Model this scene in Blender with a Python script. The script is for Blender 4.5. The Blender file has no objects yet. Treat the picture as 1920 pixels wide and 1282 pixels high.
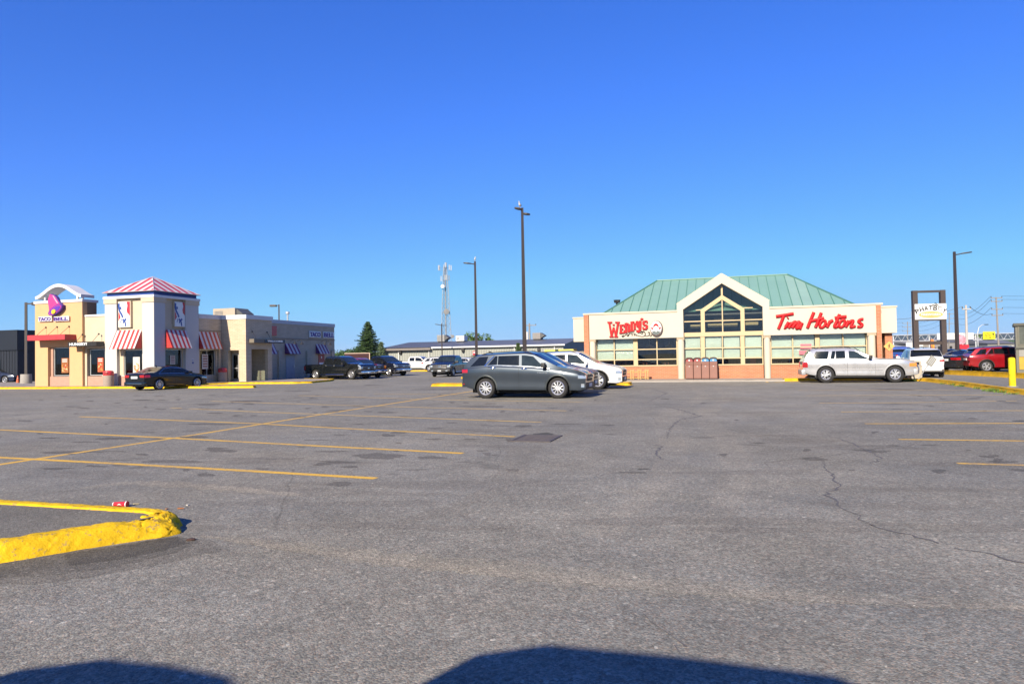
import bpy, bmesh, math, random
from mathutils import Vector, Matrix
random.seed(7)
SC = bpy.context.scene
COL = SC.collection
R = math.radians
LOT = R(17.0)                      # the lot's axes are turned 17 degrees from the view
Bx, By = math.cos(LOT), -math.sin(LOT)      # "B": across the lot, to the right
Ax, Ay = math.sin(LOT), math.cos(LOT)       # "A": along the lot, away from the camera
CAMH = 1.55
FPX, PITCH, ROLL = 1290.0, math.atan(28/1290.0), R(1.0)

# ------------------------------------------------------------------ camera
cF = Vector((0, math.cos(PITCH), math.sin(PITCH)))
cU0 = Vector((0, -math.sin(PITCH), math.cos(PITCH)))
cR0 = Vector((1, 0, 0))
cR = cR0*math.cos(ROLL) - cU0*math.sin(ROLL)
cU = cU0*math.cos(ROLL) + cR0*math.sin(ROLL)
cam = bpy.data.objects.new('camera', bpy.data.cameras.new('camera'))
COL.objects.link(cam)
cam.data.sensor_width = 36
cam.data.lens = FPX/1920*36
cam.data.clip_start = 0.05
cam.data.clip_end = 20000
m = Matrix.Identity(4)
for i in range(3):
    m[i][0] = cR[i]; m[i][1] = cU[i]; m[i][2] = -cF[i]
m[2][3] = CAMH
cam.matrix_world = m
SC.camera = cam

def ray(px, py):
    return (cF*FPX + cR*(px-960) - cU*(py-641)).normalized()
def gnd(px, py, z=0.0):
    """the point of the ground (height z) seen at this place in the photo"""
    d = ray(px, py); t = (z-CAMH)/d.z
    return Vector((d.x*t, d.y*t, z))
def far(px, dist):
    """ground point under a direction, at a distance along the view"""
    d = ray(px, 669+(960-px)*0.0175)
    t = dist/d.y
    return Vector((d.x*t, d.y*t, 0))
def zat(px, py, dist):
    d = ray(px, py); t = dist/d.y
    return CAMH + d.z*t

class Frame:
    """a building's own axes: origin on the ground, local x = across (B), y = away (A)"""
    def __init__(s, ox, oy, ang=LOT):
        s.o = Vector((ox, oy, 0)); s.ang = ang
        s.bx = Vector((math.cos(ang), -math.sin(ang), 0)); s.ay = Vector((math.sin(ang), math.cos(ang), 0))
    def front(s, px, py, y=0.0):
        d = ray(px, py); p0 = s.o + s.ay*y - Vector((0, 0, CAMH))
        t = p0.dot(s.ay)/d.dot(s.ay)
        q = d*t - (s.o + s.ay*y)
        return q.dot(s.bx), d.z*t + CAMH
    def side(s, px, py, x=0.0):
        d = ray(px, py); p0 = s.o + s.bx*x
        t = p0.dot(s.bx)/d.dot(s.bx)
        q = d*t - p0
        return q.dot(s.ay), d.z*t + CAMH
    def place(s, o):
        o.location = s.o; o.rotation_euler = (0, 0, -s.ang)
    def w(s, x, y, z=0.0):
        p = s.o + s.bx*x + s.ay*y
        return Vector((p.x, p.y, z))

# ------------------------------------------------------------------ objects
def tag(o, label=None, cat=None, group=None, kind=None):
    if label: o['label'] = label
    if cat: o['category'] = cat
    if group: o['group'] = group
    if kind: o['kind'] = kind
    return o
def empty(name, loc, rz=0, label=None, cat=None, group=None):
    o = bpy.data.objects.new(name, None); COL.objects.link(o)
    o.empty_display_size = 0.3
    o.location = loc; o.rotation_euler = (0, 0, rz)
    return tag(o, label, cat, group)
def copy_tree(o, parent=None):
    c = o.copy(); COL.objects.link(c)
    c.parent = parent
    for ch in [k for k in bpy.data.objects if k.parent == o]:
        copy_tree(ch, c)
    return c

SPLIT = {'hanger_rod','fascia','coping','pier','brick_pier','red_field','awning_end','pier_cap','crossbar','tower_pier','crest_post','string_course','sill_wall','end_wall','running_board','guard_bar','rail','ceiling_beam','entrance_frame','window_notice','porch_wall_','symbol','chair_','rim_','gutter','top_rail','chord','crossarm','headframe_'}
class MB:
    """collects shapes and links them as ONE mesh object"""
    def __init__(s, T=None):
        s.v = []; s.f = []; s.mi = []; s.m = 0; s.T = T
    def add(s, vs, fs):
        n = len(s.v)
        for p in vs:
            p = Vector(p)
            if s.T is not None: p = s.T @ p
            s.v.append(p)
        for f in fs:
            s.f.append(tuple(i+n for i in f)); s.mi.append(s.m)
        return s
    def box(s, x0, x1, y0, y1, z0, z1):
        return s.add([(x0,y0,z0),(x1,y0,z0),(x1,y1,z0),(x0,y1,z0),(x0,y0,z1),(x1,y0,z1),(x1,y1,z1),(x0,y1,z1)],
                     [(0,3,2,1),(4,5,6,7),(0,1,5,4),(1,2,6,5),(2,3,7,6),(3,0,4,7)])
    def prism(s, poly, axis, lo, hi):
        n = len(poly)
        def P(a, b, c):
            return {'y': (a, c, b), 'z': (a, b, c), 'x': (c, a, b)}[axis]
        vs = [P(a, b, lo) for a, b in poly] + [P(a, b, hi) for a, b in poly]
        fs = [tuple(range(n))[::-1], tuple(range(n, 2*n))]
        fs += [(i, (i+1) % n, (i+1) % n + n, i+n) for i in range(n)]
        return s.add(vs, fs)
    def cyl(s, p0, p1, r0, r1=None, n=12, caps=True, ph=0.0):
        r1 = r0 if r1 is None else r1
        p0 = Vector(p0); p1 = Vector(p1); d = (p1-p0).normalized()
        a = Vector((0,0,1)) if abs(d.z) < .9 else Vector((1,0,0))
        u = d.cross(a).normalized(); w = d.cross(u)
        vs = []
        for p, r in ((p0, r0), (p1, r1)):
            for i in range(n):
                t = 2*math.pi*i/n + ph
                vs.append(p + (u*math.cos(t) + w*math.sin(t))*r)
        fs = [(i, (i+1) % n, (i+1) % n+n, i+n) for i in range(n)]
        if caps: fs += [tuple(range(n))[::-1], tuple(range(n, 2*n))]
        return s.add(vs, fs)
    def tube(s, pts, r, n=6, flat=None, closed=False):
        """a rounded rod along points; flat = (axis vector, factor) squashes it"""
        pts = [Vector(p) for p in pts]; k = len(pts)
        rr = r if isinstance(r, (list, tuple)) else [r]*k
        vs = []; up = Vector((0.0131, 0.9, 0.0177)).normalized()
        for i, p in enumerate(pts):
            if closed: d = pts[(i+1) % k]-pts[i-1]
            else: d = pts[min(i+1, k-1)]-pts[max(i-1, 0)]
            if d.length < 1e-9: d = Vector((1, 0, 0))
            d.normalize()
            u = d.cross(up)
            if u.length < .1: u = d.cross(Vector((1, 0.01, 0)))
            u.normalize(); w = d.cross(u)
            for j in range(n):
                t = 2*math.pi*(j+.5)/n
                q = u*math.cos(t)*rr[i] + w*math.sin(t)*rr[i]
                if flat:
                    ax = Vector(flat[0]); q -= ax*q.dot(ax)*(1-flat[1])
                vs.append(p+q)
        fs = []
        for i in range(k if closed else k-1):
            i2 = (i+1) % k
            for j in range(n):
                j2 = (j+1) % n
                fs.append((i*n+j, i*n+j2, i2*n+j2, i2*n+j))
        if not closed:
            fs.append(tuple(range(n))[::-1]); fs.append(tuple(range((k-1)*n, k*n)))
        return s.add(vs, fs)
    def lathe(s, prof, axis_o=(0,0,0), axis='z', n=24):
        """prof: list of (radius, height)"""
        o = Vector(axis_o); vs = []; k = len(prof)
        for i in range(n):
            t = 2*math.pi*i/n; c, q = math.cos(t), math.sin(t)
            for r, h in prof:
                if axis == 'z': vs.append(o+Vector((r*c, r*q, h)))
                elif axis == 'y': vs.append(o+Vector((r*c, h, r*q)))
                else: vs.append(o+Vector((h, r*c, r*q)))
        fs = []
        for i in range(n):
            i2 = (i+1) % n
            for j in range(k-1):
                fs.append((i*k+j, i2*k+j, i2*k+j+1, i*k+j+1))
        return s.add(vs, fs)
    def grid(s, fn, nu, nv):
        vs = [fn(i/nu, j/nv) for i in range(nu+1) for j in range(nv+1)]
        fs = [(i*(nv+1)+j, (i+1)*(nv+1)+j, (i+1)*(nv+1)+j+1, i*(nv+1)+j+1) for i in range(nu) for j in range(nv)]
        return s.add(vs, fs)
    def wall(s, u0, u1, z0, z1, y0, y1, holes=()):
        """upright wall in the local xz plane, y0..y1 thick, with rectangular openings"""
        us = sorted(set([u0, u1] + [min(max(h[i], u0), u1) for h in holes for i in (0, 1)]))
        zs = sorted(set([z0, z1] + [min(max(h[i], z0), z1) for h in holes for i in (2, 3)]))
        def solid(i, j):
            if i < 0 or j < 0 or i >= len(us)-1 or j >= len(zs)-1: return False
            cu, cz = (us[i]+us[i+1])/2, (zs[j]+zs[j+1])/2
            return not any(h[0] < cu < h[1] and h[2] < cz < h[3] for h in holes)
        for i in range(len(us)-1):
            for j in range(len(zs)-1):
                if not solid(i, j): continue
                a, b, c, d = us[i], us[i+1], zs[j], zs[j+1]
                s.add([(a,y0,c),(b,y0,c),(b,y0,d),(a,y0,d)], [(0,1,2,3)])
                s.add([(a,y1,c),(b,y1,c),(b,y1,d),(a,y1,d)], [(3,2,1,0)])
                if not solid(i-1, j): s.add([(a,y0,c),(a,y1,c),(a,y1,d),(a,y0,d)], [(3,2,1,0)])
                if not solid(i+1, j): s.add([(b,y0,c),(b,y1,c),(b,y1,d),(b,y0,d)], [(0,1,2,3)])
                if not solid(i, j-1): s.add([(a,y0,c),(b,y0,c),(b,y1,c),(a,y1,c)], [(3,2,1,0)])
                if not solid(i, j+1): s.add([(a,y0,d),(b,y0,d),(b,y1,d),(a,y1,d)], [(0,1,2,3)])
        return s
    def text(s, body, x0, x1, z0, z1, y, depth=0.02, fat=0.0, shear=0.0, spacing=1.0):
        """lettering fitted into a box of the local xz plane, facing -y"""
        cu = bpy.data.curves.new('t', 'FONT'); cu.body = body
        cu.size = 1; cu.offset = fat; cu.shear = shear; cu.space_character = spacing
        cu.resolution_u = 3; cu.extrude = 0.5
        ob = bpy.data.objects.new('t', cu); COL.objects.link(ob)
        bpy.context.view_layer.update()
        dg = bpy.context.evaluated_depsgraph_get()
        me = bpy.data.meshes.new_from_object(ob.evaluated_get(dg))
        vs = [v.co.copy() for v in me.vertices]; fs = [tuple(p.vertices) for p in me.polygons]
        bpy.data.objects.remove(ob); bpy.data.curves.remove(cu); bpy.data.meshes.remove(me)
        if not vs: return s
        ax, bx = min(v.x for v in vs), max(v.x for v in vs)
        ay, by = min(v.y for v in vs), max(v.y for v in vs)
        out = [(x0+(v.x-ax)/(bx-ax)*(x1-x0), y-(v.z+.5)*depth, z0+(v.y-ay)/(by-ay)*(z1-z0)) for v in vs]
        return s.add(out, fs)
    def build(s, name, mats, parent=None, **k):
        if name in SPLIT and len(s.f) > 1:
            par = list(range(len(s.v)))
            def root(i):
                while par[i] != i: par[i] = par[par[i]]; i = par[i]
                return i
            key = {}
            for i, v in enumerate(s.v):
                q = (round(v.x, 4), round(v.y, 4), round(v.z, 4))
                if q in key: par[root(i)] = root(key[q])
                else: key[q] = i
            for f in s.f:
                for i in f[1:]: par[root(i)] = root(f[0])
            gr = {}
            for f, mi in zip(s.f, s.mi): gr.setdefault(root(f[0]), []).append((f, mi))
            out = None
            for fs in gr.values():
                c = MB(); c.v = s.v; idx = sorted({i for f, _ in fs for i in f}); mp = {i: n for n, i in enumerate(idx)}
                c.v = [s.v[i] for i in idx]; c.f = [tuple(mp[i] for i in f) for f, _ in fs]; c.mi = [mi for _, mi in fs]
                o = c.build1(name, mats, parent, **k); out = out or o
            return out
        return s.build1(name, mats, parent, **k)
    def build1(s, name, mats, parent=None, smooth=None, bevel=0, label=None, cat=None, group=None, kind=None, weld=True, recalc=True, seg=2):
        me = bpy.data.meshes.new(name)
        me.from_pydata([tuple(v) for v in s.v], [], s.f)
        if not isinstance(mats, (list, tuple)): mats = [mats]
        for q in mats: me.materials.append(q)
        for p, i in zip(me.polygons, s.mi): p.material_index = min(i, len(mats)-1)
        bm = bmesh.new(); bm.from_mesh(me)
        if weld: bmesh.ops.remove_doubles(bm, verts=bm.verts, dist=2e-4)
        if recalc: bmesh.ops.recalc_face_normals(bm, faces=bm.faces)
        if bevel:
            es = [e for e in bm.edges if len(e.link_faces) == 2 and e.calc_face_angle(0) > R(32)]
            bmesh.ops.bevel(bm, geom=es, offset=bevel, segments=seg, profile=.6, affect='EDGES', clamp_overlap=True)
        if smooth:
            for f in bm.faces: f.smooth = True
            for e in bm.edges:
                if len(e.link_faces) == 2 and e.calc_face_angle(0) > R(smooth): e.smooth = False
        bm.to_mesh(me); bm.free()
        o = bpy.data.objects.new(name, me); COL.objects.link(o)
        if parent: o.parent = parent
        return tag(o, label, cat, group, kind)

def smooth_line(pts, n=8):
    """Catmull-Rom through points"""
    out = []; k = len(pts)
    for i in range(k-1):
        p0, p1, p2, p3 = [Vector(pts[min(max(j, 0), k-1)]) for j in (i-1, i, i+1, i+2)]
        for q in range(n):
            t = q/n
            out.append(0.5*((2*p1)+(-p0+p2)*t+(2*p0-5*p1+4*p2-p3)*t*t+(-p0+3*p1-3*p2+p3)*t**3))
    out.append(Vector(pts[-1]))
    return out

# ------------------------------------------------------------------ materials
ALB = .72          # the photo is exposed for bright, contrasty daylight: plain real-world reflectances
MATS = {}
def nodes(name):
    mt = bpy.data.materials.new(name); mt.use_nodes = True
    nt = mt.node_tree
    return mt, nt, nt.nodes['Principled BSDF']
def N(nt, t, **kw):
    n = nt.nodes.new(t)
    for k, v in kw.items():
        if k in n.inputs: n.inputs[k].default_value = v
        else: setattr(n, k, v)
    return n
def c4(c): return (c[0], c[1], c[2], 1)
def mat(name, col, rough=.6, metal=0.0, var=.10, scale=3.0, bump=0.0, bscale=30.0, coat=0.0, spec=.5, var2=0.0, scale2=.4, dirt=None, stretch=(1,1,1)):
    """a painted / plastic / masonry surface: uneven colour, uneven gloss, fine relief"""
    if name in MATS: return MATS[name]
    if metal < .5: col = tuple(c*ALB for c in col)
    if dirt: dirt = tuple(c*ALB for c in dirt)
    mt, nt, p = nodes(name)
    L = nt.links.new
    tc = N(nt, 'ShaderNodeTexCoord'); mp = N(nt, 'ShaderNodeMapping'); mp.inputs['Scale'].default_value = stretch
    L(tc.outputs['Object'], mp.inputs['Vector'])
    n1 = N(nt, 'ShaderNodeTexNoise', Scale=scale, Detail=6.0, Roughness=.65)
    L(mp.outputs[0], n1.inputs['Vector'])
    mr = N(nt, 'ShaderNodeMapRange'); mr.inputs[1].default_value = .25; mr.inputs[2].default_value = .75
    mr.inputs[3].default_value = 1-var; mr.inputs[4].default_value = 1+var
    L(n1.outputs['Fac'], mr.inputs[0])
    mx = N(nt, 'ShaderNodeVectorMath', operation='SCALE'); mx.inputs[0].default_value = col
    L(mr.outputs[0], mx.inputs['Scale'])
    out = mx.outputs[0]
    if dirt:
        n2 = N(nt, 'ShaderNodeTexNoise', Scale=scale2, Detail=8.0, Roughness=.7)
        L(mp.outputs[0], n2.inputs['Vector'])
        m2 = N(nt, 'ShaderNodeMapRange'); m2.inputs[1].default_value = .5; m2.inputs[2].default_value = .75
        m2.inputs[4].default_value = var2
        L(n2.outputs['Fac'], m2.inputs[0])
        mm = N(nt, 'ShaderNodeMix', data_type='RGBA'); mm.inputs[7].default_value = c4(dirt)
        L(m2.outputs[0], mm.inputs[0]); L(out, mm.inputs[6]); out = mm.outputs[2]
    L(out, p.inputs['Base Color'])
    r2 = N(nt, 'ShaderNodeMapRange'); r2.inputs[3].default_value = max(0, rough-.08); r2.inputs[4].default_value = min(1, rough+.1)
    L(n1.outputs['Fac'], r2.inputs[0]); L(r2.outputs[0], p.inputs['Roughness'])
    p.inputs['Metallic'].default_value = metal
    p.inputs['Specular IOR Level'].default_value = spec
    if coat:
        p.inputs['Coat Weight'].default_value = coat; p.inputs['Coat Roughness'].default_value = .07
    if bump:
        nb = N(nt, 'ShaderNodeTexNoise', Scale=bscale, Detail=4.0)
        L(mp.outputs[0], nb.inputs['Vector'])
        bp = N(nt, 'ShaderNodeBump', Strength=bump, Distance=.01)
        L(nb.outputs['Fac'], bp.inputs['Height']); L(bp.outputs[0], p.inputs['Normal'])
    MATS[name] = mt
    return mt
def brick(name, c1, c2, mortar, w=.21, h=.075, rough=.85, ms=.012):
    if name in MATS: return MATS[name]
    mt, nt, p = nodes(name); L = nt.links.new
    tc = N(nt, 'ShaderNodeTexCoord'); sp = N(nt, 'ShaderNodeSeparateXYZ'); L(tc.outputs['Object'], sp.inputs[0])
    ad = N(nt, 'ShaderNodeMath', operation='ADD'); L(sp.outputs[0], ad.inputs[0]); L(sp.outputs[1], ad.inputs[1])
    cb = N(nt, 'ShaderNodeCombineXYZ'); L(ad.outputs[0], cb.inputs[0]); L(sp.outputs[2], cb.inputs[1])
    b = N(nt, 'ShaderNodeTexBrick', Color1=c4(c1), Color2=c4(c2), Mortar=c4(mortar))
    b.inputs['Scale'].default_value = 1.0; b.inputs['Brick Width'].default_value = w; b.inputs['Row Height'].default_value = h
    b.inputs['Mortar Size'].default_value = ms; b.inputs['Bias'].default_value = 0
    L(cb.outputs[0], b.inputs['Vector'])
    n = N(nt, 'ShaderNodeTexNoise', Scale=1.4, Detail=6.0); L(tc.outputs['Object'], n.inputs['Vector'])
    mr = N(nt, 'ShaderNodeMapRange'); mr.inputs[3].default_value = .82*ALB; mr.inputs[4].default_value = 1.18*ALB
    L(n.outputs['Fac'], mr.inputs[0])
    sc = N(nt, 'ShaderNodeVectorMath', operation='SCALE'); L(b.outputs['Color'], sc.inputs[0]); L(mr.outputs[0], sc.inputs['Scale'])
    L(sc.outputs[0], p.inputs['Base Color']); p.inputs['Roughness'].default_value = rough
    bp = N(nt, 'ShaderNodeBump', Strength=.5, Distance=.008); bp.invert = True
    L(b.outputs['Fac'], bp.inputs['Height']); L(bp.outputs[0], p.inputs['Normal'])
    MATS[name] = mt
    return mt
def stripes(name, ca, cb_, width, axis=0, rough=.55, phase=0.0, duty=.5):
    """cloth of two colours in upright bands along one local axis"""
    if name in MATS: return MATS[name]
    mt, nt, p = nodes(name); L = nt.links.new
    tc = N(nt, 'ShaderNodeTexCoord'); sp = N(nt, 'ShaderNodeSeparateXYZ'); L(tc.outputs['Object'], sp.inputs[0])
    a = N(nt, 'ShaderNodeMath', operation='MULTIPLY_ADD'); a.inputs[1].default_value = 1/(2*width); a.inputs[2].default_value = phase
    L(sp.outputs[axis], a.inputs[0])
    f = N(nt, 'ShaderNodeMath', operation='FRACT'); L(a.outputs[0], f.inputs[0])
    g = N(nt, 'ShaderNodeMath', operation='GREATER_THAN'); g.inputs[1].default_value = duty; L(f.outputs[0], g.inputs[0])
    n = N(nt, 'ShaderNodeTexNoise', Scale=2.5, Detail=5.0); L(tc.outputs['Object'], n.inputs['Vector'])
    mr = N(nt, 'ShaderNodeMapRange'); mr.inputs[3].default_value = .85*ALB; mr.inputs[4].default_value = 1.1*ALB
    L(n.outputs['Fac'], mr.inputs[0])
    mx = N(nt, 'ShaderNodeMix', data_type='RGBA'); mx.inputs[6].default_value = c4(ca); mx.inputs[7].default_value = c4(cb_)
    L(g.outputs[0], mx.inputs[0])
    sc = N(nt, 'ShaderNodeVectorMath', operation='SCALE'); L(mx.outputs[2], sc.inputs[0]); L(mr.outputs[0], sc.inputs['Scale'])
    L(sc.outputs[0], p.inputs['Base Color']); p.inputs['Roughness'].default_value = rough
    MATS[name] = mt
    return mt
def glass(name, tint=(.6,.65,.65), dark=0.0, rough=.0):
    """thin window glass: see-through with a mirror film; dark = tinted film"""
    if name in MATS: return MATS[name]
    mt = bpy.data.materials.new(name); mt.use_nodes = True; nt = mt.node_tree; nt.nodes.clear(); L = nt.links.new
    out = N(nt, 'ShaderNodeOutputMaterial'); tr = N(nt, 'ShaderNodeBsdfTransparent', Color=c4([t*(1-dark) for t in tint]))
    gl = N(nt, 'ShaderNodeBsdfGlossy', Roughness=rough); gl.inputs['Color'].default_value = (.9,.93,.95,1)
    fr = N(nt, 'ShaderNodeFresnel', IOR=1.6); mx = N(nt, 'ShaderNodeMixShader')
    tc = N(nt, 'ShaderNodeTexCoord')
    nb = N(nt, 'ShaderNodeTexNoise', Scale=.6, Detail=1.0); bp = N(nt, 'ShaderNodeBump', Strength=.12, Distance=.03)
    L(tc.outputs['Object'], nb.inputs['Vector'])
    L(nb.outputs['Fac'], bp.inputs['Height']); L(bp.outputs[0], gl.inputs['Normal'])
    L(fr.outputs[0], mx.inputs[0]); L(tr.outputs[0], mx.inputs[1]); L(gl.outputs[0], mx.inputs[2]); L(mx.outputs[0], out.inputs[0])
    MATS[name] = mt
    return mt
def paint(name, col, metal=.5, rough=.28, var=.03):
    return mat(name, col, rough=rough, metal=metal, var=var, scale=1.5, coat=1.0)
# ------------------------------------------------------------------ light and sky
sun_v = Vector((-0.679, -1.674, 1.0)).normalized()      # towards the sun: low, behind the camera and a little left
SUN_EL = math.asin(sun_v.z); SUN_AZ = math.atan2(sun_v.x, sun_v.y)
w = bpy.data.worlds.new('World'); SC.world = w; w.use_nodes = True
nt = w.node_tree; bg = nt.nodes['Background']
sky = nt.nodes.new('ShaderNodeTexSky'); sky.sky_type = 'NISHITA'; sky.sun_disc = False
sky.sun_elevation = SUN_EL; sky.sun_rotation = SUN_AZ
sky.altitude = 200; sky.air_density = 1.0; sky.dust_density = .35; sky.ozone_density = 3.5
hs = nt.nodes.new('ShaderNodeHueSaturation'); hs.inputs['Saturation'].default_value = 1.22
nt.links.new(sky.outputs[0], hs.inputs['Color'])
sk = nt.nodes.new('ShaderNodeSeparateColor'); cb0 = nt.nodes.new('ShaderNodeCombineColor'); nt.links.new(hs.outputs[0], sk.inputs[0])
for i, (k_, g_) in enumerate(((.67,1.25), (.823,.357), (1.22,.81))):    # the photo's sky: deeper blue above, less glare low down
    q1 = nt.nodes.new('ShaderNodeMath'); q1.operation = 'MULTIPLY'; q1.inputs[1].default_value = .158
    q2 = nt.nodes.new('ShaderNodeMath'); q2.operation = 'POWER'; q2.inputs[1].default_value = g_
    q3 = nt.nodes.new('ShaderNodeMath'); q3.operation = 'MULTIPLY'; q3.inputs[1].default_value = k_/.13/1.866
    nt.links.new(sk.outputs[i], q1.inputs[0])
    if i < 2:
        q4 = nt.nodes.new('ShaderNodeMath'); q4.operation = 'MULTIPLY_ADD'; q4.inputs[1].default_value = g_; q4.inputs[2].default_value = 1.0
        nt.links.new(q1.outputs[0], q4.inputs[0]); q2.operation = 'DIVIDE'; nt.links.new(q1.outputs[0], q2.inputs[0]); nt.links.new(q4.outputs[0], q2.inputs[1])
    else: nt.links.new(q1.outputs[0], q2.inputs[0])
    q5 = nt.nodes.new('ShaderNodeMath'); q5.operation = 'MINIMUM'; q5.inputs[1].default_value = (9, .62/.823, 1/1.22)[i]
    nt.links.new(q2.outputs[0], q5.inputs[0]); nt.links.new(q5.outputs[0], q3.inputs[0]); nt.links.new(q3.outputs[0], cb0.inputs[i])
nt.links.new(cb0.outputs[0], bg.inputs[0])
bg.inputs[1].default_value = 0.13
sd = bpy.data.lights.new('sun', 'SUN'); sd.energy = 5.0; sd.angle = R(.53); sd.color = (1.0, .88, .70)
so = bpy.data.objects.new('sun', sd); COL.objects.link(so)
so.rotation_euler = (-sun_v).to_track_quat('-Z', 'Y').to_euler(); so.location = (-10, -20, 20)
SC.view_settings.view_transform = 'Standard'; SC.view_settings.look = 'None'
SC.view_settings.gamma = 1; SC.view_settings.use_curve_mapping = False
SC.view_settings.exposure = 0.90
try:
    SC.cycles.use_adaptive_sampling = True; SC.cycles.use_denoising = True
    SC.cycles.max_bounces = 8; SC.cycles.transparent_max_bounces = 12
    SC.cycles.sample_clamp_indirect = 6
except Exception: pass

# ------------------------------------------------------------------ ground materials
def asphalt(name, tone=1.0, coarse=1.0, tint=(1,1,1)):
    mt, nt, p = nodes(name); L = nt.links.new
    geo = N(nt, 'ShaderNodeTexCoord')
    P = geo.outputs['Object']
    def noise(sc, det=5, ro=.6, off=0, dist=0.0):
        mp = N(nt, 'ShaderNodeMapping'); mp.inputs['Location'].default_value = (off, off*.7, 0); L(P, mp.inputs[0])
        n = N(nt, 'ShaderNodeTexNoise', Scale=sc, Detail=float(det), Roughness=ro, Distortion=dist); L(mp.outputs[0], n.inputs['Vector'])
        return n.outputs['Fac']
    def rng(x, a, b, c, d):
        r = N(nt, 'ShaderNodeMapRange'); r.inputs[1].default_value = a; r.inputs[2].default_value = b
        r.inputs[3].default_value = c; r.inputs[4].default_value = d; L(x, r.inputs[0]); return r.outputs[0]
    def mul(a, b):
        k = N(nt, 'ShaderNodeMath', operation='MULTIPLY'); L(a, k.inputs[0]); L(b, k.inputs[1]); return k.outputs[0]
    big = rng(noise(.11, 5, .6, 3), .3, .7, .83, 1.16)
    mid = rng(noise(.8, 7, .68, 11, .4), .28, .72, .80, 1.17)
    wear = rng(noise(2.6, 6, .7, 29), .3, .72, .9, 1.08)
    # the aggregate: stones of 1 to 2 cm, some pale, some dark, in a dark binder
    v = N(nt, 'ShaderNodeTexVoronoi', Scale=85.0/coarse); L(P, v.inputs['Vector'])
    sc = N(nt, 'ShaderNodeSeparateColor'); L(v.outputs['Color'], sc.inputs[0])
    st = rng(sc.outputs[0], 0, 1, .68, 1.34)
    v2 = N(nt, 'ShaderNodeTexVoronoi', Scale=38.0/coarse); L(P, v2.inputs['Vector'])
    s2 = N(nt, 'ShaderNodeSeparateColor'); L(v2.outputs['Color'], s2.inputs[0])
    st2 = rng(s2.outputs[1], .0, 1, .8, 1.2)
    fleck = rng(s2.outputs[0], .955, .98, 1.0, 1.45)
    tot = mul(mul(mul(big, mid), mul(wear, st)), mul(st2, fleck))
    # dark oily blots
    bl = rng(noise(.55, 3, .5, 51, .6), .67, .76, 1.0, .68)
    tot = mul(tot, bl)
    # fine crazing
    nz = N(nt, 'ShaderNodeTexNoise', Scale=.9, Detail=4.0); L(P, nz.inputs['Vector'])
    mv = N(nt, 'ShaderNodeMix', data_type='RGBA'); mv.inputs[0].default_value = .18
    L(P, mv.inputs[6]); L(nz.outputs['Color'], mv.inputs[7])
    vc = N(nt, 'ShaderNodeTexVoronoi', Scale=.3, feature='DISTANCE_TO_EDGE'); L(mv.outputs[2], vc.inputs['Vector'])
    gate = rng(noise(.13, 3, .5, 77), .5, .56, 0, 1)
    ck = rng(vc.outputs['Distance'], .0, .004, .32, 0)
    cr = N(nt, 'ShaderNodeMath', operation='MULTIPLY'); L(ck, cr.inputs[0]); L(gate, cr.inputs[1])
    inv = N(nt, 'ShaderNodeMath', operation='SUBTRACT'); inv.inputs[0].default_value = 1; L(cr.outputs[0], inv.inputs[1])
    tot = mul(tot, inv.outputs[0])
    warm = rng(noise(.35, 4, .6, 91), .35, .7, 0, 1)
    mx = N(nt, 'ShaderNodeMix', data_type='RGBA'); L(warm, mx.inputs[0])
    b = .222*tone*ALB
    mx.inputs[6].default_value = (b*1.07*tint[0], b*1.07*tint[1], b*.95*tint[2], 1)
    mx.inputs[7].default_value = (b*1.20*tint[0], b*1.13*tint[1], b*.90*tint[2], 1)
    # a few stones are pinkish
    m2 = N(nt, 'ShaderNodeMix', data_type='RGBA'); m2.inputs[7].default_value = (b*1.4, b*1.15, b*.9, 1)
    pk = rng(sc.outputs[2], .72, .8, 0, .8); L(pk, m2.inputs[0]); L(mx.outputs[2], m2.inputs[6])
    col = N(nt, 'ShaderNodeVectorMath', operation='SCALE'); L(m2.outputs[2], col.inputs[0]); L(tot, col.inputs['Scale'])
    L(col.outputs[0], p.inputs['Base Color'])
    p.inputs['Roughness'].default_value = .9; p.inputs['Specular IOR Level'].default_value = .3
    bp = N(nt, 'ShaderNodeBump', Strength=.55, Distance=.006)
    L(v.outputs['Distance'], bp.inputs['Height']); bp.invert = True
    b2 = N(nt, 'ShaderNodeBump', Strength=.35, Distance=.05); L(noise(1.1, 6, .6, 5), b2.inputs['Height']); L(b2.outputs[0], bp.inputs['Normal'])
    L(bp.outputs[0], p.inputs['Normal'])
    return mt
M_ASPH = asphalt('asphalt')
M_ASPH2 = asphalt('asphalt_infill', .8, .7, (1.02, 1, .96))
M_PATCH = asphalt('asphalt_dark', .62, .9, (1, .97, .97))
M_TAR = asphalt('asphalt_tar', .42, .6)
M_PALE = asphalt('asphalt_pale', 1.16, .9, (1.06, 1.0, .93))

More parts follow.
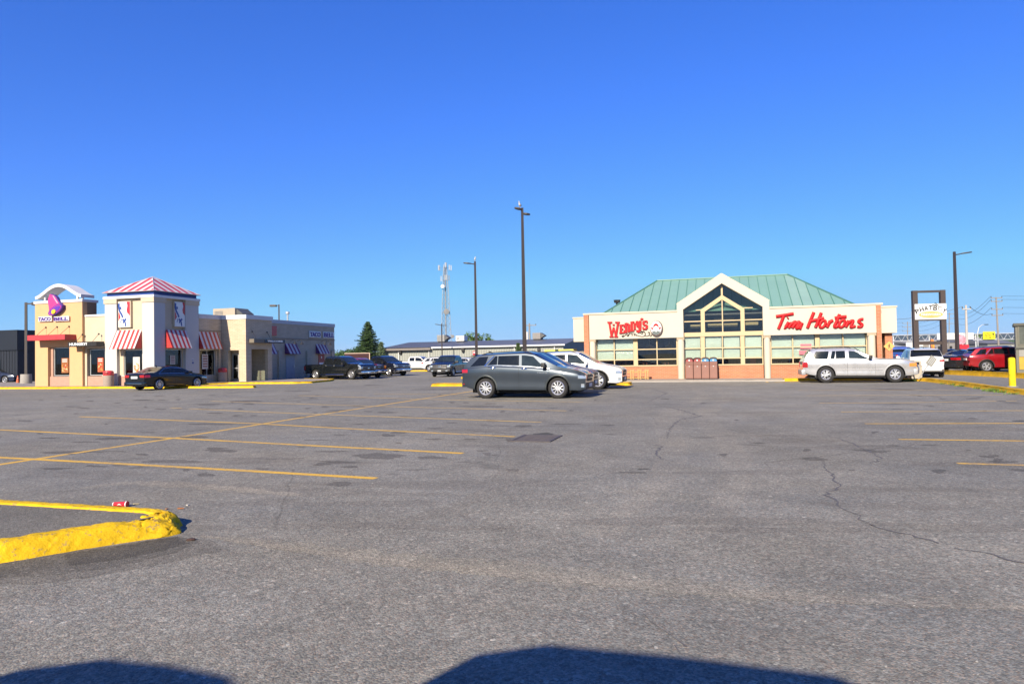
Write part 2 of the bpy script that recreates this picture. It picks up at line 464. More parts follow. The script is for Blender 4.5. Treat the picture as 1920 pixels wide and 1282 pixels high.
def worn(name, col, amount=.45, lo=.35, scale=9.0, dirt=(.2,.195,.2)):
    """road paint, scuffed through to the asphalt"""
    mt, nt, p = nodes(name); L = nt.links.new
    tc = N(nt, 'ShaderNodeTexCoord')
    n = N(nt, 'ShaderNodeTexNoise', Scale=scale, Detail=9.0, Roughness=.78); L(tc.outputs['Object'], n.inputs['Vector'])
    n2 = N(nt, 'ShaderNodeTexNoise', Scale=.5, Detail=3.0); L(tc.outputs['Object'], n2.inputs['Vector'])
    ad = N(nt, 'ShaderNodeMath', operation='MULTIPLY_ADD'); ad.inputs[1].default_value = .55; L(n2.outputs['Fac'], ad.inputs[0]); L(n.outputs['Fac'], ad.inputs[2])
    r = N(nt, 'ShaderNodeMapRange'); r.inputs[1].default_value = lo+.4; r.inputs[2].default_value = lo+.62; r.inputs[4].default_value = amount
    L(ad.outputs[0], r.inputs[0])
    v = N(nt, 'ShaderNodeTexVoronoi', Scale=90.0); L(tc.outputs['Object'], v.inputs['Vector'])
    s = N(nt, 'ShaderNodeSeparateColor'); L(v.outputs['Color'], s.inputs[0])
    r2 = N(nt, 'ShaderNodeMapRange'); r2.inputs[3].default_value = .8*ALB; r2.inputs[4].default_value = 1.15*ALB; L(s.outputs[0], r2.inputs[0])
    mx = N(nt, 'ShaderNodeMix', data_type='RGBA'); mx.inputs[6].default_value = c4(col); mx.inputs[7].default_value = c4(dirt)
    L(r.outputs[0], mx.inputs[0])
    sc = N(nt, 'ShaderNodeVectorMath', operation='SCALE'); L(mx.outputs[2], sc.inputs[0]); L(r2.outputs[0], sc.inputs['Scale'])
    L(sc.outputs[0], p.inputs['Base Color']); p.inputs['Roughness'].default_value = .8
    return mt
M_LINE = worn('yellow_line', (.86, .50, .05), .8, .34)
M_LINE2 = worn('faded_line', (.72, .47, .12), .7, .33)
def kerb_paint(name, col, chip=.5):
    mt, nt, p = nodes(name); L = nt.links.new
    tc = N(nt, 'ShaderNodeTexCoord')
    n = N(nt, 'ShaderNodeTexNoise', Scale=14.0, Detail=9.0, Roughness=.72); L(tc.outputs['Object'], n.inputs['Vector'])
    n2 = N(nt, 'ShaderNodeTexNoise', Scale=3.0, Detail=5.0); L(tc.outputs['Object'], n2.inputs['Vector'])
    cr = N(nt, 'ShaderNodeMapRange'); cr.inputs[1].default_value = .3; cr.inputs[2].default_value = .7; cr.inputs[3].default_value = .78*ALB; cr.inputs[4].default_value = 1.12*ALB
    L(n2.outputs['Fac'], cr.inputs[0])
    r = N(nt, 'ShaderNodeMapRange'); r.inputs[1].default_value = .56; r.inputs[2].default_value = .61; r.inputs[4].default_value = chip; L(n.outputs['Fac'], r.inputs[0])
    mx = N(nt, 'ShaderNodeMix', data_type='RGBA'); mx.inputs[6].default_value = c4(col); mx.inputs[7].default_value = (.36,.27,.15,1)
    L(r.outputs[0], mx.inputs[0])
    sc = N(nt, 'ShaderNodeVectorMath', operation='SCALE'); L(mx.outputs[2], sc.inputs[0]); L(cr.outputs[0], sc.inputs['Scale'])
    L(sc.outputs[0], p.inputs['Base Color']); p.inputs['Roughness'].default_value = .75; p.inputs['Specular IOR Level'].default_value = .2
    bp = N(nt, 'ShaderNodeBump', Strength=.8, Distance=.02); L(n.outputs['Fac'], bp.inputs['Height']); L(bp.outputs[0], p.inputs['Normal'])
    return mt
M_KERB = kerb_paint('kerb_yellow', (.93, .58, .012), .75)
M_KERB2 = kerb_paint('kerb_yellow_worn', (.80, .46, .012), .85)
M_CONC = mat('concrete', (.40, .37, .335), .88, var=.12, scale=5, bump=.35, bscale=60, dirt=(.2,.19,.17), var2=.6, scale2=1.2)
M_WALK = mat('pavement', (.36, .31, .27), .9, var=.12, scale=2, bump=.3, bscale=50, dirt=(.18,.16,.14), var2=.6, scale2=.8)

# ------------------------------------------------------------------ ground sheets
g = MB(); S = 9000
g.add([(-S,-S,-.03),(S,-S,-.03),(S,S,-.03),(-S,S,-.03)], [(0,1,2,3)])
g.build('ground', mat('dry_ground', (.13,.135,.075), .95, var=.3, scale=.02), kind='structure')
g = MB(); g.add([(-110,-40,0),(110,-40,0),(110,118,0),(-110,118,0)], [(0,1,2,3)])
lot = g.build('parking_lot', M_ASPH, kind='structure')

def strip(pts, wd, z, mb):
    """flat painted band through ground points"""
    pts = [Vector((p[0], p[1], 0)) for p in pts]
    L, Rr = [], []
    for i, p in enumerate(pts):
        d = (pts[min(i+1, len(pts)-1)]-pts[max(i-1, 0)]).normalized(); nn = Vector((-d.y, d.x, 0))
        L.append(p+nn*wd/2); Rr.append(p-nn*wd/2)
    n = len(pts)
    vs = [(v.x, v.y, z) for v in L+Rr]
    mb.add(vs, [(i, i+1, n+i+1, n+i) for i in range(n-1)])
def pline(px, wd=.105, z=.008, mb=None):
    strip([gnd(*q) for q in px], wd, z, mb)
# bay lines of the left block; their meeting line runs away from the camera
lines = [
 ([(-140,850),(0,857.5),(240,870),(480,883.5),(705,896.7)], .14, M_LINE),
 ([(-140,799),(0,805.8),(320,821),(600,836),(868,849.7)], .14, M_LINE),
 ([(150,781),(480,794),(700,806),(965,818.5)], .13, M_LINE),
 ([(320,764.5),(480,772),(760,782.5),(1015,791.5)], .13, M_LINE2),
 ([(395,752),(600,758.5),(820,764.5),(1062,770)], .13, M_LINE2),
 ([(560,741.5),(700,745.5),(860,750),(1094,753.5)], .13, M_LINE2),
 ([(700,738),(860,740),(1000,741)], .13, M_LINE2),
]
for pts, wd, mt_ in lines:
    b = MB(); pline(pts, wd, .0026, b); b.build('parking_line', mt_, kind='structure')
b = MB(); pline([(-60,880),(0,870.5),(330,820.5),(620,774),(900,731)], .15, .0016, b); b.build('parking_line', M_LINE, kind='structure')
for pts in ([(1795,868.5),(1920,872),(2060,876)], [(1685,823.5),(1920,826.5),(2060,828)], [(1622,794.2),(1920,793.5),(2060,793)],
            [(1577,772),(1700,771.5),(1920,769.5)], [(1536,755.5),(1700,754.8),(1905,751.5)], [(1511,741.5),(1700,741),(1880,740.2)], [(1495,731.5),(1600,731.5),(1815,731.5)]):
    b = MB(); pline(pts, .13, .0026, b); b.build('parking_line', M_LINE if pts[0][1] > 790 else M_LINE2, kind='structure')
# hatching by the right-hand kerb
b = MB()
for q in ([(1428,711.5),(1440,716.5)], [(1428,712.5),(1560,712.5)], [(1452,716.5),(1500,713)], [(1480,716.5),(1530,713)]):
    pline(q, .12, .0026, b)
b.build('kerb_marking', M_LINE, kind='structure')
b = MB(); pline([(0,793),(40,789.5),(85,785)], .10, .0026, b); b.build('old_line', worn('white_line', (.5,.48,.42), 1, .1), kind='structure')

def jag(cx, cy, rx, ry, n=34, seed=1, z=.0015, mb=None, rough=.35):
    """a stain or patch with an uneven rim; centre and half sizes in photo pixels"""
    rr = random.Random(seed); ph = [rr.uniform(0, 6.28) for _ in range(5)]
    vs = []
    for i in range(n):
        t = 2*math.pi*i/n
        k = 1+rough*(.4*math.sin(2*t+ph[0])+.3*math.sin(3*t+ph[1])+.25*math.sin(5*t+ph[2])+.2*math.sin(9*t+ph[3]))+rr.uniform(-.07,.07)
        p = gnd(cx+rx*k*math.cos(t), cy+ry*k*math.sin(t)); vs.append((p.x, p.y, z))
    mb.add(vs, [tuple(range(n))])
for i, (cx, cy, rx, ry, m_) in enumerate([(712,855,42,5.5,0),(808,857.5,24,3,0),(636,907,24,4,0),(1020,814.5,22,3,1),
      (215,822,34,2.6,0),(322,865,50,3.4,0),(150,847,40,2,0),(390,758,22,1.5,0),(460,752,28,1.5,0),(640,769,24,1.4,0),(820,730,38,1.1,0),
      (905,762,40,1.5,0),(1065,816,1,1,0),(1207,879,11,1.3,1),(1590,789,1,1,0),(1912,789,12,1.5,1),(1825,747,16,1,0),(1680,730,40,1,0),
      (560,733,24,.9,0),(700,722,20,.8,0),(268,750,20,.8,1),(1140,797,16,.8,0),(1118,600,1,1,0),(725,773,20,1,0),(620,846,34,1.3,0),(395,795,40,1.5,0),(1060,795,30,.8,0)]):
    if rx < 3 or cy < 680: continue
    b = MB(); jag(cx, cy, rx, ry, seed=i+3, mb=b); b.build('asphalt_stain', [M_PATCH, M_TAR][m_], kind='structure')
# the damp dark smear before the near kerb and pale scuffed ground round it
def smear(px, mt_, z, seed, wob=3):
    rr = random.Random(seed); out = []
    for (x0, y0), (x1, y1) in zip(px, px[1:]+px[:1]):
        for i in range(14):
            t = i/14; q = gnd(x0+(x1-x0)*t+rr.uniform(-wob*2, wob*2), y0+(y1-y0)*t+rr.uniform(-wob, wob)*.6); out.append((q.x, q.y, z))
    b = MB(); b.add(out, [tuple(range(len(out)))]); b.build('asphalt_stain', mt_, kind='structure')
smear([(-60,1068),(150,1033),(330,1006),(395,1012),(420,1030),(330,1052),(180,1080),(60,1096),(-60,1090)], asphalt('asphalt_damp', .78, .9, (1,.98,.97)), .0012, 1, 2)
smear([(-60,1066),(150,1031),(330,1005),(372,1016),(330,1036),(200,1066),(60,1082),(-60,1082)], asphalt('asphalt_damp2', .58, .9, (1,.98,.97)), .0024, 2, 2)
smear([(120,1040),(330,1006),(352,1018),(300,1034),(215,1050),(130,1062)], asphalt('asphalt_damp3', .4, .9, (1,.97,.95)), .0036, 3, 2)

def crack(pts, w0=.02, seed=1, mb=None, z=.0032, wob=.05):
    rr = random.Random(seed)
    P = [gnd(*q) for q in pts]; fine = []
    for a, c in zip(P[:-1], P[1:]):
        n = max(3, int((c-a).length/.12))
        n = min(n, 60)
        for i in range(n):
            t = i/n; q = a.lerp(c, t); q.x += rr.gauss(0, wob*.5); q.y += rr.gauss(0, wob*.5); fine.append(q)
    fine.append(P[-1])
    n = len(fine); L, Q = [], []
    for i, p in enumerate(fine):
        d = (fine[min(i+1, n-1)]-fine[max(i-1, 0)]).normalized(); nn = Vector((-d.y, d.x, 0))
        wd = w0*rr.uniform(.25, 1.2)*(.3+.7*math.sin(math.pi*(i+.5)/n))
        L.append(p+nn*wd); Q.append(p-nn*wd)
    mb.add([(v.x, v.y, z) for v in L+Q], [(i, i+1, n+i+1, n+i) for i in range(n-1)])
M_CRACK = mat('crack', (.125,.118,.12), .95, var=.3, scale=12)
for i, (pts, w0) in enumerate([
    ([(1548,815),(1585,826),(1625,844),(1650,859),(1632,869)], .022), ([(1538,865),(1556,885),(1582,915),(1546,920),(1568,940),(1600,960),(1635,985)], .02),
    ([(1635,985),(1700,1003),(1760,1018)], .02), ([(1790,1028),(1850,1038),(1920,1056),(2000,1080)], .016),
    ([(1218,728),(1250,737),(1214,754)], .035), ([(1225,758),(1275,768),(1313,780),(1275,787),(1256,803),(1250,822)], .03),
    ([(1210,830),(1242,838),(1228,850),(1240,860),(1268,866)], .025), ([(440,812),(560,811),(700,809),(870,806),(950,812),(1045,814)], .02),
    ([(300,816),(350,809),(420,802)], .03), ([(440,795),(640,801),(790,803),(905,803)], .012), ([(785,779),(815,775),(850,769)], .03),
    ([(900,796),(925,799)], .03), ([(440,751),(520,752)], .04), ([(1130,792),(1320,796),(1480,795),(1600,796)], .012),
    ([(1205,1150),(1250,1190),(1275,1225)], .008), ([(30,835),(110,838),(170,833)], .012), ([(430,858),(540,861),(600,855)], .012)]):
    b = MB(); crack(pts, w0*.8, i+1, b); b.build('asphalt_crack', M_CRACK, kind='structure')
# pale resurfacing seam sweeping across the foreground
def band(px, w0, mt_, z, seed):
    rr = random.Random(seed); P = smooth_line([gnd(*q) for q in px], 14); n = len(P); L, Q = [], []
    for i, p in enumerate(P):
        d = (P[min(i+1, n-1)]-P[max(i-1, 0)]).normalized(); nn = Vector((-d.y, d.x, 0))
        k = (.25+.75*math.sin(math.pi*(i+.3)/n)); L.append(p+nn*w0*k*rr.uniform(.5,1.4)); Q.append(p-nn*w0*k*rr.uniform(.5,1.4))
    b = MB(); b.add([(v.x, v.y, z) for v in L+Q], [(i, i+1, n+i+1, n+i) for i in range(n-1)]); b.build('asphalt_seam', mt_, kind='structure')
band([(380,1004),(500,1021),(640,1040),(800,1058),(1000,1078),(1250,1100),(1500,1118),(1750,1134),(1960,1140)], .085, M_PALE, .0012, 5)
band([(420,1008),(640,1036),(900,1064),(1250,1098),(1500,1114),(1960,1138)], .2, asphalt('asphalt_dusty', 1.07, .9, (1.03,1.0,.95)), .0006, 15)
band([(150,915),(260,905),(420,915),(560,928)], .16, M_PALE, .0012, 6)

# oil drips in the bays, grit and small pale litter, tyre-polished lanes
rr = random.Random(21); b = MB(); n_ = 0
for k in range(230):
    px, py = rr.uniform(-20, 1940), 740+150*rr.random()**1.6
    if 1100 < px < 1620 and rr.random() < .85: continue
    s_ = (py-660)/90; jag(px, py, rr.uniform(2, 13)*s_, rr.uniform(.25, 1.3)*s_, n=12, seed=k+400, mb=b, rough=.5, z=.00043+k*.0000153)
b.build('oil_stains', M_PATCH, kind='structure')
b = MB()
for k in range(36):
    px, py = rr.uniform(0, 1900), rr.uniform(735, 1000); s_ = (py-660)/90
    jag(px, py, rr.uniform(20, 70)*s_, rr.uniform(.8, 3)*s_, n=26, seed=k+900, mb=b, rough=.6, z=.0002+k*.000013)
b.build('asphalt_stains', asphalt('asphalt_blotch', .9, .9, (1,.98,.97)), kind='structure')
b = MB()
for k in range(260):
    q = gnd(rr.uniform(-20, 1940), 720+560*rr.random()**1.4); r_ = rr.uniform(.003, .009)*(1+q.y*.05); h_ = r_*rr.uniform(.3, .8)
    b.add([(q.x-r_,q.y,.001),(q.x,q.y-r_*.8,.001),(q.x+r_,q.y,.001),(q.x,q.y+r_*.7,.001),(q.x+r_*.2,q.y,h_)], [(0,1,4),(1,2,4),(2,3,4),(3,0,4)])
b.build('grit', mat('grit_pale', (.34,.33,.31), .8, var=.4, scale=3), kind='stuff', weld=False)
def lane(px, py, wd, ln, tone, nm):
    q = gnd(px, py); fr = Frame(q.x, q.y); b = MB(); n = 30; L_, Q_ = [], []
    r3 = random.Random(px)
    for i in range(n+1):
        y = ln*i/n; w_ = wd*(.6+.4*math.sin(math.pi*i/n))*r3.uniform(.8,1.2); d_ = .3*math.sin(i*.35)
        L_.append(fr.w(-w_/2+d_, y, .0001)); Q_.append(fr.w(w_/2+d_, y, .0001))
    b.add([tuple(v) for v in L_+Q_], [(i, i+1, n+2+i, n+1+i) for i in range(n)]); b.build('tyre_lane', asphalt(nm, tone, .9, (1.02,1.0,.98)), kind='structure')
lane(1120, 1010, .55, 27, 1.06, 'asphalt_lane'); lane(1330, 1000, .5, 27, 1.05, 'asphalt_lane2'); lane(760, 980, .45, 12, .94, 'asphalt_lane3')
# drain cover in its sunken square
c = gnd(1006, 822)
dr = empty('drain_cover', (c.x, c.y, 0), -LOT, 'dark square cast drain grate set in the asphalt beyond the bay lines', 'drain cover')
M_IRON = mat('cast_iron', (.13,.11,.105), .75, var=.25, scale=20, bump=.3, metal=.3)
b = MB(); b.box(-.33,.33,-.50,-.44,.003,.016); b.box(-.33,.33,.44,.50,.003,.016); b.box(-.39,-.33,-.50,.50,.003,.017); b.box(.33,.39,-.50,.50,.003,.017)
b.build('rim', M_IRON, dr)
b = MB()
for i in range(11): b.box(-.325,.325,-.43+i*.08,-.43+i*.08+.05,.004,.014)
for i in range(4): b.box(-.31+i*.19,-.28+i*.19,-.435,.435,.0045,.0125)
b.build('grate', M_IRON, dr)

# ------------------------------------------------------------------ kerbs
def kerb_run(name, pts, wd, h, mt_, seed=0, rough=.0, kind='structure', back=.0, n_seg=.25, side=1, closed=False, batter=.25, ends=True):
    """a kerb stone row whose outer foot follows pts (world xy); side = which way the stone lies"""
    P = [Vector((p[0], p[1], 0)) for p in pts]; fine = []; k = len(P)
    for i in range(k if closed else k-1):
        a, c = P[i], P[(i+1) % k]; n = max(1, int((c-a).length/n_seg))
        for j in range(n): fine.append(a.lerp(c, j/n))
    if not closed: fine.append(P[-1])
    rr = random.Random(seed); n = len(fine)
    prof = [(0,0),(.06*batter*4,.45*h),(.12*batter*4*.6,.85*h),(.22*wd,h*.98),(.5*wd,h),(.88*wd,h),(wd,h*.9),(wd,0)]
    vs = []
    for i, p in enumerate(fine):
        if closed: d = (fine[(i+1) % n]-fine[i-1]).normalized()
        else: d = (fine[min(i+1, n-1)]-fine[max(i-1, 0)]).normalized()
        nn = Vector((-d.y, d.x, 0))*side
        # mitre at bends
        if 0 < i < n-1 or closed:
            d1 = (fine[i]-fine[i-1]).normalized(); c_ = max(.35, d.dot(d1))
        else: c_ = 1
        for q, (a, z) in enumerate(prof):
            e = rough
            o = nn*(a/c_ + rr.gauss(0, e)*(z > .01) + rr.gauss(0, e*.6))
            vs.append((p.x+o.x, p.y+o.y, max(0.001, z+rr.gauss(0, e*.8)*(z > .3*h))))
    m_ = len(prof); fs = []
    for i in range(n if closed else n-1):
        i2 = (i+1) % n
        for j in range(m_-1): fs.append((i*m_+j, i*m_+j+1, i2*m_+j+1, i2*m_+j))
    if not closed and ends: fs += [tuple(range(m_)), tuple(range((n-1)*m_, n*m_))]
    b = MB(); b.add(vs, fs); return b.build(name, mt_, smooth=45, kind=kind)

# near island, nose towards the camera's left
isl = [gnd(-260,1085), gnd(0,1056.5), gnd(160,1029), gnd(255,1014), gnd(322,1005), gnd(343,999), gnd(334,990), Vector((-3.16,6.62,0)), Vector((-3.42,6.78,0)), Vector((-5.05,7.27,0)), Vector((-9.5,8.6,0))]
def kerb_blob():
    P = []; 
    for a, c in zip(isl[:-1], isl[1:]):
        n = max(2, int((c-a).length/.022))
        for j in range(n): P.append(a.lerp(c, j/n))
    P.append(isl[-1]); rr = random.Random(4); n = len(P)
    for _ in range(10): P = [P[0]]+[(P[i-1]+P[i]*2+P[i+1])/4 for i in range(1, n-1)]+[P[-1]]
    prof = [(0,0),(.012,.035),(.035,.08),(.06,.118),(.095,.142),(.14,.152),(.19,.153),(.235,.146),(.25,.10)]
    jag1 = [0.0]*n; v = 0
    for i in range(n): v = v*.82+rr.gauss(0,.006); jag1[i] = v
    pf = smooth_line([(a_, z_, 0) for a_, z_ in prof], 4); prof = [(q.x, q.y) for q in pf]
    vs = []; m_ = len(prof)
    from mathutils import noise as NZ
    nose = min(range(n), key=lambda i: -P[i].x)
    tgt = Vector((-3.62, 6.36, 0))
    for i, p in enumerate(P):
        d = (P[min(i+1, n-1)]-P[max(i-1, 0)]).normalized(); nn = Vector((-d.y, d.x, 0))
        brk = max(0, 1-abs(i-nose+1)*.022/.55); brk = brk*brk*(3-2*brk)
        for q, (a_, z_) in enumerate(prof):
            dirn = (tgt-p); dl = dirn.length
            o = nn*(a_*(1-brk)) + dirn/dl*min(a_*brk*1.5, dl*.95)
            zz = z_*(1-.18*brk)
            w3 = Vector((p.x+o.x, p.y+o.y, zz))
            f1 = NZ.fractal(w3*6.5, .9, 2.1, 4); f2 = NZ.fractal(w3*26+Vector((7,3,1)), .8, 2.1, 3)
            amp = .010+.035*brk; k_ = min(1, q/4)
            ch = max(0, f2-.25)*.03                      # chips broken out
            w3 += nn*(f1*amp + f2*.004)*(.4+.6*k_)
            w3.z = max(.001, w3.z + (f1*amp*.8 + f2*.004 - ch*(1+2*brk))*k_) if q else .001
            vs.append((w3.x, w3.y, w3.z))
    fs = [(i*m_+j, i*m_+j+1, (i+1)*m_+j+1, (i+1)*m_+j) for i in range(n-1) for j in range(m_-1)]
    b = MB(); b.add(vs, fs); return b.build('yellow_kerb', M_KERB, smooth=60, kind='structure', weld=False)
kerb_blob()
b = MB(); inn = [Vector((-3.33,6.40,0)), Vector((-3.6,6.62,0)), Vector((-5.1,7.08,0)), Vector((-9.5,8.4,0)), Vector((-9.5,3.6,0)), gnd(-260,1085)+Vector((-.15,.25,0)), gnd(0,1056)+Vector((-.13,.17,0)), gnd(160,1029)+Vector((-.13,.16,0)), gnd(255,1014)+Vector((-.13,.16,0))]
b.add([(v.x, v.y, .132) for v in inn], [tuple(range(len(inn)))[::-1]]); b.build('island_infill', M_ASPH2, kind='structure')

def wpt(fr, x, y): 
    p = fr.w(x, y); return p
KF = Frame(-22.9, 44.0)            # the fried chicken and taco restaurant
WF = Frame(10.36, 39.3)            # the coffee and burger restaurant

def slab(name, pts, z, mt_):
    b = MB(); n = len(pts)
    b.add([(p[0], p[1], z) for p in pts]+[(p[0], p[1], 0.0) for p in pts],
          [tuple(range(n))]+[(i, (i+1) % n, (i+1) % n+n, i+n) for i in range(n)])
    return b.build(name, mt_, kind='structure')
# restaurant pavement, left
sw = [KF.w(-40,-1.25), KF.w(7.6,-1.3), KF.w(8.2,-1.1), KF.w(7.6,-.6), KF.w(1.7,-.3)]
k2 = [KF.w(1.0,3.6), KF.w(1.7,4.85), KF.w(7.0,4.75), KF.w(7.8,5.6), KF.w(7.3,8.5), KF.w(6.2,10.9), KF.w(2.6,12.2), KF.w(2.2,31)]
slab('pavement', sw+[KF.w(1.0,1.6)]+k2+[KF.w(-40,31)], .118, M_WALK)
kerb_run('yellow_kerb', [KF.w(-40,-1.4), KF.w(-14,-1.4), KF.w(-2,-1.4), KF.w(7.6,-1.45), KF.w(8.4,-1.15), KF.w(8.2,-.6), KF.w(7.6,-.45), KF.w(1.85,-.15)], .16, .13, M_KERB, seed=3, rough=.004)
kerb_run('yellow_kerb', [KF.w(1.15,1.6), KF.w(1.15,3.5), KF.w(1.8,4.7), KF.w(7.1,4.6), KF.w(7.95,5.5), KF.w(7.45,8.6), KF.w(6.35,11.0), KF.w(2.75,12.35), KF.w(2.35,31)], .16, .13, M_KERB, seed=5, rough=.004)
# restaurant pavement, right
slab('pavement', [WF.w(-8.2,-1.45), WF.w(4.6,-1.45), WF.w(5.2,-1.2), WF.w(10.6,-1.2), WF.w(11.6,2), WF.w(11.6,14), WF.w(-8.2,14)], .12, M_WALK)
kerb_run('kerb', [WF.w(-8.3,8), WF.w(-8.3,-1.5), WF.w(4.7,-1.5)], .15, .122, M_CONC, seed=8, rough=.003)
kerb_run('yellow_kerb', [WF.w(4.7,-1.5), WF.w(5.3,-1.3), WF.w(10.2,-1.25), gnd(1700,713.5), gnd(1732,715), gnd(1801,723.5), gnd(1869,734), gnd(1925,741), gnd(2080,770)], .34, .16, M_KERB2, seed=9, rough=.006)
# strip behind that kerb carries the bollard; the lane; then the high kerb of the drive-through
kp = [gnd(1700,713.5), gnd(1732,715), gnd(1801,723.5), gnd(1869,734), gnd(1925,741), gnd(2080,770)]
hk = [gnd(1740,699), gnd(1778,702.2), gnd(1850,705.8), gnd(1920,709.5), gnd(2010,716)]
kerb_run('high_yellow_kerb', hk, .3, .27, M_KERB2, seed=12, rough=.006)
slab('raised_lot', [p+Vector((.25,0,0)) for p in hk]+[Vector((70,30,0)), Vector((70,75,0)), Vector((31,75,0))], .16, M_ASPH2)
# islands out in the lot
def island(cx0, cx1, py, wd, seed, h=.15):
    a = gnd(cx0, py+((960-cx0)*.0)); L_ = None
    p0 = gnd(cx0, py); length = cx1
    fr = Frame(p0.x, p0.y)
    out = [fr.w(.0,.15), fr.w(.12,0), fr.w(length-.12,0), fr.w(length,.15), fr.w(length,wd-.15), fr.w(length-.12,wd), fr.w(.12,wd), fr.w(0,wd-.15)]
    kerb_run('yellow_kerb', out, .22, h, M_KERB2, seed=seed, rough=.006, closed=True)
    slab('island_infill', [fr.w(.2,.2), fr.w(length-.2,.2), fr.w(length-.2,wd-.2), fr.w(.2,wd-.2)], h-.02, M_ASPH2)
    return fr
I1 = island(805, 11.0, 724.5, 1.3, 21)
I2 = island(862, 16.0, 709.8, 1.5, 22)
I3 = island(768, 3.2, 696.5, 1.2, 23)
# ================================================================== restaurant on the left
M_STUC = mat('peach_stucco', (.74,.44,.225), .9, var=.05, scale=2, bump=.3, bscale=80, dirt=(.5,.36,.22), var2=.35, scale2=.7)
M_STUC2 = mat('cream_stucco', (.66,.55,.40), .9, var=.05, scale=2, bump=.3, bscale=80, dirt=(.5,.42,.3), var2=.3, scale2=.7)
M_WHITE = mat('white_stucco', (.61,.60,.58), .88, var=.04, scale=2, bump=.3, bscale=70, dirt=(.55,.52,.47), var2=.35, scale2=.5, stretch=(1,1,.3))
M_TRIM = mat('white_trim', (.80,.80,.80), .55, var=.03, dirt=(.5,.5,.5), var2=.25, scale2=2)
M_BRK = brick('cream_brick', (.66,.53,.36), (.74,.60,.42), (.46,.38,.28), .4, .1, ms=.011)
M_BASE = mat('tile_base', (.50,.30,.22), .7, var=.1, scale=6)
M_BLUE = mat('blue_band', (.015,.06,.28), .5)
M_RED = mat('red_cloth', (.62,.035,.03), .6)
M_CANOPY = mat('red_canopy', (.60,.05,.06), .5)
M_DARK = mat('dark_metal', (.025,.024,.026), .45, var=.2)
M_GREY = mat('grey_metal', (.30,.30,.30), .5, metal=.3, dirt=(.2,.17,.14), var2=.4, scale2=3)
M_BLK = mat('black_plastic', (.012,.012,.013), .5, var=.2)
M_GLASS = glass('window_glass', (.55,.62,.62))
M_ROOM = mat('room_dark', (.06,.055,.05), .9, var=.3)
M_ROOM2 = mat('room_mid', (.22,.18,.13), .9, var=.3)
M_PURP = mat('purple', (.09,.025,.30), .45)
M_PINK = mat('pink', (.72,.05,.26), .4, coat=.4)
M_YEL = mat('sign_yellow', (.85,.55,.03), .4)
M_WSIGN = mat('sign_white', (.85,.85,.84), .35, var=.02, coat=.3)
M_SRED = mat('sign_red', (.62,.03,.045), .4, coat=.3)
M_SBLU = mat('sign_blue', (.03,.08,.34), .4)
M_ALU = mat('aluminium', (.55,.55,.54), .4, metal=.6, var=.05)
M_ROOFG = mat('flat_roof', (.16,.155,.15), .95)
ST_F = stripes('stripe_front', (.75,.70,.68), (.60,.035,.03), .185, 0)
ST_S = stripes('stripe_side', (.75,.70,.68), (.60,.035,.03), .185, 1)
ST_P = stripes('stripe_purple', (.82,.68,.64), (.26,.03,.13), .25, 1)

kr = empty('fast_food_restaurant', KF.o, -LOT, 'cream brick fast food restaurant with an arched peach tower and a striped pyramid roof', 'restaurant')
def pa(b, name, mats, **k): return b.build(name, mats, kr, **k)
H = 4.9
# ---- corner tower: four white piers with recessed cream bays
fx = lambda px, py, y=0: KF.front(px, py, y)
sx_ = lambda px, py, x=0: KF.side(px, py, x)
TW, TD, TH = 4.02, 3.95, 5.78
b = MB()
for x0 in (-TW, -.96):
    b.box(x0, x0+(.99 if x0 < -2 else .96), 0, .94, .1, TH)
b.box(-1.0, 0, TD-1.23, TD, .1, TH); b.box(-TW, -TW+1.0, TD-1.2, TD, .1, TH)
pa(b, 'tower_pier', M_WHITE, bevel=.02)
b = MB(); hl = [(-2.70, -1.0, .78, 2.45)]
b.wall(-TW+.95, -.9, .1, TH, .22, .42, hl)
b.T = Matrix.Rotation(R(90), 4, 'Z') @ Matrix.Identity(4)
# side bay: local x -> y, facing +x
b.T = Matrix(((0,-1,0,0),(1,0,0,0),(0,0,1,0),(0,0,0,1)))
b.wall(.9, TD-1.18, .1, TH, .22, .42, [(1.0, 2.66, .78, 2.45)])
b.T = None
b.box(-TW+.05, -.5, 3.6, 3.9, .1, TH)
b.box(-TW+.02, -TW+.2, .3, 3.8, .1, TH)
pa(b, 'wall', M_STUC2)
b = MB(); b.box(-TW-.08, .08, -.08, TD+.08, TH, TH+.17); pa(b, 'cornice', M_TRIM, bevel=.015)
b = MB(); b.box(-TW-.05, -2.98, -.05, 1.0, TH-.3, TH-.004); b.box(-1.0, .05, -.05, 1.0, TH-.3, TH-.004); b.box(-1.05,.05, TD-1.27, TD+.04, TH-.3, TH-.004)
pa(b, 'pier_cap', M_STUC2, bevel=.01)
b = MB(); b.box(-TW+.1, -.1, .1, TD-.1, TH+.17, TH+.47); pa(b, 'blue_band', M_BLUE)
# pyramid roof in bands of red and white
b = MB(); ov = .09; x0, x1, y0, y1, ze = -TW-ov, ov, -ov, TD+ov, TH+.43
ap = Vector(((x0+x1)/2, (y0+y1)/2, 7.38)); nb = 6.5
def fan(p0, p1, m0):
    p0 = Vector(p0); p1 = Vector(p1)
    # bands run up the slope at right angles to the eave
    for i in range(13):
        t0, t1 = i/(2*nb), (i+1)/(2*nb)
        def top(t):
            q = p0.lerp(p1, t); k = 1-abs(2*t-1)
            mid = (p0+p1)/2; return q + (ap-mid)*k
        b.m = (i+m0) % 2
        b.add([p0.lerp(p1, t0), p0.lerp(p1, t1), top(t1), top(t0)], [(0,1,2,3)])
cs = [(x0,y0,ze),(x1,y0,ze),(x1,y1,ze),(x0,y1,ze)]
for i in range(4): fan(cs[i], cs[(i+1) % 4], i)
b.m = 1; b.add(cs, [(3,2,1,0)])
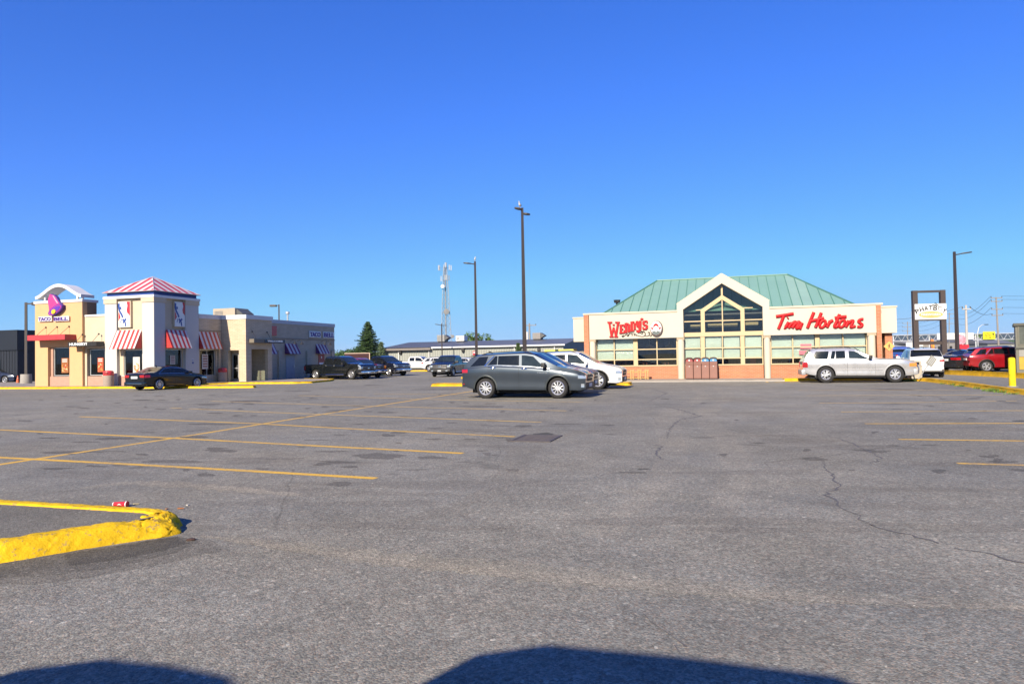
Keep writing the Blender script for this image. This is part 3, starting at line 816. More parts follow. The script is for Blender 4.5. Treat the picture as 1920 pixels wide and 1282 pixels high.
pa(b, 'pyramid_roof', [mat('roof_red', (.60,.05,.07), .45), mat('roof_white', (.72,.66,.64), .45)], recalc=False)
b = MB()
for i in range(4): b.tube([cs[i], ap+Vector((0,0,.01))], .022, 5)
for i in range(4): b.tube([cs[i], cs[(i+1) % 4]], .025, 5)
pa(b, 'roof_ridge', mat('roof_cap', (.66,.5,.5), .5))
# picture signs: red and white field with a few blue brush marks
def brand_panel(T):
    b = MB(T); b.box(-.52,.52,-.16,0,-.86,.86); bx = b.build('sign', M_STUC2, kr, bevel=.01)
    b = MB(T); b.box(-.47,.47,-.172,-.162,-.82,.82); f = b.build('sign_face', M_WSIGN, bx)
    b = MB(T)
    b.prism([(.20,.815),(.465,.815),(.465,-.12),(.36,.0),(.24,.10),(.20,.3),(.27,.55)], 'y', -.178, -.174)
    b.prism([(-.465,.15),(-.38,.05),(-.30,-.2),(-.40,-.32),(-.465,-.42)], 'y', -.178, -.174)
    b.build('red_field', M_SRED, bx)
    b = MB(T)
    for i, (pts, r_) in enumerate([([(-.42,.72),(-.43,.45),(-.36,.2),(-.2,-.02),(-.12,-.2)], .06), ([(-.12,-.32),(.02,-.42),(.16,-.3)], .06), ([(.04,-.42),(.1,-.62),(.12,-.78)], .045),
                      ([(-.02,-.42),(-.1,-.58)], .04), ([(-.22,-.3),(-.3,-.55)], .02), ([(-.3,.5),(-.26,.34)], .05)]):
        b.tube([(x, -.18-.001*i, z) for x, z in pts], r_*1.25, 6, flat=((0,1,0), .15))
    b.build('brush_marks', M_SBLU, bx)
    return bx
c0 = fx(237, 589.5, .22); brand_panel(Matrix.Translation((c0[0]+.0, .22, c0[1])))
c1 = sx_(334, 589.5, -.22); brand_panel(Matrix.Translation((-.22, c1[0], c1[1])) @ Matrix.Rotation(R(90), 4, 'Z'))
# awnings
def awning(T, x0, x1, zt, zb, p, cloth, side, name='awning'):
    b = MB(T)
    b.add([(x0,-.02,zt),(x1,-.02,zt),(x1,-p,zb),(x0,-p,zb)], [(0,1,2,3)])
    b.add([(x0,-.03,zt-.02),(x1,-.03,zt-.02),(x1,-p+.01,zb),(x0,-p+.01,zb)], [(3,2,1,0)])
    o = b.build(name, cloth, kr, recalc=False)
    b = MB(T)
    for x in (x0+.004, x1-.004): b.add([(x,-.02,zt-.01),(x,-p+.01,zb+.02),(x,-.02,zb+.02)], [(0,1,2)])
    b.add([(x0,-p,zb),(x1,-p,zb),(x1,-p-.004,zb-.07),(x0,-p-.004,zb-.07)], [(0,1,2,3)]) if False else None
    b.build('awning_end', side, o, recalc=False)
    b = MB(T)
    for x in (x0+.03, x1-.03): b.tube([(x,-.02,zb+.02),(x,-p+.03,zb+.02)], .015, 5)
    b.tube([(x0,-p+.02,zb+.01),(x1,-p+.02,zb+.01)], .015, 5)
    b.build('awning_frame', M_GREY, o)
    return o
TS = lambda x: Matrix.Translation((x, 0, 0)) @ Matrix.Rotation(R(90), 4, 'Z')     # wall facing +x at local x; its u = y
IDT = Matrix.Identity(4)
awning(IDT, -3.02, -.97, 3.72, 2.50, .60, ST_F, M_RED)
awning(TS(-.0), .95, 2.72, 3.72, 2.52, .55, ST_S, M_RED)
# ---- window with frame, pane and a bill stuck inside
def window(T, x0, x1, z0, z1, y, cols=1, fr=M_ALU, par=None, room=1.6, t=.05, rows=()):
    b = MB(T)
    b.box(x0, x0+t, y-.03, y+.05, z0, z1); b.box(x1-t, x1, y-.03, y+.05, z0, z1)
    b.box(x0+t, x1-t, y-.03, y+.05, z0, z0+t); b.box(x0+t, x1-t, y-.03, y+.05, z1-t, z1)
    for i in range(1, cols): 
        xc = x0+(x1-x0)*i/cols; b.box(xc-t*.4, xc+t*.4, y-.027, y+.04, z0+t, z1-t)
    for zr in rows: b.box(x0+t, x1-t, y-.026, y+.03, zr-t*.4, zr+t*.4)
    o = b.build('window', fr, par or kr)
    b = MB(T); b.box(x0+t*.5, x1-t*.5, y+.006, y+.014, z0+t*.5, z1-t*.5); b.build('pane', M_GLASS, o)
    if room:
        b = MB(T); e = .004
        b.add([(x0-.3,y+room,z0-.3),(x1+.3,y+room,z0-.3),(x1+.3,y+room,z1+.3),(x0-.3,y+room,z1+.3)], [(0,1,2,3)])
        b.add([(x0-.3,y+.2,z0-.3),(x1+.3,y+.2,z0-.3),(x1+.3,y+room,z0-.3),(x0-.3,y+room,z0-.3)], [(0,1,2,3)])
        b.m = 0
        b.add([(x0-.3,y+.2,z1+.3),(x1+.3,y+.2,z1+.3),(x1+.3,y+room,z1+.3),(x0-.3,y+room,z1+.3)], [(3,2,1,0)])
        b.add([(x0-.3,y+.2,z0-.3),(x0-.3,y+room,z0-.3),(x0-.3,y+room,z1+.3),(x0-.3,y+.2,z1+.3)], [(3,2,1,0)])
        b.add([(x1+.3,y+.2,z0-.3),(x1+.3,y+room,z0-.3),(x1+.3,y+room,z1+.3),(x1+.3,y+.2,z1+.3)], [(0,1,2,3)])
        b.build('interior', M_ROOM, o, recalc=False)
    return o
def poster(T, x, z, w, h, y, win, kind, seed=1):
    rr = random.Random(seed)
    base = {'burger': (.35,.12,.03), 'pizza': (.5,.09,.03), 'white': (.7,.68,.62), 'chicken': (.6,.6,.6)}[kind]
    b = MB(T); b.box(x-w/2, x+w/2, y-.012, y-.006, z-h/2, z+h/2); o = b.build('poster', mat('poster_'+kind, base, .6, var=.25, scale=14), win)
    b = MB(T)
    if kind in ('burger', 'pizza', 'chicken'):
        for i in range(26):
            b.m = rr.choice([0,0,1,2])
            cx, cz = x+rr.uniform(-.36,.36)*w, z-h*.12+rr.uniform(-.3,.22)*h; r_ = rr.uniform(.04,.1)*w
            yy = y-.014-.0006*i; vs = [(cx+r_*math.cos(k*1.047)*rr.uniform(.7,1.5), yy, cz+r_*math.sin(k*1.047)) for k in range(6)]
            b.add(vs, [(0,1,2,3,4,5)])
    b.m = 3
    for k in range(2 if kind != 'white' else 5):
        zz = z+h*(.40-.13*k) if kind != 'white' else z+h*(.36-.17*k)
        b.box(x-w*.36, x+w*.36, y-.034, y-.030, zz-h*.035, zz+h*.03)
    b.build('print', [mat('p_orange', (.75,.28,.04), .6), mat('p_red', (.5,.03,.02), .6), mat('p_cream', (.8,.6,.3), .6), mat('p_letter', (.75,.72,.68) if kind != 'white' else (.75,.72,.68), .6) if kind != 'white' else mat('p_dark', (.35,.08,.06), .6)], o, recalc=False)
w1 = window(IDT, -2.70, -1.0, .78, 2.45, .32, room=1.4)
poster(IDT, -1.72, 1.45, .56, 1.05, .30, w1, 'chicken', 3)
w2 = window(TS(0), 1.0, 2.66, .78, 2.45, .32, room=1.2)
poster(TS(0), 1.85, 1.75, .45, .6, .30, w2, 'white', 4)
b = MB(); b.box(-3.0, -.98, .10, .215, .12, .74); pa(b, 'sill_wall', M_BASE)
b = MB(); b.box(-2.72, -.98, .06, .22, .742, .78); pa(b, 'window_sill', M_TRIM)
# blue wheelchair plate on the tower's side
b = MB(TS(0)); b.box(3.28, 3.42, -.012, -.002, 1.62, 1.80); o = pa(b, 'parking_notice', M_WSIGN)
b = MB(TS(0)); b.box(3.285, 3.415, -.016, -.013, 1.47, 1.60); b.box(3.31,3.39,-.016,-.013,1.66,1.76); b.build('symbol', M_SBLU, o)

# ---- peach tower with the curved crest
LX0, LX1 = -10.1, -5.93
b = MB(); b.wall(LX0, LX1, .1, 5.72, 0, .35, [(-8.95, -7.05, .1, 2.75)])
b.box(LX0, LX0+.3, .35, 1.6, .1, 5.72); b.box(LX1-.3, LX1-.002, .35, 1.1, .1, 5.72)
pa(b, 'wall', M_STUC, bevel=0)
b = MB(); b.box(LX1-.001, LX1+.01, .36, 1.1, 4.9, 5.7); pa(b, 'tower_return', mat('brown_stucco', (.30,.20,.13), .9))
b = MB(); b.box(LX0-.06, LX1+.06, -.06, 1.2, 5.72, 5.90); pa(b, 'cornice', M_TRIM, bevel=.012)
# crest: a wave of white sheet, thick, standing on short posts
def crest_z(t):       # t 0..1 across
    return 6.02 + .78*(math.sin(math.pi*min(1, max(0, t)))**1.6) 
b = MB(); n = 30; T0, T1 = .13, .0
vs = []
for i in range(n+1):
    t = i/n; x = LX0+.12+t*(LX1-LX0-.15); z = crest_z(t)
    t2 = min(1, t+.01); t1 = max(0, t-.01)
    nrm = Vector((-(crest_z(t2)-crest_z(t1)), 0, (t2-t1)*(LX1-LX0))).normalized()
    for y in (-.08, .95):
        for s_ in (0, .2): vs.append((x+nrm.x*s_, y, z+nrm.z*s_))
fs = []
for i in range(n):
    a, c = i*4, (i+1)*4
    fs += [(a, c, c+1, a+1), (a+2, a+3, c+3, c+2), (a, a+2, c+2, c), (a+1, c+1, c+3, a+3)]
fs += [(0,1,3,2), (n*4, n*4+2, n*4+3, n*4+1)]
b.add(vs, fs); pa(b, 'crest', M_TRIM, smooth=40)
b = MB()
for x in (LX0+.75, LX1-.55, LX1-.12):
    b.box(x-.06, x+.06, .1, .2, 5.9, crest_z((x-LX0)/(LX1-LX0))+.05)
pa(b, 'crest_post', M_TRIM)
# bell
bc = fx(106, 569); T = Matrix.Translation((bc[0], 0, bc[1])) @ Matrix.Rotation(R(-24), 4, 'Y')
def ell(cx, cz, rx, rz, n=30, a0=0, a1=360): return [(cx+rx*math.cos(R(a0+(a1-a0)*i/n)), cz+rz*math.sin(R(a0+(a1-a0)*i/n))) for i in range(n if a1-a0 == 360 else n+1)]
prof = [(-.62,-.42),(-.50,-.30),(-.42,-.05),(-.36,.25),(-.24,.46),(-.09,.55),(-.05,.62),(.05,.62),(.09,.55),(.24,.46),(.36,.25),(.42,-.05),(.50,-.30),(.62,-.42)]
sc_ = 1.12
S_ = lambda P, k=sc_: [(x*k, z*k) for x, z in P]
b = MB(T); b.prism(S_(prof+[(.40,-.62),(.0,-.70),(-.40,-.62)]), 'y', -.22, -.02); bell = pa(b, 'bell_sign', M_PURP, bevel=.02)
b = MB(T); b.prism(S_([(x*.93-.02, z*.97) for x, z in prof[:-1]]+[(.50,-.36)], sc_), 'y', -.245, -.222); b.build('bell_body', M_PINK, bell, bevel=.006)
b = MB(T); b.prism(S_(ell(0,-.44,.60,.25)), 'y', -.27, -.246); b.build('bell_rim', M_PURP, bell)
b = MB(T); b.prism(S_(ell(0,-.44,.52,.19)), 'y', -.285, -.271); b.build('bell_lip', M_PINK, bell)
b = MB(T); b.prism(S_(ell(0,-.44,.47,.16)), 'y', -.296, -.286); b.build('bell_mouth', mat('violet', (.13,.04,.42), .4), bell)
b = MB(T); b.prism(S_(ell(-.12,-.50,.17,.13)), 'y', -.33, -.297); b.build('clapper', M_YEL, bell)
b = MB(T); b.prism(S_([(.14,.42),(.20,.44),(.30,.05),(.36,-.15),(.28,-.15),(.22,.05)]), 'y', -.252, -.2455); b.build('highlight', mat('pale_pink', (.85,.45,.6), .4), bell)
# name boards and letters
def wordsign(T, word, x0, x1, z0, z1, y, mt_, plate=M_WSIGN, fat=.03, dep=.03):
    e = (z1-z0)*.22
    b = MB(T); b.box(x0-e, x1+e, y-.10, y, z0-e, z1+e); o = pa(b, 'name_board', plate, bevel=.03)
    b = MB(T); b.text(word, x0, x1, z0, z1, y-.103, dep, fat=fat); b.build('letters', mt_, o)
    return o
a0 = fx(76, 602); a1 = fx(99, 595); wordsign(IDT, 'TACO', a0[0], a1[0], a0[1], a1[1]+.02, -.04, M_PURP)
a0 = fx(105, 601.5); a1 = fx(131, 594.5); wordsign(IDT, 'BELL', a0[0], a1[0], a0[1], a1[1]+.02, -.04, M_PURP)
# canopies held by rods
def canopy(T, x0, x1, z0, z1, p, mt_, rods, lift=.55, name='canopy'):
    b = MB(T); b.box(x0, x1, -p, -.005, z0, z1); o = pa(b, name, mt_, bevel=.012)
    b = MB(T)
    for x in rods:
        b.tube([(x, -p*.8, z1), (x, -.03, z1+lift)], .014, 5)
        b.cyl((x, -.045, z1+lift), (x, -.002, z1+lift), .06, n=8)
    b.build('hanger_rod', M_DARK, o)
    return o
zc0, zc1 = 3.22, 3.56
canopy(IDT, -9.72, -6.45, 3.20, 3.55, .85, M_CANOPY, (-9.1,-8.1,-7.05))
o = canopy(IDT, -6.45, -4.05, 2.72, 3.03, .62, mat('bronze', (.022,.02,.016), .5), (-5.9,-4.5), .5)
b = MB(); b.text('HUNGRY?', -6.3, -4.8, 2.79, 2.97, -.622, .02, fat=.05); b.build('letters', M_WSIGN, o)
w3 = window(IDT, -8.72, -7.1, .80, 2.72, .30, room=1.5); poster(IDT, -7.75, 1.5, .62, 1.0, .27, w3, 'burger', 7)
b = MB(); b.box(-8.93, -7.07, .12, .28, .1, .76); b.box(-8.93,-8.73,.2,.34,.76,2.74); pa(b, 'sill_wall', M_BASE)
# link between the towers
b = MB(); b.wall(LX1+.002, -TW-.002, .1, 4.72, .18, .4, [(-5.75, -4.1, .1, 2.6)]); pa(b, 'wall', M_STUC2)
b = MB(); b.box(LX1+.07, -TW-.09, .12, .44, 4.72, 4.84); pa(b, 'coping', M_TRIM)
w4 = window(IDT, -5.62, -4.06, .80, 2.55, .34, room=1.5); poster(IDT, -4.72, 1.5, .5, .95, .31, w4, 'pizza', 9)
b = MB(); b.box(-5.74, -4.1, .22, .33, .1, .76); pa(b, 'sill_wall', M_BASE)
b = MB(); b.box(-5.5,-5.0,.9,.95,2.0,2.35); b.box(-5.45,-5.05,.9,.95,.9,1.7); b.build('menu_light', M_ROOM2, w4)

# ---- long side: main wall, porch standing out to the right, rear wall
SW = Matrix.Translation((-.12, 0, 0)) @ Matrix.Rotation(R(90), 4, 'Z')      # main side wall, u = y
b = MB(SW); b.wall(TD, 21.6, .1, 4.62, 0, .3, [(4.15, 5.75, .62, 2.45)]); pa(b, 'wall', M_BRK)
b = MB(); b.box(-11.5,-.43,21.3,21.6,.1,4.62); b.box(-11.5,-11.2,1.2,21.3,.1,4.62); b.box(-11.2,-TW,1.25,1.4,.1,4.6); pa(b, 'wall', M_BRK)
b = MB(); b.box(-11.2,-.42,1.4,21.3,4.45,4.52); pa(b, 'flat_roof', M_ROOFG)
M_COPE = mat('grey_coping', (.62,.62,.64), .5)
b = MB(SW); b.box(TD+.1, 21.66, -.05, .34, 4.62, 4.93); pa(b, 'coping', M_COPE, bevel=.01)
b = MB(SW); b.box(9.5, 21.63, -.045, -.002, 3.36, 3.44); b.box(TD+.03, 6.28, -.045,-.002,3.74,3.81); pa(b, 'string_course', mat('tan_band', (.36,.28,.2), .8))
w5 = window(SW, 4.15, 5.75, .62, 2.45, .12, cols=2, room=1.5); poster(SW, 4.75, 1.6, .6, 1.05, .09, w5, 'white', 12)
awning(SW, 4.0, 5.9, 3.70, 2.48, .5, stripes('stripe_side2', (.75,.70,.68), (.62,.06,.03), .2, 1), M_RED)
b = MB(SW); b.box(5.9, 6.1, -.14, -.002, .1, 2.6); pa(b, 'pilaster', M_BRK)
# porch: x 0..2, y 6.35..9.35
b = MB()
b.wall(-.11, 1.98, .1, 4.62, 6.35, 6.63, [(.42, 1.38, .1, 2.38)])
b.T = TS(1.98); b.wall(6.63, 9.35, .1, 4.62, 0, .28, [(6.95, 8.85, .1, 2.45)]); b.T = None
b.box(-.11, 1.7, 9.1, 9.35, .1, 4.62)
pa(b, 'porch_wall', M_BRK)
b = MB(); b.box(-.115, 2.06, 6.29, 9.41, 4.62, 4.93); pa(b, 'coping', M_TRIM, bevel=.01)
b = MB(); b.box(-.1,1.69,6.64,9.09,2.62,2.68); pa(b, 'porch_ceiling', M_TRIM)
dT = Matrix.Translation((1.62, 6.95, 0))
for k, x0 in enumerate((-1.28, -.70)):
    b = MB(dT); x1 = x0+.56
    b.box(x0,x0+.06,-.03,.03,.13,2.15); b.box(x1-.06,x1,-.03,.03,.13,2.15); b.box(x0+.06,x1-.06,-.03,.03,.13,.3); b.box(x0+.06,x1-.06,-.03,.03,2.06,2.15); b.box(x0+.06,x1-.06,-.03,.03,1.05,1.12)
    d = pa(b, 'door', M_ALU); b = MB(dT); b.box(x0+.05,x1-.05,-.006,.006,.25,2.1); b.build('pane', M_GLASS, d)
    b = MB(dT); xx = x1-.1 if k == 0 else x0+.1; b.tube([(xx,-.04,.85),(xx,-.09,.9),(xx,-.09,1.25),(xx,-.04,1.3)], .014, 5); b.build('handle', M_ALU, d)
b = MB(dT); b.box(-1.70,-1.29,-.05,.05,.1,2.61); b.box(-.13,.06,-.05,.05,.1,2.61); b.box(-1.28,-.14,-.05,.05,2.17,2.61); pa(b, 'door_frame', M_BRK)
# sign beam over the porch side
PT = TS(2.02)
o = canopy(PT, 6.65, 10.3, 2.90, 3.18, .42, mat('bronze_grey', (.20,.17,.13), .6), (7.0, 8.7), .55)
b = MB(PT); b.box(7.85, 10.3, -.45, -.425, 2.92, 3.17); b.build('name_board', mat('navy', (.012,.025,.06), .4), o)
b = MB(PT); b.text('WELCOME', 8.15, 10.0, 2.97, 3.11, -.455, .02, fat=.05); b.build('letters', M_WSIGN, o)
# rear part of the side wall
yw = lambda px: KF.side(px, 690, -.12)[0]
for p0, p1 in ((534, 556), (592, 611)):
    awning(SW, yw(p0), yw(p1), 3.0, 2.12, .5, ST_P, mat('purple_cloth', (.12,.03,.16), .6))
awning(SW, 9.6, yw(512), 3.0, 2.12, .5, ST_P, M_RED)
b = MB(SW)
for px in (524, 577, 623): y = yw(px); b.box(y-.25, y+.25, -.14, -.002, .1, 2.42)
pa(b, 'pier', M_BRK, bevel=.01)
b = MB(SW); y = yw(544); b.box(y-.6, y+.6, -.04, -.005, .12, 2.05); d = pa(b, 'service_door', mat('grey_door', (.42,.42,.43), .5, dirt=(.3,.3,.3), var2=.4)); b = MB(SW); b.box(y+.42,y+.5,-.09,-.041,1.0,1.15); b.build('handle', M_ALU, d)
b = MB(SW); b.box(9.75, 10.75, -.04, -.005, .12, 2.1); d = pa(b, 'service_door', mat('pale_door', (.5,.5,.5), .5)); b = MB(SW); b.box(9.95,10.55,-.05,-.042,.5,1.95); b.build('pane', mat('dull_pane', (.03,.04,.06), .1), d)
for px in (545, 558, 602, 612):
    y = yw(px)
    b = MB(SW); b.tube([(y,0,3.22),(y,-.25,3.30),(y,-.42,3.24),(y,-.45,3.14)], .018, 5); o = pa(b, 'wall_lamp', M_DARK)
    b = MB(SW); b.cyl((y,-.45,2.94),(y,-.45,3.14),.17,.04,10); b.build('lamp_shade', M_DARK, o)
y0, y1 = yw(597), yw(608)
b = MB(SW); b.box(y0, y1, -.03, -.005, .9, 2.08); o = pa(b, 'poster', mat('wall_poster', (.45,.05,.04), .5, var=.2, scale=3)); b = MB(SW); b.box(y0+.1,y1-.1,-.034,-.031,.95,1.35); b.box(y0+.4,y1-.4,-.034,-.031,1.72,1.92); b.build('print', M_WSIGN, o)
b = MB(SW); b.box(9.45, yw(517), -.14, -.005, 3.62, 4.4); o = pa(b, 'sign', M_SRED); y = 10.0; b = MB(SW); b.tube([(y,-.15,4.05),(y+.15,-.15,4.12),(y+.3,-.15,4.0),(y+.45,-.15,4.1)], .06, 5); b.build('letters', M_WSIGN, o)
wordsign(SW, 'TACO', yw(580), yw(599), 3.66, 4.06, -.02, M_PURP); wordsign(SW, 'BELL', yw(606), yw(624.5), 3.66, 4.06, -.02, M_PURP)

# rooftop things
def rooftop_unit(loc, rz, L_, W_, H_, label, mt_=None, hood=True):
    mt_ = mt_ or M_GREY
    t = empty('rooftop_unit', loc, rz, label, 'air conditioner', 'air handling boxes on the flat and metal roofs')
    b = MB(); b.box(-L_/2,L_/2,-W_/2,W_/2,.12,H_); b.build('housing', mt_, t, bevel=.02)
    b = MB(); b.box(-L_/2+.1,L_/2-.1,-W_/2+.1,W_/2-.1,0,.12); b.build('curb', M_DARK, t)
    b = MB()
    for i in range(7): b.box(-L_*.42,-L_*.05,-W_/2-.02,-W_/2-.002,.25+i*(H_-.4)/7,.25+(i+.55)*(H_-.4)/7)
    b.build('louvre', M_GREY, t)
    if hood:
        b = MB(); b.prism([(-W_*.4,.3),(-W_*.4,H_*.85),(W_*.4,H_*.85),(W_*.4,.3)], 'x', L_/2+.002, L_/2+.05)
        b.add([(L_/2+.05,-W_*.42,H_*.95),(L_/2+.05,W_*.42,H_*.95),(L_/2+.6,W_*.42,H_*.6),(L_/2+.6,-W_*.42,H_*.6),(L_/2+.05,-W_*.42,H_*.3),(L_/2+.05,W_*.42,H_*.3)], [(0,1,2,3),(3,2,5,4),(0,3,4),(1,5,2)])
        b.build('intake_hood', mat('hood_dark', (.10,.10,.10), .5), t)
    return t
p = KF.w(-1.6, 9.2, 4.52)
rooftop_unit(p, -LOT, 2.0, 1.6, 1.12, 'tan air conditioning box on the flat roof above the restaurant porch', mat('tan_metal', (.50,.42,.32), .6))
p = KF.w(-1.0, 15.6, 4.52); t = empty('roof_vent', p, 0, 'thin roof vent pipe with a round cap near the rear of the cream brick restaurant', 'vent')
b = MB(); b.cyl((0,0,0),(0,0,1.05),.07,n=8); b.build('pipe', M_ALU, t); b = MB(); b.cyl((0,0,1.05),(0,0,1.25),.17,n=10); b.build('cap', M_ALU, t, bevel=.03)

# lamp posts ------------------------------------------------
M_POLE = mat('pole_brown', (.055,.042,.036), .5, var=.12, coat=.1)
def lamp_post(loc, h, r0, r1, heads, label, base=None, z0=0.0, group='parking lot lamp posts', lean=(0,0), sq=True, mt_=None):
    mt_ = mt_ or M_POLE
    t = empty('lamp_post', loc, 0, label, 'lamp post', group)
    b = MB(); n = 4 if sq else 10
    b.cyl((0,0,z0+(base or 0)),(lean[0],lean[1],h),r0,r1,n,ph=R(45)+LOT); b.build('pole', mt_, t)
    if base:
        b = MB(); b.cyl((0,0,0),(0,0,base),r0*3.2,r0*3.0,16); b.build('footing', M_CONC, t, smooth=40, bevel=.01)
    for (dx, dy, arm, kind) in heads:
        d = Vector((dx,dy,0)).normalized(); top = Vector((lean[0],lean[1],h))
        s_ = d.cross(Vector((0,0,1)))
        b = MB()
        if kind == 'box':
            Q = Matrix(((d.x,-s_.x,0,top.x),(d.y,-s_.y,0,top.y),(0,0,1,h),(0,0,0,1))); b.T = Q
            b.box(.0,arm,-.04,.04,-.16,-.06); hd = b.build('arm', mt_, t)
            b = MB(Q); b.box(arm*.55,arm+.55,-.24,.24,-.26,-.02); hh = b.build('lamp_head', mt_, t, bevel=.02)
            b = MB(Q); b.box(arm*.55+.06,arm+.49,-.19,.19,-.275,-.262); b.build('lens', mat('lamp_lens', (.5,.5,.48), .2), hh)
        else:
            Q = Matrix(((d.x,-s_.x,0,top.x),(d.y,-s_.y,0,top.y),(0,0,1,h),(0,0,0,1))) ; tilt = kind
            b.T = Q; b.tube([(0,0,-.22),(arm*.6,0,-.2+.5*tilt),(arm,0,-.16+tilt)], [.05,.04,.035], 6); b.build('arm', mt_, t)
            b = MB(Q @ Matrix.Translation((arm,0,-.16+tilt)) @ Matrix.Rotation(-R(20)*min(1,tilt*4+.25), 4, 'Y'))
            hl = min(1, .42+arm*.9); pl = [(-.05,-.06),(.1,-.15),(.35,-.19),(.62,-.14),(.8,-.03),(.8,.03),(.62,.14),(.35,.19),(.1,.15),(-.05,.06)]
            b.prism([(x*hl, y*max(.8, hl)) for x, y in pl], 'z', -.05, .03); hh = b.build('lamp_head', mt_, t, bevel=.02)
            b = MB(b.T if b.T else None); 
    return t
p = gnd(49, 719.5); p = far(49, 55.0)
lamp_post(p, zat(47,567,55), .13, .11, [(1,-.1,1.2,'box')], 'dark square lamp post on a round concrete footing, left of the arched peach tower', base=.85)
c = I1.w(5.1, .65)
lp = far(984, 36.6)
lamp_post(lp, zat(972,390,36.6), .14, .075, [(-1,-.35,.06,.08),(.95,.2,.06,-.14)], 'tallest lamp post, brown, with two paddle heads, rising behind the dark grey SUV', z0=.1, lean=(0,0))
lp = far(893.5, 52.5)
lamp_post(lp, zat(890,490,52.5), .14, .085, [(-1,-.1,.32,.0)], 'brown lamp post with one head pointing left, on the island left of the tallest one', z0=.1)
lp = far(829, 88.0)
lamp_post(lp, zat(826,607,88), .09, .07, [(-1,.0,.3,.05),(1,0,.2,-.05)], 'slim far lamp post with two small heads before the metal clad hall', z0=.0, sq=False)
lp = far(1795, 48.0)
lamp_post(lp, zat(1790,472,48), .15, .09, [(1,-.05,.5,.03)], 'tall brown lamp post with one head pointing right beside the pylon sign', z0=.1)
lp = far(524, 90.0)
lamp_post(lp, zat(523,571,90), .14, .11, [(-1,0,.6,'box')], 'lamp post whose box head shows above the cream brick restaurant roof')
# white gulls on the lamps
M_GULL = mat('gull_white', (.8,.8,.8), .8, var=.03)
M_GULLG = mat('gull_grey', (.3,.31,.33), .8)
def gull(loc, rz, label):
    t = empty('gull', loc, rz, label, 'bird', 'gulls sitting on the lamp posts')
    b = MB(); prof = [(-.24,.0,.012),(-.16,.02,.05),(-.05,.04,.082),(.06,.07,.085),(.13,.13,.055),(.16,.19,.042),(.19,.225,.045),(.225,.225,.03),(.245,.22,.01)]
    b.tube([(x,0,z+.12) for x,_,_ in prof for z in [dict((q[0],q[1]) for q in prof)[x]]], [q[2] for q in prof], 10); b.build('body', M_GULL, t, smooth=60)
    b = MB()
    for s_ in (-1,1): b.tube([(.05,s_*.06,.20),(-.1,s_*.075,.17),(-.27,s_*.03,.13)], [.02,.04,.01], 6, flat=((0,1,0),.4))
    b.build('wing', M_GULLG, t, smooth=60)
    b = MB(); b.cyl((.245,0,.335),(.30,0,.325),.012,.003,6); b.build('beak', M_YEL, t)
    b = MB()
    for s_ in (-1,1): b.cyl((0,s_*.03,.0),(0,s_*.03,.1),.006,n=5)
    b.build('leg', M_YEL, t)
    t.scale = (.72,.72,.9); return t
pp = far(984, 36.6); gull((pp.x-.12, pp.y, zat(972,390,36.6)+.0), R(250), 'white gull perched on top of the tallest lamp post')
pp = far(893.5, 52.5); gull((pp.x, pp.y, zat(890,490,52.5)+.005), R(285), 'white gull perched on the shorter brown lamp post left of the tallest')

# far-left shops ----------------------------------------------
M_SIDING = mat('dark_siding', (.008,.013,.025), .6, var=.1, scale=2)
FL = Frame(far(40,60).x, 60.0)
t = empty('dark_clad_shop', FL.o, -LOT, 'dark navy clad flat-roofed shop at the left edge of the photo', 'shop')
b = MB(); b.box(-30,-.5,0,12,0,2.9); b.build('wall', M_SIDING, t)
b = MB(); b.box(-30,-.35,-.12,12,2.9,zat(40,618,60)); b.build('fascia', mat('dark_fascia', (.007,.011,.02), .5), t, bevel=.02)
b = MB()
for i in range(90): b.box(-29.8+i*.33,-29.77+i*.33,-.03,-.002,.1,2.89)
b.build('siding_rib', M_SIDING, t)
b = MB(); b.box(-3.4,-2.4,-.05,-.004,.0,2.1); d = b.build('door', mat('shop_door', (.015,.02,.03), .3), t); b = MB(); b.box(-2.55,-2.5,-.1,-.05,.95,1.15); b.build('handle', M_ALU, d)
FS = Frame(far(34,74).x, 74.0)
t = empty('office_supply_shop', FS.o, -LOT, 'white-walled shop with a red sign band behind the dark navy shop', 'shop')
b = MB(); b.box(-3,14,.15,9,0,2.8); b.build('wall', mat('pale_wall', (.55,.53,.50), .8), t)
b = MB(); b.box(-3,14,0,8,2.8,zat(50,629,74)); o = b.build('sign_band', mat('band_red', (.33,.012,.02), .5), t)
b = MB(); 
u0 = FS.front(50, 650)[0]; u1 = u0+.62*4.1
b.text('STAPLES', u0, u0+6.2, zat(50,650,74), zat(50,635,74), -.004, .05, fat=.03); b.build('letters', M_WSIGN, o)
b = MB(); uu = FS.front(58,690)[0]; b.box(uu+.2,uu+1.6,.1,.14,.0,2.1); d = b.build('door', mat('shop_door', (.015,.02,.03), .3), t)
b = MB(); b.box(uu+.85,uu+.9,.04,.1,.9,1.2); b.build('handle', M_ALU, d)
# traffic cone
p = far(33.5, 62*.86+0); p = gnd(33.5, 720)
t = empty('traffic_cone', p, 0, 'orange traffic cone standing by the dark navy shop', 'traffic cone')
M_ORG = mat('cone_orange', (.75,.13,.03), .5)
b = MB(); b.cyl((0,0,.03),(0,0,.72),.15,.03,16); b.build('cone_body', M_ORG, t, smooth=40)
b = MB(); b.box(-.2,.2,-.2,.2,0,.03); b.build('base', M_ORG, t, bevel=.01)
b = MB(); b.cyl((0,0,.42),(0,0,.52),.081,.065,16,caps=False); b.build('white_band', M_WSIGN, t)

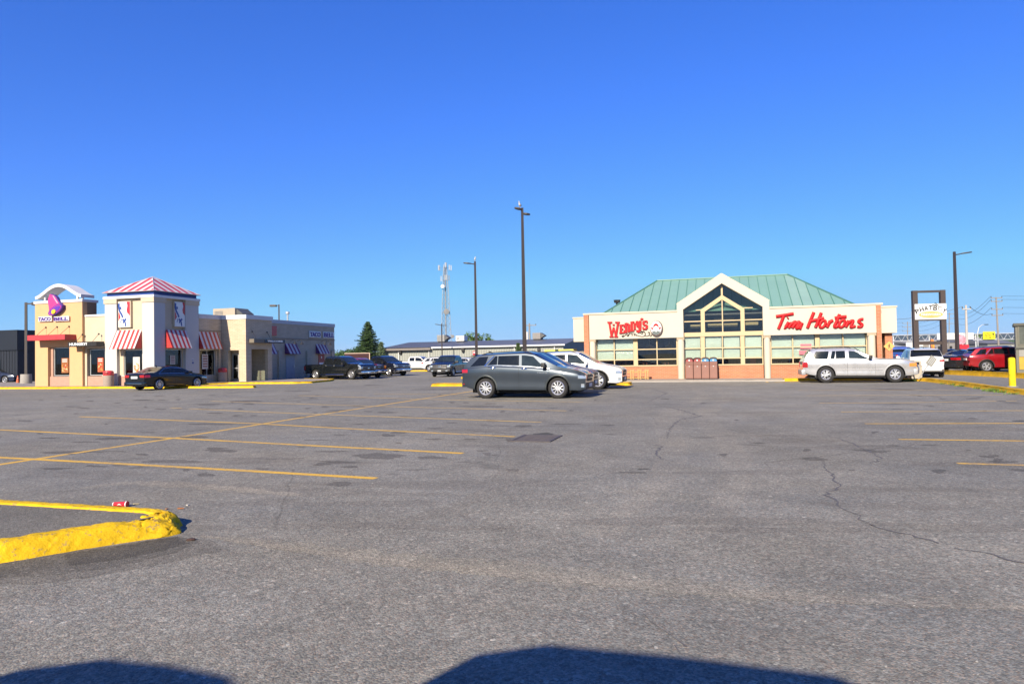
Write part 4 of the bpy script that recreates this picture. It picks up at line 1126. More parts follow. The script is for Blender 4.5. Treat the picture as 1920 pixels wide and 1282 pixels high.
# litter bins of exposed aggregate
M_AGG = mat('aggregate_concrete', (.42,.33,.27), .9, var=.3, scale=60, bump=.6, bscale=90)
def litter_bin(loc, label):
    t = empty('litter_bin', loc, 0, label, 'litter bin', 'round red topped litter bins by the restaurant')
    b = MB(); b.lathe([(0,0),(.30,0),(.31,.03),(.31,.68),(.29,.70),(0,.70)], n=24); b.build('drum', M_AGG, t, smooth=40)
    b = MB(); b.lathe([(0,.70),(.30,.70),(.315,.73),(.31,.90),(.27,.98),(.15,1.02),(0,1.03)], n=24); l = b.build('lid', M_SRED, t, smooth=40)
    b = MB(); b.box(-.13,.13,-.325,-.26,.80,.92); b.build('flap', mat('lid_flap', (.35,.02,.02), .5), l)
    return t
q = KF.front(203.5, 722, -.55); litter_bin(KF.w(q[0], -.55, .118), 'red topped round litter bin against the white corner tower, left of the black sedan')
q = KF.side(412, 712, -1.6); litter_bin(KF.w(.45, 5.75, .118), 'red topped round litter bin in the shade beside the glazed porch')
# ================================================================== restaurant on the right
M_CREAM = mat('cream_fascia', (.66,.595,.49), .85, var=.03, scale=1.5, bump=.15, bscale=60, dirt=(.62,.55,.45), var2=.3, scale2=.5, stretch=(1,1,.3))
M_CREAM2 = mat('cream_cap', (.70,.58,.44), .7, var=.05)
M_REDBR = brick('red_brick', (.55,.17,.07), (.62,.22,.095), (.45,.31,.22), .22, .075, ms=.010)
M_FRAME = mat('tan_frame', (.60,.47,.27), .55, var=.04)
M_FRAME2 = mat('tan_frame_dull', (.46,.38,.27), .6, var=.05)
M_COLUMN = mat('column_cream', (.66,.58,.46), .8, var=.04, bump=.2, bscale=60)
M_BLIND = mat('roller_blind', (.66,.75,.72), .8, var=.08, scale=1.2)
M_GREEN = mat('green_metal', (.26,.47,.385), .45, metal=.15, var=.06, scale=1.2, dirt=(.25,.45,.38), var2=.3, scale2=.6)
M_GREEN2 = mat('green_metal_pale', (.33,.52,.43), .45, metal=.15, var=.05, scale=1.2)
M_GTRIM = mat('green_trim', (.10,.25,.20), .5)
M_SIGNR = mat('letter_red', (.54,.005,.009), .5, spec=.25)
M_SIGND = mat('letter_side', (.30,.01,.02), .5)
wr = empty('coffee_and_burger_restaurant', WF.o, -LOT, 'cream and brick restaurant with green metal roof, glazed gable and large red script letters', 'restaurant')
def pw(b, name, mats, **k): return b.build(name, mats, wr, **k)
fw = lambda px, py, y=0.0: WF.front(px, py, y)
def qz(px, py, y=0.0): return fw(px, py, y)[1]
def qx(px, py=650, y=0.0): return fw(px, py, y)[0]
XL, XR = qx(1095, 620), qx(1645, 600)
ZF, ZT = 2.50, 3.97
BL0, BL1 = qx(1270, 640), qx(1283, 640)
GX0, GX1 = qx(1281, 640), qx(1431, 640)
YG = .42                                          # plane of the glazing
# fascia either side, and the gable frame
b = MB(); gl, gr_ = qx(1269.5, 590), qx(1442.5, 580)
b.box(XL+.32, gl, 0, .5, ZF, ZT); b.box(gr_, XR-.02, 0, .5, ZF, ZT)
pw(b, 'fascia', M_CREAM)
b = MB(); b.box(XL-.04, gl-.002, -.05, .56, ZT, ZT+.10); b.box(gr_+.002, XR+.28, -.05, .56, ZT, ZT+.10); pw(b, 'coping', M_CREAM2, bevel=.01)
oz1, oz2, apz = qz(1269.5, 570.5), qz(1442.5, 563.5), qz(1352.5, 513)
ix0, ix1 = qx(1281, 600), qx(1430.5, 600); iz0, iz1, iap = qz(1281, 580), qz(1430.5, 574.8), qz(1352.7, 531)
oz = (oz1+oz2)/2; iz = (iz0+iz1)/2; ax_ = (gl+gr_)/2
b = MB()
b.prism([(gl,ZF),(gl,oz),(ax_,apz),(gr_,oz),(gr_,ZF),(ix1,ZF),(ix1,iz),(ax_,iap),(ix0,iz),(ix0,ZF)], 'y', -.02, .62)
pw(b, 'gable_frame', M_CREAM)
b = MB()   # capping along the gable
for a_, c_ in (((gl-.03,oz+.02),(ax_,apz+.03)), ((gr_+.03,oz+.02),(ax_,apz+.03))):
    b.tube([(a_[0],.3,a_[1]),(c_[0],.3,c_[1])], .045, 4)
pw(b, 'gable_cap', M_CREAM2)
# green roof, hipped, with standing seams, and the cross gable behind the glazed front
RZ = 6.43; YR = 6.0; EZ = 3.98; ye = .45
rl, rr_ = qx(1232, 527, YR), qx(1476.5, 514.5, YR); el, er = qx(1128, 587, ye), qx(1607, 569, ye)
YB = 2*YR-ye
b = MB(); b.add([(el,ye,EZ),(er,ye,EZ),(rr_,YR,RZ),(rl,YR,RZ),(el,YB,EZ),(er,YB,EZ)], [(0,1,2,3),(1,5,2),(5,4,3,2),(4,0,3)])
roof = pw(b, 'roof', M_GREEN, recalc=False)
seams = MB(); sl = (RZ-EZ)/(YR-ye)
n = 26
for i in range(1, n):
    x = el+(er-el)*i/n
    if x < rl: yt = ye+(YR-ye)*(x-el)/(rl-el)
    elif x > rr_: yt = ye+(YR-ye)*(er-x)/(er-rr_)
    else: yt = YR
    zt = EZ+sl*(yt-ye)
    seams.add([(x-.016,ye,EZ-.01),(x+.016,ye,EZ-.01),(x+.016,yt,zt-.01),(x-.016,yt,zt-.01),(x-.016,ye,EZ+.05),(x+.016,ye,EZ+.05),(x+.016,yt,zt+.05),(x-.016,yt,zt+.05)],
              [(4,5,6,7),(0,4,7,3),(1,2,6,5),(0,1,5,4)])
seams.build('roof_seam', mat('seam_green', (.10,.27,.22), .5), roof)
b = MB()   # a paler replaced sheet
for i in (20, 21):
    xa, xb = el+(er-el)*i/n+.03, el+(er-el)*(i+1)/n-.03
    f = lambda x: ye+(YR-ye)*(er-x)/(er-rr_) if x > rr_ else YR
    b.add([(xa,ye+.02,EZ+.012),(xb,ye+.02,EZ+.012),(xb,f(xb)-.05,EZ+.008+sl*(f(xb)-.05-ye)+.006),(xa,f(xa)-.05,EZ+.008+sl*(f(xa)-.05-ye)+.006)], [(0,1,2,3)])
b.build('roof_sheet', M_GREEN2, roof, recalc=False)
b = MB()
b.tube([(rl,YR,RZ+.03),(rr_,YR,RZ+.03)], .05, 5); b.tube([(el,ye,EZ+.03),(rl,YR,RZ+.03)], .045, 5); b.tube([(er,ye,EZ+.03),(rr_,YR,RZ+.03)], .045, 5)
b.build('ridge_cap', M_GTRIM, roof)
b = MB(); go, ge = oz-.06, .3
ygx = lambda z: ye+(z-EZ)/sl
b.add([(gl,.5,oz-.03),(ax_,.5,apz-.03),(ax_,ygx(min(RZ,apz)),apz-.03),(gl,ygx(oz),oz-.03),(gr_,.5,oz-.03),(gr_,ygx(oz),oz-.03)], [(0,1,2,3),(4,5,2,1)])
b.build('cross_gable', M_GREEN, roof, recalc=False)
b = MB(); q0 = WF.front(1157, 565, 7.5); b.cyl((q0[0],7.5,4.2),(q0[0],7.5,q0[1]-.1),.09,n=8); b.cyl((q0[0],7.5,q0[1]-.1),(q0[0],7.5,q0[1]+.1),.2,.24,8); pw(b, 'flue', M_DARK)
b = MB(); b.box(XL+.1,XR-.1,.56,11.5,3.76,3.83); pw(b, 'flat_roof', M_ROOFG)
# brick strips at both ends, cream return boxes beyond
bx0, bx1 = XL, qx(1104.5, 640); rx0, rx1 = qx(1643.5, 620), qx(1652.5, 620)
b = MB(); b.box(bx0, bx1, -.06, .55, .1, ZT-.02); b.box(rx0, rx1, -.06, .55, .1, ZT+.0); pw(b, 'brick_pier', M_REDBR)
for side, (a_, c_, y) in enumerate(((1075, 1094.5, 1.4), (1652, 1681.5, .7))):
    xa, xb = qx(a_, 610, y), qx(c_+ (8 if side == 0 else 0), 610, y)
    if side == 1: xa = rx1-.05
    b = MB(); zb_, zt_ = (2.42, 3.86) if side == 0 else (qz(1668, 624, y), qz(1668, 576, y))
    b.box(xa, xb, y, y+8.5, zb_, zt_); o = pw(b, 'fascia_return', M_CREAM)
    b = MB(); b.box(xa-.04, xb+.04, y-.04, y+8.6, zt_, zt_+.08); b.build('coping', M_CREAM2, o)
# side walls of brick under the returns
b = MB(); b.box(XL+.1, XL+.4, .6, 11.5, .1, 2.6); b.box(XR-.3, XR, 2.6, 11.5, .1, 2.6); b.box(XL, XR, 11.5, 11.8, .1, 3.9); pw(b, 'wall', M_REDBR)
pq0, pq1 = qx(1660.5, 680, 1.0), qx(1674.5, 680, 1.0)
b = MB(); b.box(pq0, pq1, 1.0, 1.6, .1, qz(1668, 624, 1.0)+.05); pier = pw(b, 'entrance_pier', M_REDBR)
b = MB(); xv = qx(1656.5, 670, 1.6); b.box(xv-.12, pq0-.02, 1.62, 1.7, .12, 2.4); b.box(rx1+.02, xv-.2, 2.0, 2.06, .3, 2.3); pw(b, 'entrance_frame', M_FRAME)
b = MB(); b.box(rx1-.4, pq1, 2.5, 2.6, .1, 2.5); pw(b, 'interior', M_ROOM)
# yellow diamond walking sign on the pier
pc = fw(1667, 649, .98); rds = .27
b = MB(); b.prism([(pc[0],pc[1]-rds),(pc[0]+rds,pc[1]),(pc[0],pc[1]+rds),(pc[0]-rds,pc[1])], 'y', .965, .985); o = b.build('crossing_sign', mat('amber_sign', (.80,.45,.12), .5), pier)
b = MB(); T_ = (pc[0], .962, pc[1])
X = lambda pts, r_: b.tube([(pc[0]+x, .955, pc[1]+z) for x, z in pts], r_, 6, flat=((0,1,0),.3))
b.lathe([(0,-.008),(.022,-.008),(.022,0),(0,0)], (pc[0]+.01,.96,pc[1]+.11), 'y', 10); X([(0,.08),(-.005,-.02)], .026); X([(0,-.01),(.04,-.06),(.05,-.13)], .013); X([(0,-.01),(-.03,-.07),(-.06,-.12)], .013); X([(0,.07),(.05,.02)], .01); X([(0,.07),(-.05,.03),(-.06,-.01)], .01)
b.build('walking_figure', M_BLK, o)
# plinth, glazing frames, blinds
zs = .86
def bay(p0, p1, thick, thin, bars, blind_cols, z_top, name='window', bl_z=None):
    x0, x1 = qx(p0, 660, YG), qx(p1, 660, YG)
    b = MB(); b.box(x0, x1, YG-.05, YG+.3, .1, zs); pw(b, 'plinth', M_REDBR)
    b = MB(); b.box(x0, x1, YG-.09, YG+.08, zs, zs+.07); 
    for q0, q1 in thick: b.box(qx(q0,660,YG), qx(q1,660,YG), YG-.07, YG+.08, zs+.072, z_top)
    for q in thin: b.box(qx(q,660,YG)-.028, qx(q,660,YG)+.028, YG-.05, YG+.06, zs+.072, z_top)
    for zb_ in bars: b.box(x0, x1, YG-.045, YG+.055, zb_-.03, zb_+.03)
    o = pw(b, name, M_FRAME)
    b = MB(); b.box(x0, x1, YG+.0, YG+.01, zs+.03, z_top); b.build('pane', glass('cafe_glass', (.88,.90,.88)), o)
    for q0, q1, bz0, bz1 in blind_cols:
        b = MB(); b.box(qx(q0,650,YG)+.03, qx(q1,650,YG)-.03, YG+.09, YG+.097, bz0, bz1); b.box(qx(q0,650,YG)+.03, qx(q1,650,YG)-.03, YG+.08, YG+.105, bz0-.025, bz0); b.build('blind', M_BLIND, o)
    return o
zb1, zb2 = qz(1200,655,YG), qz(1200,674,YG)
bay(1117, 1271, [(1117,1119.5),(1188,1196),(1268.5,1271)], [1152,1232], [zb1, zb2], [(1119,1151,zb2+.02,ZF+.1),(1153,1188,zb2+.02,ZF+.1)], ZF+.2)
zb1, zb2 = qz(1530,649.8,YG), qz(1530,670,YG)
bay(1444, 1627, [(1444,1446.5),(1528.5,1537),(1624,1627)], [1486.5,1581], [zb1, zb2], [(1446,1486,zb2+.02,ZF+.1),(1487,1528,zb2+.02,ZF+.1),(1537,1580,zb2+.02,ZF+.1),(1582,1624,zb2+.02,ZF+.1)], ZF+.2)
zb1, zb2 = qz(1355,652,YG), qz(1355,671.3,YG); zbm0, zbm1 = qz(1356,630,YG), qz(1356,622,YG)
go = bay(1282, 1431, [(1282,1284),(1314,1322),(1388.5,1396.5),(1429,1431)], [1355], [zb1, zb2], [(1284,1314,zb2+.02,zbm0-.03),(1322,1354,zb2+.02,zbm0-.03),(1356,1388,zb2+.02,zbm0-.03),(1396.5,1429,zb2+.02,zbm0-.03)], zbm0, 'gable_window')
b = MB(); x0, x1 = ix0+.0, ix1
b.box(x0, x1, YG-.10, YG+.10, zbm0, zbm1)                # transom beam
mA0, mA1, mB0, mB1 = qx(1314,600,YG), qx(1321.5,600,YG), qx(1388.5,600,YG), qx(1396,600,YG)
zc = qz(1355,579.5,YG); za = qz(1354,553,YG); mx_ = (mA0+mB1)/2
b.prism([(mA0,zbm1),(mA0,zc),(mx_,za),(mB1,zc),(mB1,zbm1),(mB0,zbm1),(mB0,zc-.12),(mx_,za-.26),(mA1,zc-.12),(mA1,zbm1)], 'y', YG-.09, YG+.09)
b.box(mx_-.03, mx_+.03, YG-.05, YG+.06, zbm1, za-.2); b.box(mx_-.05, mx_+.05, YG-.05, YG+.05, za-.02, iap-.1)
zh = qz(1355, 601, YG); b.box(x0, x1, YG-.045, YG+.055, zh-.03, zh+.03)
b.box(x0+.7, mA0, YG-.046, YG+.05, zc-.03, zc+.02); b.box(mB1, x1-.5, YG-.046, YG+.05, zc-.0, zc+.05)
b.build('gable_mullion', M_FRAME, go)
b = MB(); b.prism([(ix0,zbm0+.05),(ix0,iz),(ax_,iap),(ix1,iz),(ix1,zbm0+.05)], 'y', YG+.0, YG+.01); b.build('gable_pane', glass('cafe_glass', (.88,.90,.88)), go)
# columns
def column(p0, p1, y=.16):
    xa, xb = qx(p0, 670, y), qx(p1, 670, y); r_ = (xb-xa)/2*.97
    b = MB(); b.lathe([(0,.1),(r_,.1),(r_,ZF-.16),(r_*.93,ZF-.12)], ((xa+xb)/2, y, 0), 'z', 24); o = pw(b, 'column', M_COLUMN, smooth=40)
    b = MB(); b.box(xa-.02, xb+.02, -.02+.03, y+.25, ZF-.16, ZF-.003); b.build('capital', mat('capital_tan', (.45,.36,.25), .8), o)
column(1105.5, 1117.5); column(1270.5, 1283.5); column(1432.5, 1445); column(1627, 1642.5)
# interior seen through the glass
b = MB()
xa, xb = XL+.5, XR-.6
b.add([(xa,7,.1),(xb,7,.1),(xb,7,3.9),(xa,7,3.9)], [(0,1,2,3)]); b.add([(xa,.8,.12),(xb,.8,.12),(xb,7,.12),(xa,7,.12)], [(0,1,2,3)])
b.m = 1
b.add([(xa,YG+.25,2.9),(ix0,YG+.25,2.9),(ix0,7,2.9),(xa,7,2.9)], [(0,1,2,3)]); b.add([(ix1,YG+.25,2.9),(xb,YG+.25,2.9),(xb,7,2.9),(ix1,7,2.9)], [(0,1,2,3)])
b.m = 0
b.add([(ix0-.3,7,2.9),(ix1+.3,7,2.9),(ix1+.3,7,6),(ix0-.3,7,6)], [(0,1,2,3)])
pw(b, 'interior', [mat('room_wall', (.16,.11,.07), .9, var=.3), mat('room_ceiling', (.28,.24,.18), .9)], recalc=False)
b = MB()
for i, (x0, x1, y0, y1, z) in enumerate([(mA1+.15,mB0-.15,.95,1.5,zh-.34),(mA1+.5,mB0-.3,1.7,2.3,zh+.02),(ix0+.35,mA0-.05,1.0,1.4,zh-.36),(mB1+.05,ix1-.2,1.0,1.5,zh-.30),(mB1+.05,ix1-.5,1.6,2.0,zh-.02)]):
    b.box(x0, x1, y0, y1, z, z+.2)
pw(b, 'ceiling_beam', mat('beam_tan', (.42,.33,.17), .8))
rr = random.Random(5)
for k in range(11):
    x = xa+1.0+k*(xb-xa-2)/10; y = rr.uniform(1.1, 1.9)
    b = MB(); b.box(x-.35,x+.35,y-.35,y+.35,.82,.86); b.cyl((x,y,.13),(x,y,.82),.04,n=6); o = pw(b, 'table', mat('table_wood', (.30,.15,.08), .4))
    b = MB(); 
    for s_ in (-.55,.55):
        b.box(x+s_-.2,x+s_+.2,y-.2,y+.2,.52,.57); b.box(x+s_+(.17 if s_ > 0 else -.2),x+s_+(.2 if s_ > 0 else -.17),y-.2,y+.2,.57,1.05)
        for lx in (-.17,.17): b.box(x+s_+lx-.015,x+s_+lx+.015,y-.17,y-.14,.13,.52)
    b.build('chair', mat('chair_red', (.28,.07,.04), .5), o)
for x in (qx(1218,650,2), qx(1255,650,2), qx(1480,650,2), qx(1560,650,2)):
    b = MB(); b.cyl((x,2.0,2.0),(x,2.0,2.16),.3,.08,12); b.cyl((x,2,2.16),(x,2,2.89),.012,n=5); pw(b, 'pendant_lamp', mat('lamp_tan', (.6,.48,.3), .6))
b = MB(); x = qx(1512, 680, .35); b.box(x-.28, x+.28, YG-.03, YG-.02, 1.72, 1.98); b.box(x-.35, x+.15, YG-.03, YG-.02, 1.4, 1.62); pw(b, 'window_notice', mat('notice_pink', (.75,.15,.2), .5))
b = MB(); x = qx(1412, 680, .3); b.box(x-.1, x+.2, 1.0, 1.2, .9, 1.5); pw(b, 'counter', mat('counter_red', (.35,.08,.05), .6))

# -------- letters
def strokes(T, S, w_, dep, mt_, name, par, z_t=None, base=0.0):
    """rounded channel letters: each stroke a flattened rod standing off the wall"""
    b = MB(T)
    for i, st in enumerate(S):
        ww = w_
        if isinstance(st, tuple): st, ww = st
        pts = [(x, -dep*.5-base-.0006*i, z) for x, z in st]
        b.tube(pts, ww, 8, flat=((0,1,0), dep/ww*.5))
    return b.build(name, mt_, par, smooth=50)
def blockstroke(b, x0, z0, x1, z1, w_, y0, y1):
    d = Vector((x1-x0, 0, z1-z0)).normalized(); n_ = Vector((-d.z, 0, d.x))*w_/2
    P = [Vector((x0,0,z0))-n_, Vector((x1,0,z1))-n_, Vector((x1,0,z1))+n_, Vector((x0,0,z0))+n_]
    b.prism([(p.x, p.z) for p in P], 'y', y0, y1)
# western slab lettering; coordinates in the photograph's 14.77x crop
def zc4(x, z): return fw(1130+x/14.77, 590+z/14.77)
GL = {
 'W': ((135,480,180,620), [((0,.93),(.38,.93),.13),((.62,.93),(1,.93),.13),((.15,.95),(.33,.05),.19),((.33,.05),(.5,.62),.16),((.5,.62),(.68,.05),.16),((.68,.05),(.86,.95),.19),((.16,.03),(.5,.03),.1),((.54,.03),(.86,.03),.1),((.42,.78),(.58,.78),.12)]),
 'E': ((463,612,268,522), [((.0,.9),(.95,.95),.16),((.0,.06),(1,.12),.17),((.3,.9),(.3,.08),.3),((.3,.48),(.72,.5),.16),((.88,.95),(.88,.7),.16),((.93,.1),(.93,.38),.16)]),
 'n': ((612,768,225,498), [((.0,.9),(.5,.95),.16),((.25,.9),(.25,.05),.27),((.25,.88),(.7,.9),.18),((.75,.88),(.75,.08),.27),((.0,.04),(.48,.06),.14),((.55,.1),(1,.14),.14)]),
 'd': ((770,918,188,462), [((.0,.92),(.75,.96),.17),((.25,.9),(.25,.08),.27),((.8,.85),(.82,.2),.26),((.0,.06),(.75,.1),.17)]),
 'y': ((918,1072,172,492), [((.0,.93),(.45,.95),.14),((.58,.96),(1,.97),.14),((.25,.93),(.4,.5),.27),((.4,.5),(.75,.45),.2),((.8,.95),(.75,.15),.27),((.75,.1),(.3,.06),.2),((.28,.06),(.28,.22),.2)]),
 's': ((1108,1245,162,415), [((.1,.9),(.95,.95),.19),((.18,.9),(.22,.55),.3),((.2,.52),(.85,.5),.2),((.85,.5),(.85,.15),.3),((.05,.08),(.9,.1),.2),((.92,.95),(.92,.72),.16),((.08,.08),(.08,.32),.16)]),
}
for ch, (bx_, S) in GL.items():
    b = MB(); b2 = MB()
    for i, (p0, p1, w_) in enumerate(S):
        f = lambda p: zc4(bx_[0]+p[0]*(bx_[1]-bx_[0]), bx_[3]-p[1]*(bx_[3]-bx_[2]))
        A0, A1 = f(p0), f(p1); ww = w_*(bx_[3]-bx_[2] if ch != 'W' else 330)/14.77*.0295*.92
        blockstroke(b, A0[0], A0[1], A1[0], A1[1], ww, -.10-.001*i, -.015)
    pw(b, 'letter', M_SIGNR)
b = MB()
lf = [(0,1),(.18,.6),(.42,.75),(.36,.35),(.9,.5),(.72,.2),(1,.0),(.45,-.35),(.5,-.55),(.08,-.45),(.08,-.9),(-.08,-.9),(-.08,-.45),(-.5,-.55),(-.45,-.35),(-1,0),(-.72,.2),(-.9,.5),(-.36,.35),(-.42,.75),(-.18,.6)]
c_ = zc4(1085, 125); b.prism([(c_[0]+x*.10, c_[1]+z*.10) for x, z in lf], 'y', -.07, -.01); pw(b, 'leaf_mark', M_SIGNR)
def flour(pts): return [zc4(x, z) for x, z in pts]
def circ(cx, cy, r, a0, a1, n=14, k=1.0): return [(cx+r*math.cos(R(a0+(a1-a0)*i/n))*(1-i/n*(1-k)), cy+r*math.sin(R(a0+(a1-a0)*i/n))*(1-i/n*(1-k))) for i in range(n+1)]
FS_ = [circ(560,585,26,200,-60,12)[::-1]+[(600,595),(640,550),(680,535)]+circ(690,565,28,-90,180,10,.6),
       [(700,600)]+circ(780,560,52,180,400,16,.7), [(730,530),(800,505),(870,515),(940,560),(1010,590),(1080,600)]+circ(1110,530,72,70,-160,16,.9)+circ(1090,500,30,180,-60,10,.7),
       circ(905,570,32,-200,40,12,.7), [(1170,560),(1200,595),(1250,590),(1300,545)]+circ(1278,515,28,20,-150,8), circ(1330,572,24,180,-80,10,.8)]
b = MB()
for S in FS_:
    P = [zc4(x, z) for x, z in S]; b.tube([(x, -.02, z) for x, z in P], .026, 5)
pw(b, 'scroll_ornament', M_BLK)
oc = zc4(1482, 365); ex, ez = 182/14.77*.0295, 228/14.77*.0295
b = MB(); b.prism([(oc[0]+x+.02, oc[1]+z-.03) for x, z in ell(0,0,ex,ez,40)], 'y', -.13, -.01); ov_ = pw(b, 'oval_sign', mat('dark_brown', (.07,.035,.025), .5))
b = MB(); b.prism([(oc[0]+x, oc[1]+z) for x, z in ell(0,0,ex*.87,ez*.88,40)], 'y', -.145, -.131); b.build('oval_face', M_WSIGN, ov_)
b = MB()
for k in range(18):
    t = R(152-k*7.3)
    if k in (4, 8, 11): continue
    x, z = oc[0]+math.cos(t)*ex*.78, oc[1]+math.sin(t)*ez*.80; b.T = Matrix.Translation((x,-.148,z)) @ Matrix.Rotation(-(t-R(90)), 4, 'Y'); b.box(-.008,.010,-.002,.002,-.02,.02)
b.T = None; b.build('oval_lettering', M_BLK, ov_)
b = MB(); b.prism([(oc[0]+x*ex*.42, oc[1]+ez*.15+z*ez*.42) for x, z in [(-1,-.5),(-1.05,.1),(-.7,.75),(0,1),(.7,.75),(1.05,.1),(1,-.5),(.75,.0),(0,.3),(-.75,.0)]], 'y', -.150, -.147)
for s_ in (-1, 1): b.prism([(oc[0]+s_*x*ex, oc[1]+z*ez) for x, z in [(.38,-.05),(.62,.08),(.82,.0),(.72,-.12),(.6,-.22),(.45,-.15)]], 'y', -.150, -.147)
b.build('red_mark', M_SIGNR, ov_)
b = MB(); b.prism([(oc[0]+x*ex, oc[1]+z*ez) for x, z in [(-.66,-.5),(-.45,-.42),(-.2,-.36),(0,-.55),(.2,-.36),(.45,-.42),(.66,-.5),(.5,-.72),(.2,-.86),(-.2,-.86),(-.5,-.72)]], 'y', -.149, -.1465); b.build('grey_mark', mat('mark_grey', (.12,.15,.15), .6), ov_)
# script lettering; coordinates in the 5.333x crop
def zc2(x, z): return fw(1360+x/5.3333, 500+z/5.3333)
def loop(cx, cy, rx, ry, tilt=.35, n=14): return [(cx+rx*math.cos(2*math.pi*i/n)-tilt*ry*math.sin(2*math.pi*i/n), cy+ry*math.sin(2*math.pi*i/n)) for i in range(n+1)]
SCR = [[(505,497),(600,482),(682,468)], [(583,490),(562,545),(530,622)],
 [(632,552),(600,604),(590,606)], [(622,514),(628,509)],
 [(665,556),(632,612)], [(655,578),(690,552),(700,560),(668,612)], [(695,578),(728,552),(738,562),(712,606),(722,612),(768,560)], [(768,560),(748,612),(758,615)],
 [(884,455),(850,535),(820,612)], [(958,460),(925,545),(900,606)], [(835,545),(910,530),(985,512)],
 loop(972,572,26,36), [(1048,540),(1015,605)], [(1022,590),(1045,552),(1075,535)],
 [(1140,475),(1110,550),(1090,590),(1100,602),(1125,590)], [(1092,512),(1150,503),(1210,498)],
 loop(1165,568,26,36), [(1232,538),(1202,602)], [(1212,585),(1245,548),(1270,538),(1276,550),(1252,598),(1268,602),(1300,590)],
 [(1378,522),(1345,528),(1330,548),(1352,566),(1368,582),(1352,600),(1318,598)]]
for S in SCR:
    P = [zc2(x, z) for x, z in S]
    b = MB(); wd = .074 if len(S) > 6 else .086
    pts = smooth_line([(p[0], -.07, p[1]) for p in P], 5) if len(P) > 2 else [Vector((p[0], -.07, p[1])) for p in P]
    b.tube(pts, wd, 8, flat=((0,1,0), .8)); pw(b, 'script_stroke', M_SIGNR, smooth=50)

# -------- things by the restaurant
M_BINB = mat('bin_brown', (.26,.115,.085), .65, var=.06, scale=3)
M_BINF = mat('bin_flap_red', (.35,.06,.06), .5); M_BINL = mat('bin_flap_blue', (.07,.30,.60), .5)
for k in range(4):
    px0, px1 = 1285.5+k*15.1, 1285.5+(k+1)*15.1-.8
    xa, xb = qx(px0,700,-.75), qx(px1,700,-.75); w_ = xb-xa; zz = .122
    lab = ['leftmost of four tall brown recycling bins, with a dark red flap', 'second of four tall brown recycling bins, with a dark red flap', 'third of four tall brown recycling bins, with a blue flap', 'rightmost of four tall brown recycling bins, with a blue flap'][k]
    t = empty('recycling_bin', WF.w((xa+xb)/2, -.5, zz), -LOT, lab, 'recycling bin', 'row of four recycling bins before the gable window')
    Wd = w_/2
    b = MB(); b.box(-Wd,Wd,-.25,.25,.03,.80); b.build('cabinet', M_BINB, t, bevel=.012)
    b = MB(); b.box(-Wd+.03,Wd-.03,-.262,-.252,.08,.76); dd = b.build('door', mat('bin_door', (.30,.14,.105), .6), t)
    b = MB(); b.box(-.03,.03,-.275,-.263,.70,.74); b.build('handle', M_ALU, dd)
    b = MB(); b.box(-Wd,Wd,-.22,.25,.803,.98); b.build('upper_box', M_BINB, t, bevel=.01)
    b = MB(); b.prism([(-Wd+.02,.985),(Wd-.02,.985),(Wd-.02,1.1),(Wd*.5,1.16),(-Wd*.5,1.16),(-Wd+.02,1.1)], 'y', -.2, .2); b.build('flap_front', M_BINF if k < 2 else M_BINL, t)
    b = MB(); b.prism([(-Wd,1.1),(-Wd*.5,1.165),(Wd*.5,1.165),(Wd,1.1),(Wd,1.16),(Wd*.5,1.225),(-Wd*.5,1.225),(-Wd,1.16)], 'y', -.27, .25); b.build('lid', mat('bin_lid', (.06,.03,.025), .5), t)
    b = MB(); b.cyl((0,-.206,1.06),(0,-.21,1.06),.045,n=12); b.build('symbol', M_WSIGN, t)
    b = MB(); b.box(-Wd+.02,Wd-.02,-.22,.22,0,.03); b.build('base', M_BLK, t)
# low bike rack of tan tube
xa, xb = qx(1168,710,-.45), qx(1217,710,-.45)
t = empty('bike_rack', WF.w((xa+xb)/2, -.45, .122), -LOT, 'low tan bicycle rack of wooden posts and rails before the brick plinth', 'bicycle rack')
M_RACK = mat('rack_tan', (.62,.36,.13), .7, var=.15, scale=8)
hw = (xb-xa)/2
for k in range(4):
    x = -hw+.12+(2*hw-.24)*k/3
    b = MB(); b.box(x-.09,x-.04,-.05,.05,0,.56); b.box(x+.04,x+.09,-.05,.05,0,.56); b.box(x-.13,x+.13,-.045,.045,.50,.55); b.build('post', M_RACK, t)
b = MB(); b.box(-hw,hw,.052,.09,.40,.45); b.box(-hw,hw,.052,.09,.06,.11); b.build('rail', M_RACK, t)

# warehouse ----------------------------------------------------------------
WH = Frame(far(810, 92).x, 92.0)
xl = WH.front(719, 668)[0]; xr = WH.front(1056, 660)[0]; ZE = zat(900, 648.8, 90); 
t = empty('metal_clad_hall', WH.o, -LOT, 'long low hall with pale green ribbed metal walls and a dull blue metal roof', 'warehouse')
M_CLAD = mat('pale_clad', (.36,.375,.34), .6, metal=.1, var=.04, dirt=(.3,.32,.27), var2=.4, scale2=.3)
M_CLADD = mat('dark_clad', (.14,.17,.19), .6, metal=.1)
M_BROOF = mat('blue_roof', (.23,.24,.28), .5, metal=.2, var=.08, scale=.5)
b = MB(); n = int((xr-xl)/.34); vs = []
for i in range(n):
    x = xl+i*(xr-xl)/n
    for dx, dy in ((0,0),(.05,-.05),(.11,-.05),(.16,0)): vs.append((x+dx, dy, .0)); vs.append((x+dx, dy, ZE))
vs += [(xr,0,0),(xr,0,ZE)]
b.add(vs, [(i*2, i*2+2, i*2+3, i*2+1) for i in range(len(vs)//2-1)]); b.build('front_wall', M_CLAD, t, recalc=False)
dep = 17.0; ZR = ZE+.85
b = MB(); b.prism([(0,0),(0,ZE),(dep/2,ZR),(dep,ZE),(dep,0)], 'x', xr-.02, xr+.05); b.build('end_wall', M_CLADD, t)
